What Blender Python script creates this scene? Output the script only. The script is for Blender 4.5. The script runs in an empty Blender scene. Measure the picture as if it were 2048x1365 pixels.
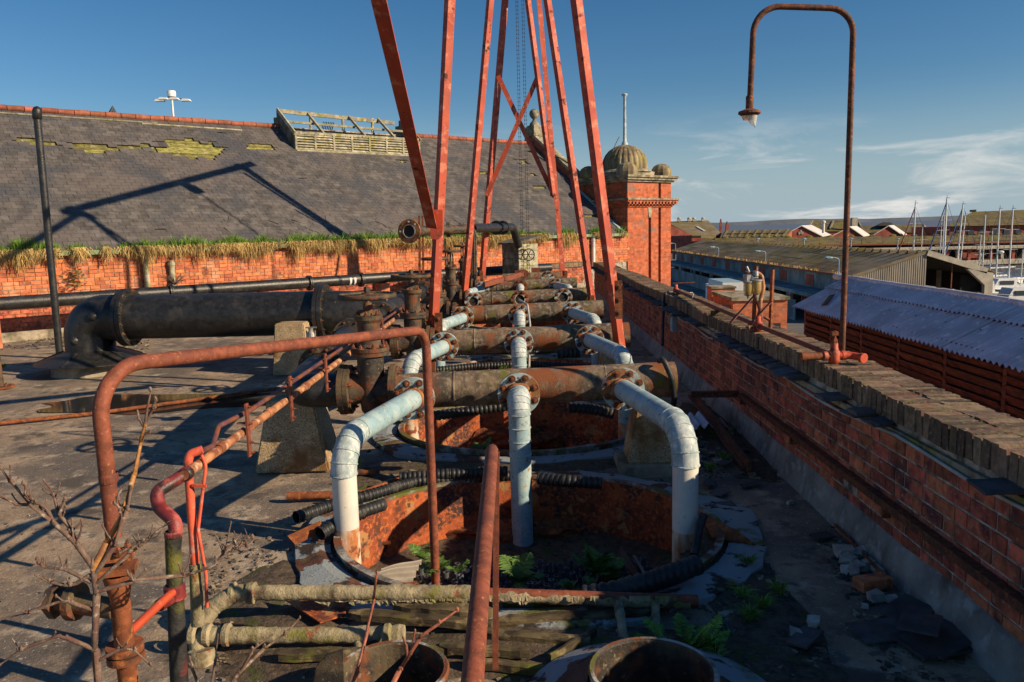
import bpy, bmesh, math, random
from mathutils import Vector, Matrix, noise
random.seed(7)
V = Vector
sc = bpy.context.scene
C = sc.collection

# ------------------------------------------------------------------ camera
CAM = V((0, 0, 2.3)); F = 1560.0                       # focal length in pixels of a 2048 wide picture
_p, _y, _r = math.atan(221.9 / F), math.atan(24.5 / F), math.radians(1.43)
fw = V((-math.sin(_y) * math.cos(_p), math.cos(_y) * math.cos(_p), -math.sin(_p)))
_r0 = fw.cross(V((0, 0, 1))).normalized(); _u0 = _r0.cross(fw)
rt = math.cos(_r) * _r0 - math.sin(_r) * _u0
up = math.sin(_r) * _r0 + math.cos(_r) * _u0
cd = bpy.data.cameras.new('camera'); cam = bpy.data.objects.new('camera', cd); C.objects.link(cam)
cd.sensor_width = 36; cd.lens = 36 * F / 2048; cd.clip_start = 0.05; cd.clip_end = 60000
cam.matrix_world = Matrix(((rt.x, up.x, -fw.x, CAM.x), (rt.y, up.y, -fw.y, CAM.y), (rt.z, up.z, -fw.z, CAM.z), (0, 0, 0, 1)))
sc.camera = cam

# ------------------------------------------------------------------ sun, sky, exposure
SUN_EL, SUN_AZ = math.radians(26.0), math.radians(110.0)      # azimuth clockwise from +Y
S = V((math.sin(SUN_AZ) * math.cos(SUN_EL), math.cos(SUN_AZ) * math.cos(SUN_EL), math.sin(SUN_EL)))
sl = bpy.data.lights.new('sun', 'SUN'); sl.energy = 4.8; sl.angle = math.radians(0.5); sl.color = (1.0, 0.80, 0.55)
so = bpy.data.objects.new('sun', sl); C.objects.link(so); so.rotation_euler = S.to_track_quat('Z', 'Y').to_euler()
w = bpy.data.worlds.new('World'); sc.world = w; w.use_nodes = True
wn, wl = w.node_tree.nodes, w.node_tree.links
bg = wn['Background']; bg.inputs[1].default_value = 0.096
sky = wn.new('ShaderNodeTexSky'); sky.sky_type = 'NISHITA'; sky.sun_disc = False
sky.sun_elevation = SUN_EL; sky.sun_rotation = SUN_AZ; sky.altitude = 0; sky.air_density = 1.0; sky.dust_density = 0.1; sky.ozone_density = 3.5
def wnode(t, **k):
    n = wn.new(t)
    for a, b in k.items(): setattr(n, a, b)
    return n
tc = wnode('ShaderNodeTexCoord'); sx = wnode('ShaderNodeSeparateXYZ'); wl.new(tc.outputs['Generated'], sx.inputs[0])
# thin clouds: noise on the sky sphere, stretched sideways, living in a belt above the horizon
mp = wnode('ShaderNodeMapping'); mp.inputs['Scale'].default_value = (3.2, 3.2, 15.0); mp.inputs['Location'].default_value = (1.3, 0.4, 0.15)
wl.new(tc.outputs['Generated'], mp.inputs[0])
nz = wnode('ShaderNodeTexNoise'); nz.inputs['Scale'].default_value = 1.6; nz.inputs['Detail'].default_value = 9; nz.inputs['Roughness'].default_value = 0.62; nz.inputs['Distortion'].default_value = 0.5
wl.new(mp.outputs[0], nz.inputs['Vector'])
cr = wnode('ShaderNodeMapRange'); cr.interpolation_type = 'SMOOTHSTEP'; cr.inputs[1].default_value = 0.47; cr.inputs[2].default_value = 0.68; wl.new(nz.outputs[0], cr.inputs[0])
el = wnode('ShaderNodeMapRange'); el.interpolation_type = 'SMOOTHSTEP'; el.inputs[1].default_value = 0.02; el.inputs[2].default_value = 0.145; el.inputs[3].default_value = 1.0; el.inputs[4].default_value = 0.0
wl.new(sx.outputs[2], el.inputs[0])
ml = wnode('ShaderNodeMath', operation='MULTIPLY'); wl.new(cr.outputs[0], ml.inputs[0]); wl.new(el.outputs[0], ml.inputs[1])
hs = wnode('ShaderNodeHueSaturation'); hs.inputs['Saturation'].default_value = 1.27; hs.inputs['Value'].default_value = 0.60; wl.new(sky.outputs[0], hs.inputs['Color'])
hz_ = wnode('ShaderNodeMapRange'); hz_.interpolation_type = 'SMOOTHSTEP'; hz_.inputs[1].default_value = -0.01; hz_.inputs[2].default_value = 0.17; hz_.inputs[3].default_value = 0.9; hz_.inputs[4].default_value = 0.0; wl.new(sx.outputs[2], hz_.inputs[0])
hm = wnode('ShaderNodeMixRGB'); hm.inputs[2].default_value = (2.5, 3.3, 3.9, 1); wl.new(hz_.outputs[0], hm.inputs[0]); wl.new(hs.outputs[0], hm.inputs[1])
mx = wnode('ShaderNodeMixRGB'); mx.inputs[2].default_value = (5.6, 5.5, 5.3, 1); wl.new(ml.outputs[0], mx.inputs[0]); wl.new(hm.outputs[0], mx.inputs[1])
wl.new(mx.outputs[0], bg.inputs[0])
sc.view_settings.view_transform = 'Standard'; sc.view_settings.look = 'None'; sc.view_settings.gamma = 1.0
sc.view_settings.exposure = 0.55; sc.view_settings.use_curve_mapping = False
sc.render.engine = 'CYCLES'; sc.cycles.use_denoising = True; sc.cycles.max_bounces = 6; sc.cycles.transparent_max_bounces = 8

# ------------------------------------------------------------------ places: a pixel of the photograph on a plane of the real place
def ray(px, py): return (F * fw + (px - 1024) * rt - (py - 682.5) * up).normalized()
def PY(px, py, Y):
    d = ray(px, py); return CAM + d * ((Y - CAM.y) / d.y)
def PZ(px, py, z):
    d = ray(px, py); return CAM + d * ((z - CAM.z) / d.z)
def PL(px, py, o, n):
    d = ray(px, py); return CAM + d * ((V(o) - CAM).dot(n) / d.dot(n))
def proj(p):
    q = V(p) - CAM; k = F / q.dot(fw); return (1024 + q.dot(rt) * k, 682.5 - q.dot(up) * k)

# ------------------------------------------------------------------ materials
MATS = {}
def mk(name, base, rough=0.75, metal=0.0, var=0.3, vs=5.0, layers=(), bump=0.3, bs=60.0, isl=0.0, stretch=(1, 1, 1), spec=0.4, brick=None, wave=None):
    """base colour with noise, then layers (colour, scale, lo, hi[, roughness[, stretch]]) mixed over it by noise masks in world space"""
    m = bpy.data.materials.new(name); m.use_nodes = True; nt = m.node_tree; N, L = nt.nodes, nt.links
    b = N['Principled BSDF']; b.inputs['Metallic'].default_value = metal
    b.inputs['Specular IOR Level'].default_value = spec
    g = N.new('ShaderNodeNewGeometry')
    def noise_(scale, st=(1, 1, 1), off=0.0, detail=5, rgh=0.6):
        mpn = N.new('ShaderNodeMapping'); mpn.inputs['Scale'].default_value = st; mpn.inputs['Location'].default_value = (off, off * 1.7, off * 0.6)
        L.new(g.outputs['Position'], mpn.inputs[0])
        t = N.new('ShaderNodeTexNoise'); t.inputs['Scale'].default_value = scale; t.inputs['Detail'].default_value = detail; t.inputs['Roughness'].default_value = rgh
        L.new(mpn.outputs[0], t.inputs['Vector']); return t.outputs[0]
    def mixc(fac, a, bcol):
        x = N.new('ShaderNodeMixRGB'); L.new(fac, x.inputs[0])
        for i, c in ((1, a), (2, bcol)):
            if isinstance(c, (tuple, list)): x.inputs[i].default_value = (*c, 1)
            else: L.new(c, x.inputs[i])
        return x.outputs[0]
    def rng(src, lo, hi, a=0.0, bb=1.0):
        r = N.new('ShaderNodeMapRange'); L.new(src, r.inputs[0])
        for i, v in ((1, lo), (2, hi), (3, a), (4, bb)): r.inputs[i].default_value = v
        return r.outputs[0]
    lo = tuple(max(0, c * (1 - var)) for c in base); hi = tuple(min(0.95, c * (1 + var)) for c in base)
    col = mixc(rng(noise_(vs, stretch, 3.1), 0.36, 0.64), lo, hi)
    hgt = None
    if brick:                                              # (rotation about z, brick length, course, mortar colour): bricks too small to pick apart
        rz, bl, bh, mc = brick
        mpn = N.new('ShaderNodeMapping'); mpn.inputs['Rotation'].default_value = (0, 0, -rz); L.new(g.outputs['Position'], mpn.inputs[0])
        sp = N.new('ShaderNodeSeparateXYZ'); L.new(mpn.outputs[0], sp.inputs[0])
        ad = N.new('ShaderNodeMath'); L.new(sp.outputs[0], ad.inputs[0]); L.new(sp.outputs[1], ad.inputs[1])
        cb = N.new('ShaderNodeCombineXYZ'); L.new(ad.outputs[0], cb.inputs[0]); L.new(sp.outputs[2], cb.inputs[1])
        bt = N.new('ShaderNodeTexBrick'); L.new(cb.outputs[0], bt.inputs['Vector']); bt.inputs['Scale'].default_value = 1.0
        bt.inputs['Brick Width'].default_value = bl; bt.inputs['Row Height'].default_value = bh; bt.inputs['Mortar Size'].default_value = bh * 0.09
        bt.inputs['Mortar Smooth'].default_value = 0.3; bt.inputs['Bias'].default_value = 0.0
        L.new(col, bt.inputs['Color1']); dk = N.new('ShaderNodeHueSaturation'); dk.inputs['Value'].default_value = 0.62; L.new(col, dk.inputs['Color']); L.new(dk.outputs[0], bt.inputs['Color2'])
        bt.inputs['Mortar'].default_value = (*mc, 1); col = bt.outputs[0]
    if isl:
        oi = N.new('ShaderNodeObjectInfo'); a = N.new('ShaderNodeMath'); L.new(oi.outputs['Random'], a.inputs[0]); L.new(g.outputs['Random Per Island'], a.inputs[1])
        fr = N.new('ShaderNodeMath'); fr.operation = 'FRACT'; L.new(a.outputs[0], fr.inputs[0])
        h = N.new('ShaderNodeHueSaturation'); L.new(col, h.inputs['Color']); L.new(rng(fr.outputs[0], 0, 1, 1 - isl, 1 + isl), h.inputs['Value'])
        m7 = N.new('ShaderNodeMath'); m7.operation = 'MULTIPLY'; m7.inputs[1].default_value = 7.31; L.new(fr.outputs[0], m7.inputs[0])
        f2 = N.new('ShaderNodeMath'); f2.operation = 'FRACT'; L.new(m7.outputs[0], f2.inputs[0])
        L.new(rng(f2.outputs[0], 0, 1, 0.5 - isl * 0.012, 0.5 + isl * 0.035), h.inputs['Hue']); col = h.outputs[0]
    rsock = None
    for i, ly in enumerate(layers):
        c, s, l0, h0 = ly[:4]; l0 -= 0.055; h0 -= 0.075; rr = ly[4] if len(ly) > 4 else None; st = ly[5] if len(ly) > 5 else (1, 1, 1)
        mk_ = rng(noise_(s, st, 11.3 + 5.7 * i), l0, h0); col = mixc(mk_, col, c)
        if rr is not None:
            x = N.new('ShaderNodeMixRGB'); L.new(mk_, x.inputs[0])
            if rsock is None: x.inputs[1].default_value = (rough,) * 3 + (1,)
            else: L.new(rsock, x.inputs[1])
            x.inputs[2].default_value = (rr,) * 3 + (1,); rsock = x.outputs[0]
    L.new(col, b.inputs['Base Color'])
    if rsock is not None: L.new(rsock, b.inputs['Roughness'])
    else: L.new(rng(noise_(vs * 3, stretch, 23.0), 0.3, 0.7, max(0.02, rough - 0.12), min(1, rough + 0.12)), b.inputs['Roughness'])
    if bump:
        bn = N.new('ShaderNodeBump'); bn.inputs['Strength'].default_value = bump; bn.inputs['Distance'].default_value = 0.5 / bs
        L.new(noise_(bs, stretch, 1.9, 5, 0.65), bn.inputs['Height']); L.new(bn.outputs[0], b.inputs['Normal'])
    MATS[name] = m; return m

RUST = (0.20, 0.06, 0.022); RUSTD = (0.07, 0.028, 0.016); RUSTO = (0.36, 0.12, 0.03); MOSS = (0.16, 0.15, 0.02)
mk('floor', (0.31, 0.225, 0.15), 0.85, var=0.28, vs=1.6, layers=(((0.12, 0.10, 0.085), 0.7, 0.5, 0.68), ((0.42, 0.34, 0.25), 3.5, 0.6, 0.75), ((0.15, 0.12, 0.095), 9, 0.58, 0.7), ((0.46, 0.42, 0.36), 45, 0.68, 0.74), ((0.09, 0.075, 0.06), 2.2, 0.62, 0.72)), bump=0.8, bs=35)
mk('brick_red', (0.41, 0.098, 0.055), 0.85, var=0.35, vs=14, layers=(((0.09, 0.03, 0.03), 5, 0.58, 0.75), ((0.42, 0.30, 0.25), 22, 0.66, 0.8)), isl=0.42, bump=0.6, bs=90)
mk('brick_orange', (0.52, 0.145, 0.06), 0.85, var=0.25, vs=9, layers=(((0.55, 0.32, 0.20), 3.0, 0.60, 0.8), ((0.16, 0.05, 0.03), 2.2, 0.68, 0.82)), isl=0.30, bump=0.5, bs=70)
mk('brick_far', (0.50, 0.12, 0.045), 0.85, var=0.3, vs=6, brick=(math.radians(40.4), 0.24, 0.1, (0.30, 0.12, 0.07)), layers=(((0.18, 0.14, 0.12), 1.3, 0.66, 0.8),), bump=0.3)
mk('brick_far_y', (0.60, 0.17, 0.07), 0.85, var=0.3, vs=4, brick=(0.0, 0.24, 0.085, (0.34, 0.2, 0.14)), bump=0.3)
mk('brick_dock', (0.30, 0.075, 0.05), 0.9, var=0.3, vs=0.8, bump=0)
mk('mortar', (0.38, 0.33, 0.27), 0.95, var=0.35, vs=20, layers=(((0.08, 0.075, 0.06), 4, 0.55, 0.7),), bump=0.8, bs=120)
mk('coping', (0.16, 0.105, 0.066), 0.75, var=0.4, vs=18, layers=(((0.20, 0.085, 0.05), 7, 0.6, 0.75), ((0.26, 0.20, 0.12), 26, 0.62, 0.74), ((0.22, 0.19, 0.04), 5, 0.70, 0.78)), isl=0.6, bump=0.9, bs=70)
mk('render_grey', (0.25, 0.235, 0.21), 0.92, var=0.3, vs=3, layers=(((0.10, 0.07, 0.045), 2.2, 0.6, 0.75, None, (1, 1, 0.35)), ((0.36, 0.35, 0.33), 9, 0.6, 0.75)), bump=0.8, bs=45)
mk('stone', (0.33, 0.29, 0.21), 0.9, var=0.3, vs=3, layers=(((0.12, 0.105, 0.05), 2.5, 0.5, 0.7), ((0.10, 0.09, 0.075), 7, 0.6, 0.75)), bump=0.5, bs=30)
mk('slate', (0.105, 0.094, 0.088), 0.62, var=0.3, vs=3, layers=(((0.125, 0.105, 0.098), 0.5, 0.52, 0.75), ((0.07, 0.07, 0.078), 0.9, 0.55, 0.7), ((0.24, 0.22, 0.17), 30, 0.70, 0.76)), isl=0.24, bump=0.4, bs=50)
mk('slate_loose', (0.075, 0.072, 0.075), 0.85, var=0.3, vs=10, isl=0.4, layers=(((0.14, 0.08, 0.07), 3, 0.6, 0.75),), bump=0.4, bs=50)
mk('mossy_board', (0.20, 0.18, 0.05), 0.95, var=0.45, vs=6, stretch=(1, 1, 3), layers=(((0.35, 0.30, 0.17), 5, 0.62, 0.75), ((0.07, 0.055, 0.02), 8, 0.62, 0.75)), isl=0.3, bump=0.8, bs=50)
mk('lichen_timber', (0.34, 0.31, 0.22), 0.9, var=0.35, vs=5, layers=(((0.24, 0.22, 0.05), 3, 0.58, 0.72), ((0.12, 0.10, 0.07), 10, 0.6, 0.75)), isl=0.25, bump=0.6, bs=50)
mk('timber_grey', (0.20, 0.175, 0.13), 0.9, var=0.4, vs=8, stretch=(1, 1, 0.3), layers=(((0.09, 0.08, 0.05), 6, 0.5, 0.7),), isl=0.25, bump=0.5, bs=50)
mk('timber_rot', (0.10, 0.072, 0.036), 0.95, var=0.5, vs=7, stretch=(0.25, 1.5, 1.5), layers=(((0.12, 0.115, 0.02), 3.2, 0.62, 0.74), ((0.035, 0.024, 0.013), 7, 0.55, 0.7), ((0.30, 0.22, 0.11), 6, 0.62, 0.74)), isl=0.3, bump=1.0, bs=40)
mk('ridge_tile', (0.28, 0.085, 0.05), 0.85, var=0.3, vs=6, isl=0.3)
mk('gutter', (0.20, 0.27, 0.14), 0.8, var=0.3, vs=6)
mk('black_iron', (0.019, 0.019, 0.019), 0.38, var=0.4, vs=9, layers=(((0.042, 0.038, 0.034), 4, 0.60, 0.76, 0.5), ((0.16, 0.10, 0.055), 24, 0.73, 0.81, 0.8), ((0.24, 0.22, 0.19), 55, 0.74, 0.78, 0.9)), bump=0.45, bs=38, spec=0.5)
mk('black_iron_rusty', (0.030, 0.025, 0.021), 0.6, var=0.4, vs=9, layers=(((0.10, 0.075, 0.045), 5, 0.52, 0.68, 0.8), ((0.17, 0.058, 0.024), 7, 0.58, 0.72, 0.85), ((0.20, 0.16, 0.10), 28, 0.66, 0.75, 0.9)), bump=0.55, bs=45)
mk('valve_iron', (0.048, 0.036, 0.026), 0.65, var=0.45, vs=8, layers=(((0.12, 0.085, 0.045), 6, 0.5, 0.66, 0.8), ((0.16, 0.052, 0.022), 9, 0.56, 0.70, 0.85)), bump=0.6, bs=50)
mk('header', (0.165, 0.115, 0.075), 0.82, var=0.45, vs=7, layers=(((0.07, 0.058, 0.048), 2.4, 0.52, 0.68), ((0.27, 0.215, 0.145), 16, 0.55, 0.7), ((0.22, 0.07, 0.024), 2.0, 0.58, 0.70), ((0.13, 0.125, 0.015), 3.4, 0.64, 0.74)), stretch=(1.6, 1, 0.7), bump=0.7, bs=60)
mk('rust', RUST, 0.85, var=0.35, vs=14, layers=((RUSTD, 5, 0.55, 0.72), (RUSTO, 24, 0.6, 0.74)), bump=0.5, bs=90)
mk('rust_dark', (0.11, 0.038, 0.02), 0.75, var=0.4, vs=14, layers=((RUSTD, 5, 0.5, 0.68), (RUST, 24, 0.56, 0.7), (RUSTO, 40, 0.66, 0.76)), bump=0.5, bs=90)
mk('bolt_rust', (0.135, 0.042, 0.02), 0.85, var=0.4, vs=30, layers=((RUSTO, 35, 0.62, 0.74),), isl=0.3, bump=0.5, bs=90)
mk('rail_rust', (0.205, 0.056, 0.028), 0.72, var=0.3, vs=22, layers=(((0.12, 0.035, 0.022), 6, 0.54, 0.74), ((0.40, 0.17, 0.08), 60, 0.66, 0.78)), bump=0.6, bs=140)
mk('tank_rust', (0.34, 0.075, 0.024), 0.85, var=0.4, vs=5, layers=(((0.16, 0.04, 0.02), 1.6, 0.52, 0.70), ((0.36, 0.19, 0.075), 4.0, 0.63, 0.67), ((0.06, 0.03, 0.028), 2.4, 0.57, 0.66), ((0.46, 0.13, 0.035), 30, 0.56, 0.70), ((0.10, 0.035, 0.02), 11, 0.62, 0.70)), stretch=(1, 1, 0.7), bump=0.7, bs=60)
mk('tank_rim', (0.15, 0.13, 0.11), 0.85, var=0.4, vs=6, layers=(((0.40, 0.38, 0.34), 5, 0.52, 0.64), ((0.17, 0.055, 0.022), 4, 0.55, 0.66), ((0.11, 0.115, 0.02), 2.6, 0.56, 0.68)), bump=0.7, bs=60)
mk('tank_flange', (0.13, 0.052, 0.032), 0.88, var=0.4, vs=4, layers=(((0.26, 0.29, 0.30), 2.2, 0.50, 0.53), ((0.11, 0.115, 0.02), 2.2, 0.60, 0.7), ((0.035, 0.025, 0.02), 5, 0.62, 0.7)), bump=0.8, bs=50)
mk('galv_blue', (0.25, 0.38, 0.42), 0.50, var=0.15, vs=5, layers=(((0.36, 0.45, 0.45), 7, 0.5, 0.7, 0.65), ((0.17, 0.20, 0.20), 26, 0.64, 0.76, 0.75), ((0.50, 0.54, 0.52), 60, 0.66, 0.74, 0.7), ((0.30, 0.14, 0.05), 11, 0.67, 0.74, 0.8)), bump=0.2, bs=80, spec=0.45)
mk('galv_wrap', (0.45, 0.50, 0.50), 0.6, var=0.22, vs=16, layers=(((0.27, 0.35, 0.36), 7, 0.5, 0.66), ((0.62, 0.62, 0.58), 22, 0.6, 0.75)), stretch=(2, 2, 0.5), bump=0.35, bs=60)
mk('white_pipe', (0.66, 0.63, 0.56), 0.42, var=0.06, vs=4, layers=(((0.48, 0.50, 0.52), 2, 0.55, 0.75), ((0.28, 0.25, 0.21), 50, 0.72, 0.76)), bump=0.08, bs=60)
mk('white_rust', (0.56, 0.46, 0.35), 0.6, var=0.15, vs=6, layers=(((0.42, 0.15, 0.045), 5, 0.50, 0.66, 0.8, (1.6, 1.6, 0.5)), ((0.20, 0.06, 0.025), 9, 0.60, 0.70, 0.85)), bump=0.3, bs=60)
mk('flange_paint', (0.36, 0.47, 0.46), 0.6, var=0.2, vs=9, layers=(((0.27, 0.12, 0.045), 6.0, 0.54, 0.62, 0.85), ((0.10, 0.04, 0.02), 7.0, 0.62, 0.70, 0.9)), bump=0.4, bs=70)
mk('flange_rust', (0.34, 0.13, 0.04), 0.85, var=0.4, vs=9, layers=(((0.13, 0.045, 0.022), 8, 0.5, 0.65),), bump=0.5, bs=70)
mk('flange_pale', (0.42, 0.42, 0.38), 0.7, var=0.25, vs=9, layers=(((0.30, 0.13, 0.045), 8, 0.56, 0.64),), bump=0.4, bs=70)
mk('red_paint', (0.43, 0.062, 0.022), 0.55, var=0.22, vs=3, layers=(((0.36, 0.055, 0.03), 1.6, 0.50, 0.70, 0.7), ((0.52, 0.16, 0.09), 7, 0.60, 0.70), ((0.09, 0.03, 0.018), 5, 0.66, 0.74, 0.85)), stretch=(1, 1, 0.5), bump=0.4, bs=70)
mk('red_paint_bright', (0.62, 0.105, 0.055), 0.5, var=0.2, vs=8, layers=(((0.24, 0.05, 0.03), 7, 0.6, 0.72), ((0.55, 0.26, 0.2), 12, 0.64, 0.75)), bump=0.35, bs=80)
mk('dark_red_paint', (0.17, 0.025, 0.025), 0.45, var=0.4, vs=10, layers=(((0.42, 0.10, 0.08), 8, 0.6, 0.72), ((0.02, 0.018, 0.018), 6, 0.6, 0.7)), bump=0.4, bs=80)
mk('orange_pipe', (0.40, 0.17, 0.075), 0.7, var=0.3, vs=10, layers=(((0.21, 0.065, 0.03), 7, 0.5, 0.66), ((0.50, 0.33, 0.20), 16, 0.6, 0.72)), bump=0.4, bs=80)
mk('purple_pipe', (0.115, 0.045, 0.045), 0.6, var=0.35, vs=12, layers=((RUST, 8, 0.55, 0.7),), bump=0.4, bs=80)
mk('hose', (0.017, 0.018, 0.020), 0.5, var=0.3, vs=6, layers=(((0.06, 0.055, 0.05), 9, 0.58, 0.75, 0.75),), bump=0.15, bs=60)
mk('lagging', (0.30, 0.25, 0.155), 0.95, var=0.35, vs=9, layers=(((0.17, 0.165, 0.03), 4.0, 0.57, 0.72), ((0.12, 0.085, 0.05), 8, 0.6, 0.72), ((0.26, 0.09, 0.04), 5, 0.68, 0.74)), bump=1.0, bs=40)
mk('lagging_black', (0.022, 0.021, 0.020), 0.7, var=0.4, vs=9, layers=(((0.12, 0.115, 0.02), 2.4, 0.6, 0.72), ((0.10, 0.02, 0.02), 5, 0.66, 0.74)), bump=0.8, bs=50)
mk('pebbledash', (0.44, 0.32, 0.18), 0.95, var=0.3, vs=4, layers=(((0.24, 0.15, 0.08), 60, 0.54, 0.66), ((0.58, 0.47, 0.30), 70, 0.60, 0.70), ((0.20, 0.10, 0.035), 1.8, 0.56, 0.7)), bump=1.0, bs=70)
mk('concrete', (0.31, 0.26, 0.19), 0.9, var=0.3, vs=5, layers=(((0.13, 0.11, 0.07), 3, 0.55, 0.7),), bump=0.5, bs=40)
mk('louvre', (0.15, 0.04, 0.024), 0.8, var=0.35, vs=9, stretch=(1, 0.3, 2), layers=(((0.07, 0.025, 0.02), 5, 0.55, 0.7),), isl=0.3, bump=0.5, bs=50)
mk('corrugated', (0.50, 0.50, 0.56), 0.7, var=0.15, vs=1.5, layers=(((0.38, 0.38, 0.42), 1.1, 0.55, 0.7), ((0.66, 0.66, 0.66), 7, 0.6, 0.75)), bump=0.2)
mk('clear_sheet', (0.22, 0.19, 0.16), 0.5, var=0.2, vs=5, layers=(((0.25, 0.22, 0.18), 5, 0.6, 0.7),), bump=0.2)
mk('shed_roof', (0.19, 0.145, 0.085), 0.9, var=0.3, vs=0.35, layers=(((0.17, 0.13, 0.04), 0.12, 0.5, 0.65), ((0.22, 0.19, 0.15), 0.5, 0.58, 0.7)), bump=0)
mk('mossy_roof', (0.13, 0.10, 0.045), 0.9, var=0.4, vs=0.3, layers=(((0.15, 0.125, 0.02), 0.2, 0.5, 0.65), ((0.06, 0.05, 0.045), 0.8, 0.55, 0.7)), bump=0)
mk('shed_wall', (0.20, 0.245, 0.26), 0.85, var=0.2, vs=0.6, stretch=(1, 1, 0.3), layers=(((0.11, 0.14, 0.16), 0.4, 0.5, 0.65),), bump=0)
mk('shed_clad', (0.34, 0.30, 0.24), 0.85, var=0.2, vs=1.0, stretch=(1, 1, 0.3), bump=0)
mk('pale_concrete', (0.44, 0.39, 0.31), 0.85, var=0.2, vs=1.2, bump=0)
mk('white_roof', (0.55, 0.54, 0.52), 0.7, var=0.1, vs=0.5, bump=0)
mk('white_paint', (0.72, 0.72, 0.70), 0.45, var=0.08, vs=3, bump=0)
mk('dark_inside', (0.030, 0.024, 0.020), 0.95, var=0.3, vs=1, bump=0)  # near-black colour, mostly standing in for shade inside openings
mk('hull_dark', (0.02, 0.025, 0.035), 0.4, var=0.2, vs=1, bump=0)
mk('blue_paint', (0.04, 0.10, 0.22), 0.5, var=0.2, vs=2, bump=0)
mk('lamp_blue', (0.25, 0.38, 0.45), 0.5, var=0.1, vs=2, bump=0)
mk('mast_metal', (0.70, 0.69, 0.66), 0.35, metal=0.3, var=0.08, vs=2, bump=0)
mk('yard', (0.11, 0.10, 0.095), 0.9, var=0.25, vs=0.15, layers=(((0.19, 0.17, 0.15), 0.2, 0.55, 0.7),), bump=0)
mk('water', (0.035, 0.050, 0.060), 0.12, var=0.2, vs=0.3, bump=0.5, bs=1.5, spec=0.5)
mk('sea', (0.11, 0.12, 0.16), 0.45, var=0.1, vs=0.004, bump=0, spec=0.3)
mk('far_land', (0.10, 0.12, 0.15), 0.95, var=0.2, vs=0.003, bump=0)
mk('grass_green', (0.14, 0.24, 0.03), 0.8, var=0.4, vs=3, isl=0.4, bump=0)
mk('grass_straw', (0.46, 0.31, 0.12), 0.85, var=0.3, vs=3, isl=0.4, bump=0)
mk('fern', (0.085, 0.155, 0.028), 0.7, var=0.4, vs=6, isl=0.35, bump=0)
mk('bark', (0.15, 0.098, 0.07), 0.75, var=0.35, vs=24, layers=(((0.12, 0.06, 0.045), 12, 0.52, 0.68), ((0.34, 0.27, 0.21), 30, 0.62, 0.75)), bump=0.7, bs=110)
mk('bark_red', (0.30, 0.095, 0.055), 0.55, var=0.35, vs=24, layers=(((0.16, 0.05, 0.03), 12, 0.52, 0.68), ((0.40, 0.22, 0.16), 40, 0.66, 0.75)), bump=0.4, bs=110)
mk('bark_ochre', (0.36, 0.16, 0.045), 0.5, var=0.3, vs=24, layers=(((0.20, 0.08, 0.03), 12, 0.55, 0.7), ((0.5, 0.34, 0.16), 40, 0.66, 0.75)), bump=0.4, bs=110)
mk('soil', (0.075, 0.055, 0.038), 0.95, var=0.5, vs=14, layers=(((0.13, 0.085, 0.05), 30, 0.58, 0.7), ((0.06, 0.07, 0.015), 6, 0.62, 0.72)), bump=1.0, bs=30)
mk('rubble', (0.20, 0.155, 0.11), 0.9, var=0.4, vs=12, isl=0.6, layers=(((0.06, 0.05, 0.045), 4, 0.5, 0.6),), bump=0.6, bs=60)
mk('stone_white', (0.40, 0.375, 0.33), 0.9, var=0.25, vs=14, isl=0.2, bump=0.7, bs=60)
mk('brass', (0.32, 0.30, 0.27), 0.4, metal=0.5, var=0.3, vs=20, bump=0.3)
mk('cable_white', (0.42, 0.40, 0.35), 0.6, var=0.2, vs=5, bump=0.1)
mk('chain', (0.07, 0.065, 0.06), 0.55, metal=0.5, var=0.3, vs=20, bump=0)
mk('dome_wood', (0.25, 0.20, 0.12), 0.9, var=0.35, vs=5, stretch=(1, 1, 0.15), layers=(((0.13, 0.10, 0.055), 3, 0.48, 0.64, None, (1, 1, 0.2)), ((0.24, 0.21, 0.04), 1.4, 0.6, 0.72)), isl=0.2, bump=0.5, bs=40)
mk('plastic_dark', (0.035, 0.035, 0.038), 0.5, var=0.3, vs=10, bump=0.1)
mk('tube_black', (0.09, 0.095, 0.11), 0.45, var=0.3, vs=12, isl=0.4, bump=0.2)
def glassy(name, col, rough, trans):
    m = bpy.data.materials.new(name); m.use_nodes = True; b = m.node_tree.nodes['Principled BSDF']
    b.inputs['Base Color'].default_value = (*col, 1); b.inputs['Roughness'].default_value = rough; b.inputs['Transmission Weight'].default_value = trans; b.inputs['IOR'].default_value = 1.45
    MATS[name] = m
glassy('amber_glass', (0.62, 0.43, 0.13), 0.25, 0.55)
glassy('lamp_glass', (0.75, 0.72, 0.62), 0.25, 0.6)
glassy('pool', (0.028, 0.026, 0.024), 0.06, 0.0)
glassy('window_glass', (0.05, 0.06, 0.07), 0.08, 0.0)

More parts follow.
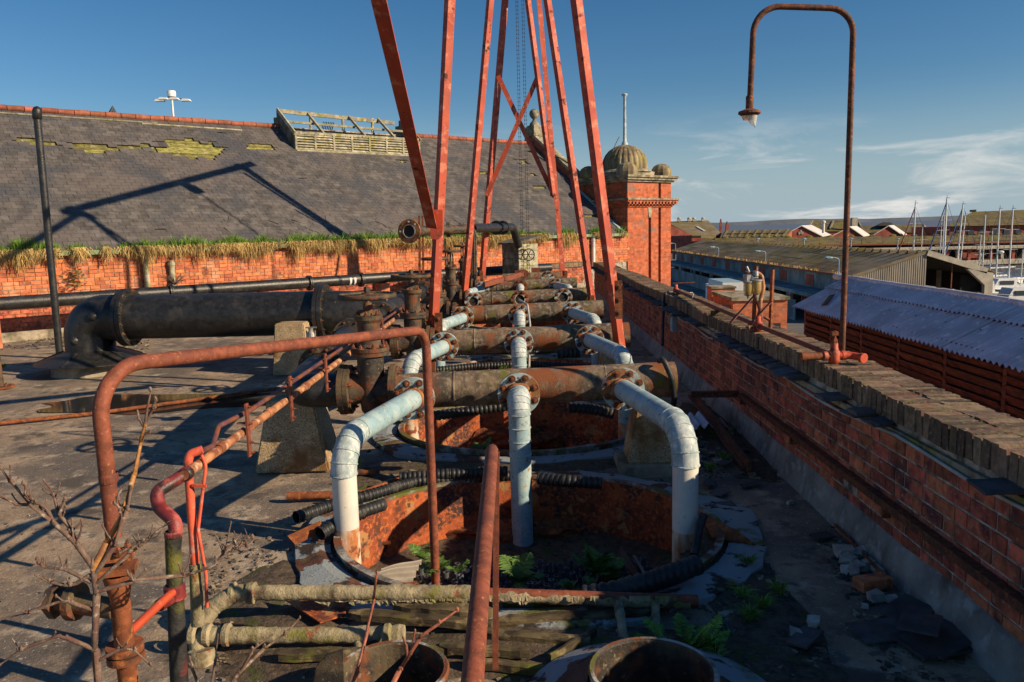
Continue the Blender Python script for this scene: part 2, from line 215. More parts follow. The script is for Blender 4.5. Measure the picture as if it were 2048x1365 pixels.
# ------------------------------------------------------------------ mesh helpers
class MB:
    def __init__(s): s.v = []; s.f = []; s.sm = []
    def add(s, vs, fs, smooth=False):
        o = len(s.v); s.v += [tuple(x) for x in vs]
        for f in fs: s.f.append(tuple(i + o for i in f)); s.sm.append(smooth)
        return s
    def box(s, c, d, rz=0.0, M=None):
        x, y, z = d[0] / 2, d[1] / 2, d[2] / 2; R = M if M is not None else Matrix.Rotation(rz, 3, 'Z'); c = V(c)
        vs = [c + R @ V((a * x, b * y, e * z)) for e in (-1, 1) for a, b in ((-1, -1), (1, -1), (1, 1), (-1, 1))]
        return s.add(vs, [(3, 2, 1, 0), (4, 5, 6, 7), (0, 1, 5, 4), (1, 2, 6, 5), (2, 3, 7, 6), (3, 0, 4, 7)])
    def bar(s, a, b, w_, h, upv=(0, 0, 1)):
        a, b = V(a), V(b); d = (b - a).normalized(); u = V(upv)
        if abs(d.dot(u)) > 0.98: u = V((0, 1, 0))
        x = d.cross(u).normalized(); z = x.cross(d)
        vs = [p + x * (i * w_ / 2) + z * (j * h / 2) for p in (a, b) for i, j in ((-1, -1), (1, -1), (1, 1), (-1, 1))]
        return s.add(vs, [(0, 1, 2, 3), (7, 6, 5, 4), (0, 4, 5, 1), (1, 5, 6, 2), (2, 6, 7, 3), (3, 7, 4, 0)])
    def angle(s, a, b, w_, t, side):
        """an L section: one leg facing side, the other at right angles"""
        a, b = V(a), V(b); d = (b - a).normalized(); x = (V(side) - d * V(side).dot(d)).normalized(); y = d.cross(x)
        o = [(0, 0), (w_, 0), (w_, t), (t, t), (t, w_), (0, w_)]
        vs = [p + x * i + y * j for p in (a, b) for i, j in o]; n = 6
        return s.add(vs, [tuple(range(n))[::-1], tuple(range(n, 2 * n))] + [(i, (i + 1) % n, n + (i + 1) % n, n + i) for i in range(n)])
    def tube(s, path, r, n=12, cap=True, hollow=0.0):
        P = [V(p) for p in path]; m = len(P); R = r if isinstance(r, (list, tuple)) else [r] * m
        T = [(P[min(i + 1, m - 1)] - P[max(i - 1, 0)]).normalized() for i in range(m)]
        u = V((0, 0, 1)) if abs(T[0].z) < 0.9 else V((1, 0, 0)); u = (u - T[0] * u.dot(T[0])).normalized()
        vs = []
        for i in range(m):
            u = (u - T[i] * u.dot(T[i])).normalized(); w_ = T[i].cross(u)
            vs += [P[i] + (u * math.cos(2 * math.pi * k / n) + w_ * math.sin(2 * math.pi * k / n)) * R[i] for k in range(n)]
        s.add(vs, [(i * n + k, i * n + (k + 1) % n, (i + 1) * n + (k + 1) % n, (i + 1) * n + k) for i in range(m - 1) for k in range(n)], True)
        if cap: s.add(vs[:n], [tuple(range(n))[::-1]]); s.add(vs[-n:], [tuple(range(n))])
        return s
    def lathe(s, prof, o=(0, 0, 0), ax=(0, 0, 1), n=24, smooth=False, closed=False, sxy=(1, 1)):
        o = V(o); a = V(ax).normalized(); u = V((1, 0, 0)) if abs(a.x) < 0.9 else V((0, 1, 0)); u = (u - a * u.dot(a)).normalized(); w_ = a.cross(u)
        m = len(prof)
        vs = [o + a * z + u * (r * sxy[0] * math.cos(2 * math.pi * k / n)) + w_ * (r * sxy[1] * math.sin(2 * math.pi * k / n)) for r, z in prof for k in range(n)]
        fs = [(i * n + k, i * n + (k + 1) % n, ((i + 1) % m) * n + (k + 1) % n, ((i + 1) % m) * n + k) for i in range(m if closed else m - 1) for k in range(n)]
        return s.add(vs, fs, smooth)
    def disc(s, o, ax, r, th, n=24, bore=0.0):
        """a plate or ring starting at o, th thick along ax"""
        pr = [(bore or 0.0005, 0), (r, 0), (r, th), (bore or 0.0005, th)]
        return s.lathe(pr, o, ax, n, False, True)
    def prism(s, pts, d):
        n = len(pts); pts = [V(p) for p in pts]; d = V(d)
        return s.add(pts + [p + d for p in pts], [tuple(range(n))[::-1], tuple(range(n, 2 * n))] + [(i, (i + 1) % n, n + (i + 1) % n, n + i) for i in range(n)])
    def quad(s, a, b, c, d): return s.add([a, b, c, d], [(0, 1, 2, 3)])
    def blob(s, c, d, seed=0, sub=1, rough=0.25):
        bm = bmesh.new(); bmesh.ops.create_icosphere(bm, subdivisions=sub, radius=1.0)
        vs = []
        for q in bm.verts:
            k = 1 + rough * noise.noise(q.co * 1.7 + V((seed * 3.1, seed * 1.3, 0)))
            vs.append(V(c) + V((q.co.x * d[0], q.co.y * d[1], q.co.z * d[2])) * k)
        fs = [tuple(x.index for x in f.verts) for f in bm.faces]; bm.free(); return s.add(vs, fs)

def fillet(pts, rad, seg=6):
    P = [V(p) for p in pts]; out = [P[0]]
    for i in range(1, len(P) - 1):
        a, b, c = P[i - 1], P[i], P[i + 1]; u = (a - b).normalized(); v = (c - b).normalized()
        r = rad[i - 1] if isinstance(rad, (list, tuple)) else rad; ang = u.angle(v)
        if r <= 0 or ang > 3.1: out.append(b); continue
        t = min(r / math.tan(ang / 2), (a - b).length * 0.49, (c - b).length * 0.49)
        p0, p1 = b + u * t, b + v * t; rr = t * math.tan(ang / 2); bis = (u + v).normalized(); ctr = b + bis * (rr / math.sin(ang / 2))
        a0 = p0 - ctr; ax = a0.cross(p1 - ctr).normalized(); tot = a0.angle(p1 - ctr)
        for k in range(seg + 1): out.append(ctr + Matrix.Rotation(tot * k / seg, 3, ax) @ a0)
    out.append(P[-1]); return out

WL = {}
def obj(name, mb, mat, parent=None, kind=None):
    """links a builder (or a mesh) as one object whose origin is at the middle of its own box"""
    if isinstance(mb, MB):
        xs = [min(v[i] for v in mb.v) for i in range(3)]; ys = [max(v[i] for v in mb.v) for i in range(3)]
        c = V([(a + b) / 2 for a, b in zip(xs, ys)])
        me = bpy.data.meshes.new(name); me.from_pydata([(v[0] - c.x, v[1] - c.y, v[2] - c.z) for v in mb.v], [], mb.f)
        me.polygons.foreach_set('use_smooth', mb.sm); me.update()
    else: me, c = mb
    o = bpy.data.objects.new(name, me); C.objects.link(o)
    if mat: me.materials.clear(); me.materials.append(MATS[mat])
    place(o, c, parent)
    if kind: o['kind'] = kind
    return o
def place(o, c, parent=None):
    WL[o] = V(c)
    if parent is not None: o.parent = parent; o.location = V(c) - WL[parent]
    else: o.location = V(c)
def tag(o, label, cat, group=None, kind=None):
    o['label'] = label; o['category'] = cat
    if group: o['group'] = group
    if kind: o['kind'] = kind
    return o
def thing(name, label, cat, loc, group=None):
    o = bpy.data.objects.new(name, None); C.objects.link(o); o.empty_display_size = 0.2; WL[o] = V(loc); o.location = V(loc)
    return tag(o, label, cat, group)
SHARED = {}
def piece(name, key, make, mat, parent, c, R=None, scale=None):
    """one of many alike pieces that share mesh data; make() builds it about the origin"""
    if key not in SHARED:
        mb = make(); me = bpy.data.meshes.new(key); me.from_pydata(mb.v, [], mb.f); me.polygons.foreach_set('use_smooth', mb.sm); me.update(); me.materials.append(MATS[mat]); SHARED[key] = me
    o = bpy.data.objects.new(name, SHARED[key]); C.objects.link(o); place(o, c, parent)
    if R is not None: o.rotation_euler = R.to_euler() if hasattr(R, 'to_euler') else R
    if scale is not None: o.scale = scale
    return o
def unit(bev=0.0):
    """a box one unit wide with chamfered edges, scaled by each piece"""
    b = bmesh.new(); bmesh.ops.create_cube(b, size=1.0); mb = MB()
    mb.add([v.co for v in b.verts], [tuple(x.index for x in f.verts) for f in b.faces]); b.free(); return mb
def field(name, items, mat, parent, limit=300):
    """items: (centre, size, 3x3 rotation). The ones that show largest become objects, the rest one joined part"""
    vis = []
    for it in items:
        q = V(it[0]) - CAM; dep = q.dot(fw)
        if dep < 0.3: score = -1
        else:
            px, py = proj(it[0]); score = 1 / dep if (-60 < px < 2108 and -60 < py < 1425) else -1 / max(dep, .3)
        vis.append((score, it))
    vis.sort(key=lambda t: -t[0])
    for k, (sc_, it) in enumerate(vis[:limit]):
        piece(name, 'unit_' + mat, unit, mat, parent, it[0], it[2], it[1])
    rest = vis[limit:]
    if rest:
        mb = MB()
        for sc_, it in rest: mb.box(it[0], it[1], M=it[2])
        obj(name + '_field', mb, mat, parent, 'stuff')
def frame_of(x, z):
    x = V(x).normalized(); z = V(z); z = (z - x * z.dot(x)).normalized(); y = z.cross(x)
    return Matrix((x, y, z)).transposed()
def hexbolt(key, r, h):
    def mk_():
        m = MB(); m.lathe([(r * 1.75, 0), (r * 1.75, h * 0.18), (0.001, h * 0.18)], n=12); m.lathe([(r, h * 0.15), (r, h * 0.75), (r * 0.85, h * 0.82), (0.0005, h * 0.82)], n=6); m.lathe([(r * 0.55, h * 0.8), (r * 0.5, h * 1.25), (0.0005, h * 1.25)], n=8); return m
    return mk_
def bolts(parent, c, ax, R, n, r, h, mat='bolt_rust', ph=None):
    a = V(ax).normalized(); u = V((0, 0, 1)) if abs(a.z) < 0.9 else V((1, 0, 0)); u = (u - a * u.dot(a)).normalized(); w_ = a.cross(u); rot = a.to_track_quat('Z', 'Y').to_matrix()
    for k in range(n):
        t = 2 * math.pi * (k + (0.5 if ph is None else ph)) / n
        piece('bolt', 'bolt_%s_%.4f_%.4f' % (mat, r, h), hexbolt('', r, h), mat, parent, V(c) + (u * math.cos(t) + w_ * math.sin(t)) * R, rot)
def jitter(a): return random.uniform(-a, a)

# ================================================================== THE SETTING
HDR_Y = [7.3, 10.5, 13.9, 17.0, 20.6]
TANKS = [(0.0, HDR_Y[0] - 1.6), (-0.02, HDR_Y[1] - 1.6), (-0.03, HDR_Y[2] - 1.6), (-0.03, HDR_Y[3] - 1.6), (-0.03, HDR_Y[4] - 1.6)]
TRX, TRY = 1.44, 1.2
def floor_z(x, y):
    return 0.025 * noise.noise(V((x * 0.35, y * 0.35, 0.3))) - 0.01
def make_floor():
    bm = bmesh.new(); edges = []
    def loop(pts):
        vs = [bm.verts.new(p) for p in pts]
        for i in range(len(vs)): edges.append(bm.edges.new((vs[i], vs[(i + 1) % len(vs)])))
    loop([(-26, -3, 0), (-12, -3, 0), (2.6, -3, 0), (2.6, 10, 0), (2.6, 30.75, 0), (-10, 20.0, 0), (-26, 6.4, 0)])
    for x, y in TANKS: loop([(x + (TRX - 0.01) * math.cos(a), y + (TRY - 0.01) * math.sin(a), 0) for a in [2 * math.pi * k / 48 for k in range(48)]])
    bmesh.ops.triangle_fill(bm, edges=edges, use_beauty=True, use_dissolve=False)
    for it in range(4):
        long_ = [e for e in bm.edges if e.calc_length() > 0.9 and (e.verts[0].co.y + e.verts[1].co.y) < 50]
        if not long_: break
        bmesh.ops.subdivide_edges(bm, edges=long_, cuts=1); bmesh.ops.triangulate(bm, faces=bm.faces[:])
    for v in bm.verts: v.co.z = floor_z(v.co.x, v.co.y)
    bmesh.ops.recalc_face_normals(bm, faces=bm.faces[:])
    me = bpy.data.meshes.new('floor'); bm.to_mesh(me); bm.free()
    for p in me.polygons: p.use_smooth = True
    if me.polygons[0].normal.z < 0: me.flip_normals()
    return obj('roof_deck', (me, V((0, 0, 0))), 'floor')
tag(make_floor(), 'stained brown asphalt roof deck under the pipework', 'floor', kind='structure')

# ---- parapet on the right
par = thing('parapet_wall', 'shaded red brick parapet with brick coping along the right of the roof', 'wall', (2.75, 14, 0))
PX0, PX1, PYA, PYB = 2.41, 2.80, 0.8, 26.3
obj('mortar_core', MB().box(((PX0 + 0.006 + PX1 - 0.06) / 2, (PYA + PYB) / 2, 0.36), (PX1 - 0.06 - PX0 - 0.006, PYB - PYA, 1.32)), 'mortar', par)
items = []; ch = 0.1
for row in range(7):
    z = 0.20 + ch * (row + 0.5); y = PYA + (0.0 if row % 2 else 0.117) ; k = row
    while y < PYB:
        ln = (0.222 if (row in (1, 2, 5)) else (0.222 if k % 2 else 0.106)); k += 1
        if random.random() > 0.004: items.append(((PX0 + 0.05 + jitter(0.003), y + ln / 2, z + jitter(0.001)), (0.1, ln, ch - 0.016), Matrix.Rotation(jitter(0.008), 3, 'Z')))
        y += ln + 0.015
field('brick', items, 'brick_red', par)
# coping: bricks on edge, three across
cop = obj('coping_bed', MB().box(((PX0 + PX1) / 2 + 0.01, (PYA + PYB) / 2, 1.085), (PX1 - PX0 - 0.03, PYB - PYA, 0.13)), 'mortar', par)
items = []; y = PYA
while y < PYB:
    x = PX0 - 0.035; wv = 0.012 * math.sin(y * 1.1)
    for j in range(2):
        items.append(((x + 0.108 + jitter(0.005), y + 0.034, 1.098 + wv + jitter(0.006)), (0.212, 0.064, 0.152), Matrix.Rotation(jitter(0.03), 3, 'Z') @ Matrix.Rotation(jitter(0.03), 3, 'Y') @ Matrix.Rotation(jitter(0.09), 3, 'X')))
        x += 0.218
    y += 0.076
field('coping_brick', items, 'coping', cop)
# creasing course of slates under the coping, broken away towards the camera
items = []; y = 2.0
while y < PYB:
    gone = random.random() < (0.72 if y < 4.6 else 0.4 if y < 6.2 else 0.1)
    if not gone:
        dx = random.uniform(0.0, 0.05); items.append(((PX0 - 0.05 - dx, y + 0.13, 0.998 + jitter(0.008)), (random.uniform(0.12, 0.26), random.uniform(0.10, 0.24), random.uniform(0.012, 0.03)), Matrix.Rotation(jitter(0.16), 3, 'Z') @ Matrix.Rotation(jitter(0.09) - 0.12, 3, 'Y') @ Matrix.Rotation(jitter(0.06), 3, 'X')))
        if random.random() < 0.6: items.append(((PX0 - 0.02 - dx, y + 0.2, 0.975), (0.22, 0.2, 0.014), Matrix.Rotation(jitter(0.1), 3, 'Z')))
    y += 0.262
field('creasing_slate', items, 'slate_loose', par, 140)
obj('ledge_board', MB().bar((PX0 - 0.012, 2.0, 0.935), (PX0 - 0.012, 21, 0.935), 0.03, 0.05), 'lichen_timber', par)
# rendered skirting
mb = MB(); ys = [0.8 + 0.25 * k for k in range(116)]; prof = []
for y in ys:
    top = 0.235 + 0.03 * noise.noise(V((y * 1.3, 0, 2.0))) + 0.012 * noise.noise(V((y * 6, 1, 2.0))); th = 0.035 + 0.015 * noise.noise(V((y * 0.9, 4, 1)))
    prof.append([(PX0 - th - 0.05, y, -0.06), (PX0 - th - 0.03, y, 0.03), (PX0 - th, y, top * 0.6), (PX0 - 0.012, y, top), (PX0 + 0.03, y, top + 0.002)])
n = 5; mb.add([p for r in prof for p in r], [(i * n + j, i * n + j + 1, (i + 1) * n + j + 1, (i + 1) * n + j) for i in range(len(ys) - 1) for j in range(n - 1)], True)
obj('skirting', mb, 'render_grey', par)

# ---- the old building on the left: axis d, away from the camera n
TH = math.radians(40.4); BD = V((math.cos(TH), math.sin(TH), 0)); BN = V((-math.sin(TH), math.cos(TH), 0)); RB = Matrix.Rotation(TH, 3, 'Z')
W0 = V((-11.05, 20.0, 0))
def Wp(t, r=0.0, z=0.0): return W0 + BD * t + BN * r + V((0, 0, z))
def t_at(px, r=0.0):                                   # where a column of the picture meets the line r metres behind the wall face
    a = ray(px, 460); o = W0 + BN * r; k = a.x / a.y; return (k * o.y - o.x) / (BD.x - k * BD.y)
EZ, RR, RZ = 2.03, 5.9, 6.25                           # eaves height, run and height of the ridge
SLV = V((BN.x * RR, BN.y * RR, RZ - EZ)); SLL = SLV.length; SU = SLV / SLL; RN = BD.cross(SU).normalized()
RP = frame_of(BD, RN)                                  # slate frame: x along the eaves, y up the slope, z off the roof
def Rf(t, s, h=0.0): return Wp(t, 0, EZ) + SU * s + RN * h
def roof_hit(px, py):
    p = PL(px, py, Wp(0, 0, EZ), RN); q = p - Wp(0, 0, EZ); return q.dot(BD), q.dot(SU)
T0, T1 = -7.0, 20.3
old = thing('brick_building', 'long brick building with a broken dark slate roof and grass growing in its gutter', 'building', Wp(7, 3, 0))
obj('wall_core', MB().box(Wp((T0 + T1) / 2, 0.2, -3.0), (T1 - T0, 0.36, 10.0), M=RB), 'mortar', old)
items = []
for row in range(11):
    z = 0.86 + 0.1 * row; t = T0 + (0.12 if row % 2 else 0.0); k = row
    while t < T1:
        ln = 0.222 if (k % 3) else 0.106; k += 1
        items.append((Wp(t + ln / 2, 0.05 + jitter(0.004), z + 0.044), (ln, 0.1, 0.084), RB)); t += ln + 0.015
field('brick', items, 'brick_orange', old)
# sarking boards under the slates
rf = obj('roof_deck_slab', MB().box(Rf((T0 + T1) / 2, SLL / 2, -0.10), (T1 - T0, SLL, 0.06), M=RP), 'dark_inside', old)
for k in range(34):
    s = 0.1 + k * 0.215
    if s > SLL - 0.05: break
    for a, b in ((T0, 3.0), (3.05, 12.0), (12.05, T1)):
        piece('sarking_board', 'unit_mossy_board', unit, 'mossy_board', rf, Rf((a + b) / 2, s, -0.035 + jitter(0.015)), RP @ Matrix.Rotation(jitter(0.02), 3, 'X'), (b - a, 0.19, 0.022))
HOLES = [(60, 283, 24, 8), (100, 290, 22, 6), (165, 292, 22, 7), (205, 298, 36, 8), (265, 295, 40, 6), (330, 300, 22, 7), (365, 287, 42, 9), (385, 298, 50, 12), (405, 310, 34, 8), (520, 294, 22, 6), (535, 299, 12, 4), (806, 323, 9, 3), (968, 346, 8, 3), (1040, 319, 13, 3), (1048, 327, 8, 3), (1083, 375, 16, 4), (1062, 352, 9, 3), (318, 357, 6, 3), (606, 358, 6, 3), (1180, 433, 14, 4), (440, 350, 4, 2)]
def holed(px, py):
    q = 1.25 + 0.8 * noise.noise(V((px * 0.07, py * 0.16, 5.0)))
    return any(((px - a) / (c * q)) ** 2 + ((py - b) / (d * q)) ** 2 < 1 for a, b, c, d in HOLES)
items = []; exposure = 0.168; k = 0; s = -0.12
while s < SLL - 0.16:
    t = T0 + (0.139 if k % 2 else 0) + jitter(0.02)
    while t < T1 - 0.1:
        c = Rf(t + 0.15, s + 0.16, 0.022 + 0.008 * noise.noise(V((t * 0.5, s * 0.5, 0)))); px, py = proj(c)
        if not holed(px, py) and random.random() > 0.0012:
            slip = -abs(random.gauss(0, 0.05)) if random.random() < 0.015 else jitter(0.006)
            tw = jitter(0.09) if random.random() < 0.012 else jitter(0.01)
            items.append((c + SU * slip + RN * random.uniform(0, 0.005), (random.uniform(0.262, 0.274), 0.30, 0.016), RP @ Matrix.Rotation(tw, 3, 'Z') @ Matrix.Rotation(-0.062 + jitter(0.008), 3, 'X') @ Matrix.Rotation(jitter(0.006), 3, 'Y')))
        t += 0.278
    s += exposure; k += 1
for _ in range(40):                                    # slates that have slid down and lie loose on the others
    if _ < 45: px, py = random.uniform(440, 930), random.uniform(440, 474)
    else: px, py = random.uniform(20, 1000), random.uniform(330, 470)
    t, s = roof_hit(px, py); items.append((Rf(t, s, 0.042 + random.uniform(0, 0.008)), (0.3, random.uniform(0.25, 0.4), 0.01), RP @ Matrix.Rotation(random.uniform(-1.2, 1.2), 3, 'Z') @ Matrix.Rotation(jitter(0.06), 3, 'X')))
field('slate', items, 'slate', rf)
t = T0; ridge = obj('ridge_bed', MB().bar(Rf(T0, SLL, -0.02), Rf(T1, SLL, -0.02), 0.14, 0.12), 'mortar', old)
while t < 20.0:
    if not (7.6 < t < 13.4): piece('ridge_tile', 'ridge_tile', lambda: MB().tube([(-0.5, 0, 0), (0.5, 0, 0)], 0.5, 8), 'ridge_tile', ridge, Rf(t + 0.22, SLL + 0.02, 0.045 + jitter(0.008)), RB @ Matrix.Rotation(jitter(0.02), 3, 'Y'), (0.43, 0.24, 0.20))
    t += 0.45
for (a, b, s) in ((-2, 3.5, 0.30), (3.0, 6.3, 0.42)):      # lath left bare below the ridge
    obj('batten', MB().bar(Rf(a, SLL - s, 0.06), Rf(b, SLL - s - 0.03, 0.06), 0.05, 0.03, RN), 'lichen_timber', old)
# the far slope so that the roof is whole
obj('rear_slope', MB().box(Wp((T0 + T1) / 2, RR * 1.5, (EZ + RZ) / 2 - 0.05), (T1 - T0, SLL, 0.06), M=RB @ Matrix.Rotation(-math.atan2(RZ - EZ, RR), 3, 'X')), 'slate', old)
# gutter
mb = MB()
for a, b in ((T0, 3.2), (3.25, 9.0), (9.05, 14.8), (14.85, 20.2)): mb.bar(Wp(a, -0.10, EZ - 0.02), Wp(b, -0.10, EZ - 0.035), 0.13, 0.11)
obj('gutter', mb, 'gutter', old)
for px, top in ((283, 0.0), (335, -0.22), (1183, -0.02)):
    t = t_at(px); obj('downpipe', MB().tube([Wp(t, -0.09, 0.75), Wp(t, -0.09, 1.93 + top)], 0.075, 12).lathe([(0.095, 0), (0.095, 0.08)], Wp(t, -0.09, 1.8 + top), n=12), 'lichen_timber' if px < 900 else 'white_pipe', old)
# fallen gable coping, finial
gab = obj('gable_wall', MB().prism([Wp(20.3, 2.6, 1.0), Wp(20.3, 2.6, EZ + 2.6 * (RZ - EZ) / RR + 0.42), Wp(20.3, RR, RZ + 0.42), Wp(20.3, RR * 2, EZ + 0.3), Wp(20.3, RR * 2, 1.0)], BD * 0.35), 'brick_far', old)
obj('gable_coping', MB().bar(Wp(20.47, 2.6, EZ + 2.6 * (RZ - EZ) / RR + 0.48), Wp(20.47, RR, RZ + 0.5), 0.5, 0.12, RN).bar(Wp(20.47, RR, RZ + 0.5), Wp(20.47, RR * 2, EZ + 0.4), 0.5, 0.12, (0, 0, 1)), 'stone', gab)
fz = RZ + 0.42; fo = Wp(20.47, RR, 0)
fin = obj('finial', MB().box(fo + V((0, 0, fz + 0.18)), (0.62, 0.62, 0.42), TH).box(fo + V((0, 0, fz + 0.42)), (0.5, 0.5, 0.08), TH).lathe([(0.24, 0.45), (0.22, 0.56), (0.1, 0.68), (0.08, 0.76), (0.13, 0.8), (0.2, 0.88), (0.235, 1.0), (0.2, 1.13), (0.1, 1.21), (0.001, 1.23)], fo + V((0, 0, fz)), n=18, smooth=True), 'stone', gab)
# verge flashing where the roof runs into the tower
obj('valley_flashing', MB().bar(Rf(T1 - 0.18, 0.1, 0.06), Rf(T1 - 0.18, 3.6, 0.06), 0.16, 0.03, RN), 'galv_blue', old)
# ridge ventilator: louvred cheek, boarded ends, stripped rafters
tl, sl_ = roof_hit(592, 301); tr, sr_ = roof_hit(838, 313); s0 = (sl_ + sr_) / 2
vent = thing('ridge_ventilator', 'rotten louvred timber ventilator astride the slate roof ridge, open to the sky', 'ventilator', Rf((tl + tr) / 2, SLL, 0.0))
fb = Rf(0, s0, 0) - Rf(0, 0, 0); r_f = fb.dot(BN); z_f = EZ + fb.z; hv = 0.62; pk = RZ + 0.62
def Vt(t, r, z): return Wp(t, r, z)
for k in range(6):
    a = z_f + 0.08 + k * 0.095
    seg = 7
    for j in range(seg):
        ta, tb = tl + (tr - tl) * j / seg, tl + (tr - tl) * (j + 1) / seg
        piece('louvre_slat', 'unit_lichen_timber', unit, 'lichen_timber', vent, Vt((ta + tb) / 2, r_f - 0.02, a + jitter(0.006)), RB @ Matrix.Rotation(0.75 + jitter(0.1), 3, 'X') @ Matrix.Rotation(jitter(0.006), 3, 'Y'), ((tb - ta) - 0.05, 0.12, 0.016))
for j in range(8):
    t = tl + (tr - tl) * j / 7; obj('post', MB().bar(Vt(t, r_f - 0.02, z_f - 0.05), Vt(t, r_f - 0.02, z_f + hv), 0.07, 0.09, BN), 'lichen_timber', vent)
obj('sill', MB().bar(Vt(tl, r_f - 0.05, z_f + 0.0), Vt(tr, r_f - 0.05, z_f + 0.0), 0.12, 0.06), 'lichen_timber', vent)
obj('top_plate', MB().bar(Vt(tl, r_f, z_f + hv), Vt(tr, r_f, z_f + hv + 0.02), 0.1, 0.09), 'lichen_timber', vent)
obj('louvre_backing', MB().bar(Vt(tl, r_f + 0.2, z_f + 0.3), Vt(tr, r_f + 0.2, z_f + 0.3), 0.02, 0.5), 'dark_inside', vent)
obj('ridge_beam', MB().bar(Vt(tl + 0.0, RR, pk), Vt(tr - 0.3, RR, pk - 0.12), 0.09, 0.14), 'lichen_timber', vent)
obj('purlin', MB().bar(Vt(tl, (r_f + RR) / 2 + 0.2, (z_f + hv + pk) / 2 + 0.03), Vt(tr - 0.2, (r_f + RR) / 2 + 0.2, (z_f + hv + pk) / 2 - 0.03), 0.08, 0.08), 'lichen_timber', vent)
for f_ in (0.22, 0.55, 0.8):
    t = tl + (tr - tl) * f_; obj('rafter', MB().bar(Vt(t, r_f, z_f + hv), Vt(t, RR, pk), 0.07, 0.09), 'lichen_timber', vent)
for f_ in (0.24, 0.5, 0.75):
    t = tl + (tr - tl) * f_; obj('king_post', MB().bar(Vt(t, RR, RZ), Vt(t, RR, pk), 0.08, 0.08, BD), 'lichen_timber', vent)
for tt, sgn in ((tl, -1), (tr, 1)):
    for j in range(9):                                 # boarded ends, one board at a time
        ra = r_f + (2 * (RR - r_f)) * j / 9; rb = r_f + (2 * (RR - r_f)) * (j + 1) / 9 - 0.012; rm = (ra + rb) / 2
        if sgn > 0 and j in (0, 1, 7): continue
        topz = z_f + hv + (pk - z_f - hv) * (1 - abs(rm - RR) / (RR - r_f)); bz = EZ + (RZ - EZ) * (1 - abs(rm - RR) / RR) - 0.05
        obj('end_board', MB().prism([Vt(tt, ra, bz), Vt(tt, rb, bz), Vt(tt, rb, topz + jitter(0.02)), Vt(tt, ra, topz + jitter(0.02))], BD * 0.03 * sgn), 'timber_grey', vent)
    obj('barge_board', MB().bar(Vt(tt + sgn * 0.05, r_f - 0.1, z_f + hv - 0.03), Vt(tt + sgn * 0.05, RR, pk + 0.05), 0.05, 0.14, RN), 'lichen_timber', vent)
for j in range(7):
    t = tl + (tr - tl) * (0.36 + 0.014 * j); obj('loose_lath', MB().bar(Vt(t, RR + 0.2, pk - 0.25), Vt(t + 0.35, RR + 1.2, pk - 0.6), 0.03, 0.02), 'timber_grey', vent)

# ---- corner tower
tw = thing('corner_tower', 'square red brick corner tower with a fluted dome and a flagpole', 'tower', Wp(21.8, 1.4, 0))
TT0, TT1, TD = 20.37, 23.2, 2.85
def Tz(y): return 2.3 + 33.2 * (454.7 - y) / F
obj('shaft', MB().box(Wp((TT0 + TT1) / 2, TD / 2, (Tz(362) - 9) / 2), (TT1 - TT0 - 0.2, TD - 0.2, Tz(362) + 9), M=RB), 'brick_far', tw)
def panel(f0, f1, za, zb, th=0.1, nm='pier'):
    a, b = TT0 + (TT1 - TT0) * f0, TT0 + (TT1 - TT0) * f1
    obj(nm, MB().box(Wp((a + b) / 2, th / 2, (za + zb) / 2), (b - a, th + 0.002, zb - za), M=RB), 'brick_far', tw)
panel(0, 0.46, -8, Tz(437)); panel(0.53, 0.70, -8, Tz(437)); panel(0.76, 1, -8, Tz(416)); panel(0, 0.70, Tz(437) + 0.001, Tz(416)); panel(0.0, 0.70, Tz(398), Tz(366)); panel(0.76, 1.0, Tz(398), Tz(366))
obj('side_pier', MB().box(Wp(TT0 + 0.05, 0.47, (Tz(416) - 8) / 2), (0.104, 0.72, Tz(416) + 8), M=RB).box(Wp(TT0 + 0.05, 2.5, (Tz(416) - 8) / 2), (0.104, 0.6, Tz(416) + 8), M=RB), 'brick_far', tw)
obj('keystone', MB().prism([Wp(TT0 + 1.26, -0.03, Tz(411)), Wp(TT0 + 1.54, -0.03, Tz(411)), Wp(TT0 + 1.47, -0.03, Tz(436)), Wp(TT0 + 1.33, -0.03, Tz(436))], BN * 0.12), 'stone', tw)
for k in range(5):                                     # corbelled string course, brick on brick
    e = 0.05 + 0.06 * k; z = Tz(416) + 0.075 * k; obj('corbel_course', MB().box(Wp((TT0 + TT1) / 2, TD / 2, z + 0.037), (TT1 - TT0 + 2 * e, TD + 2 * e, 0.072), M=RB), 'brick_far' if k < 4 else 'stone', tw)
for j in range(15):
    t = TT0 - 0.2 + (TT1 - TT0 + 0.4) * (j + 0.5) / 15; obj('dentil', MB().box(Wp(t, -0.20, Tz(416) + 0.2), (0.11, 0.09, 0.14), M=RB), 'brick_far', tw)
for k, (e, h) in enumerate(((0.10, 0.08), (0.20, 0.10), (0.27, 0.09))):
    z = Tz(366) + sum((0.08, 0.10, 0.09)[:k]); obj('cornice', MB().box(Wp((TT0 + TT1) / 2, TD / 2, z + h / 2), (TT1 - TT0 + 2 * e, TD + 2 * e, h - 0.002), M=RB), 'stone', tw)
zc = Tz(366) + 0.27; ctr = Wp((TT0 + TT1) / 2, TD / 2, 0)
obj('dome_base', MB().box(ctr + V((0, 0, zc + 0.10)), (2.3, 2.3, 0.2), TH).lathe([(1.25, 0.2), (1.12, 0.3), (1.0, 0.34)], ctr + V((0, 0, zc)), n=32), 'stone', tw)
mb = MB(); nr = 72; prof = [(0.98, 0.26), (1.0, 0.42), (0.995, 0.58), (0.96, 0.78), (0.87, 0.98), (0.72, 1.16), (0.50, 1.31), (0.26, 1.40), (0.06, 1.43)]
vs = []
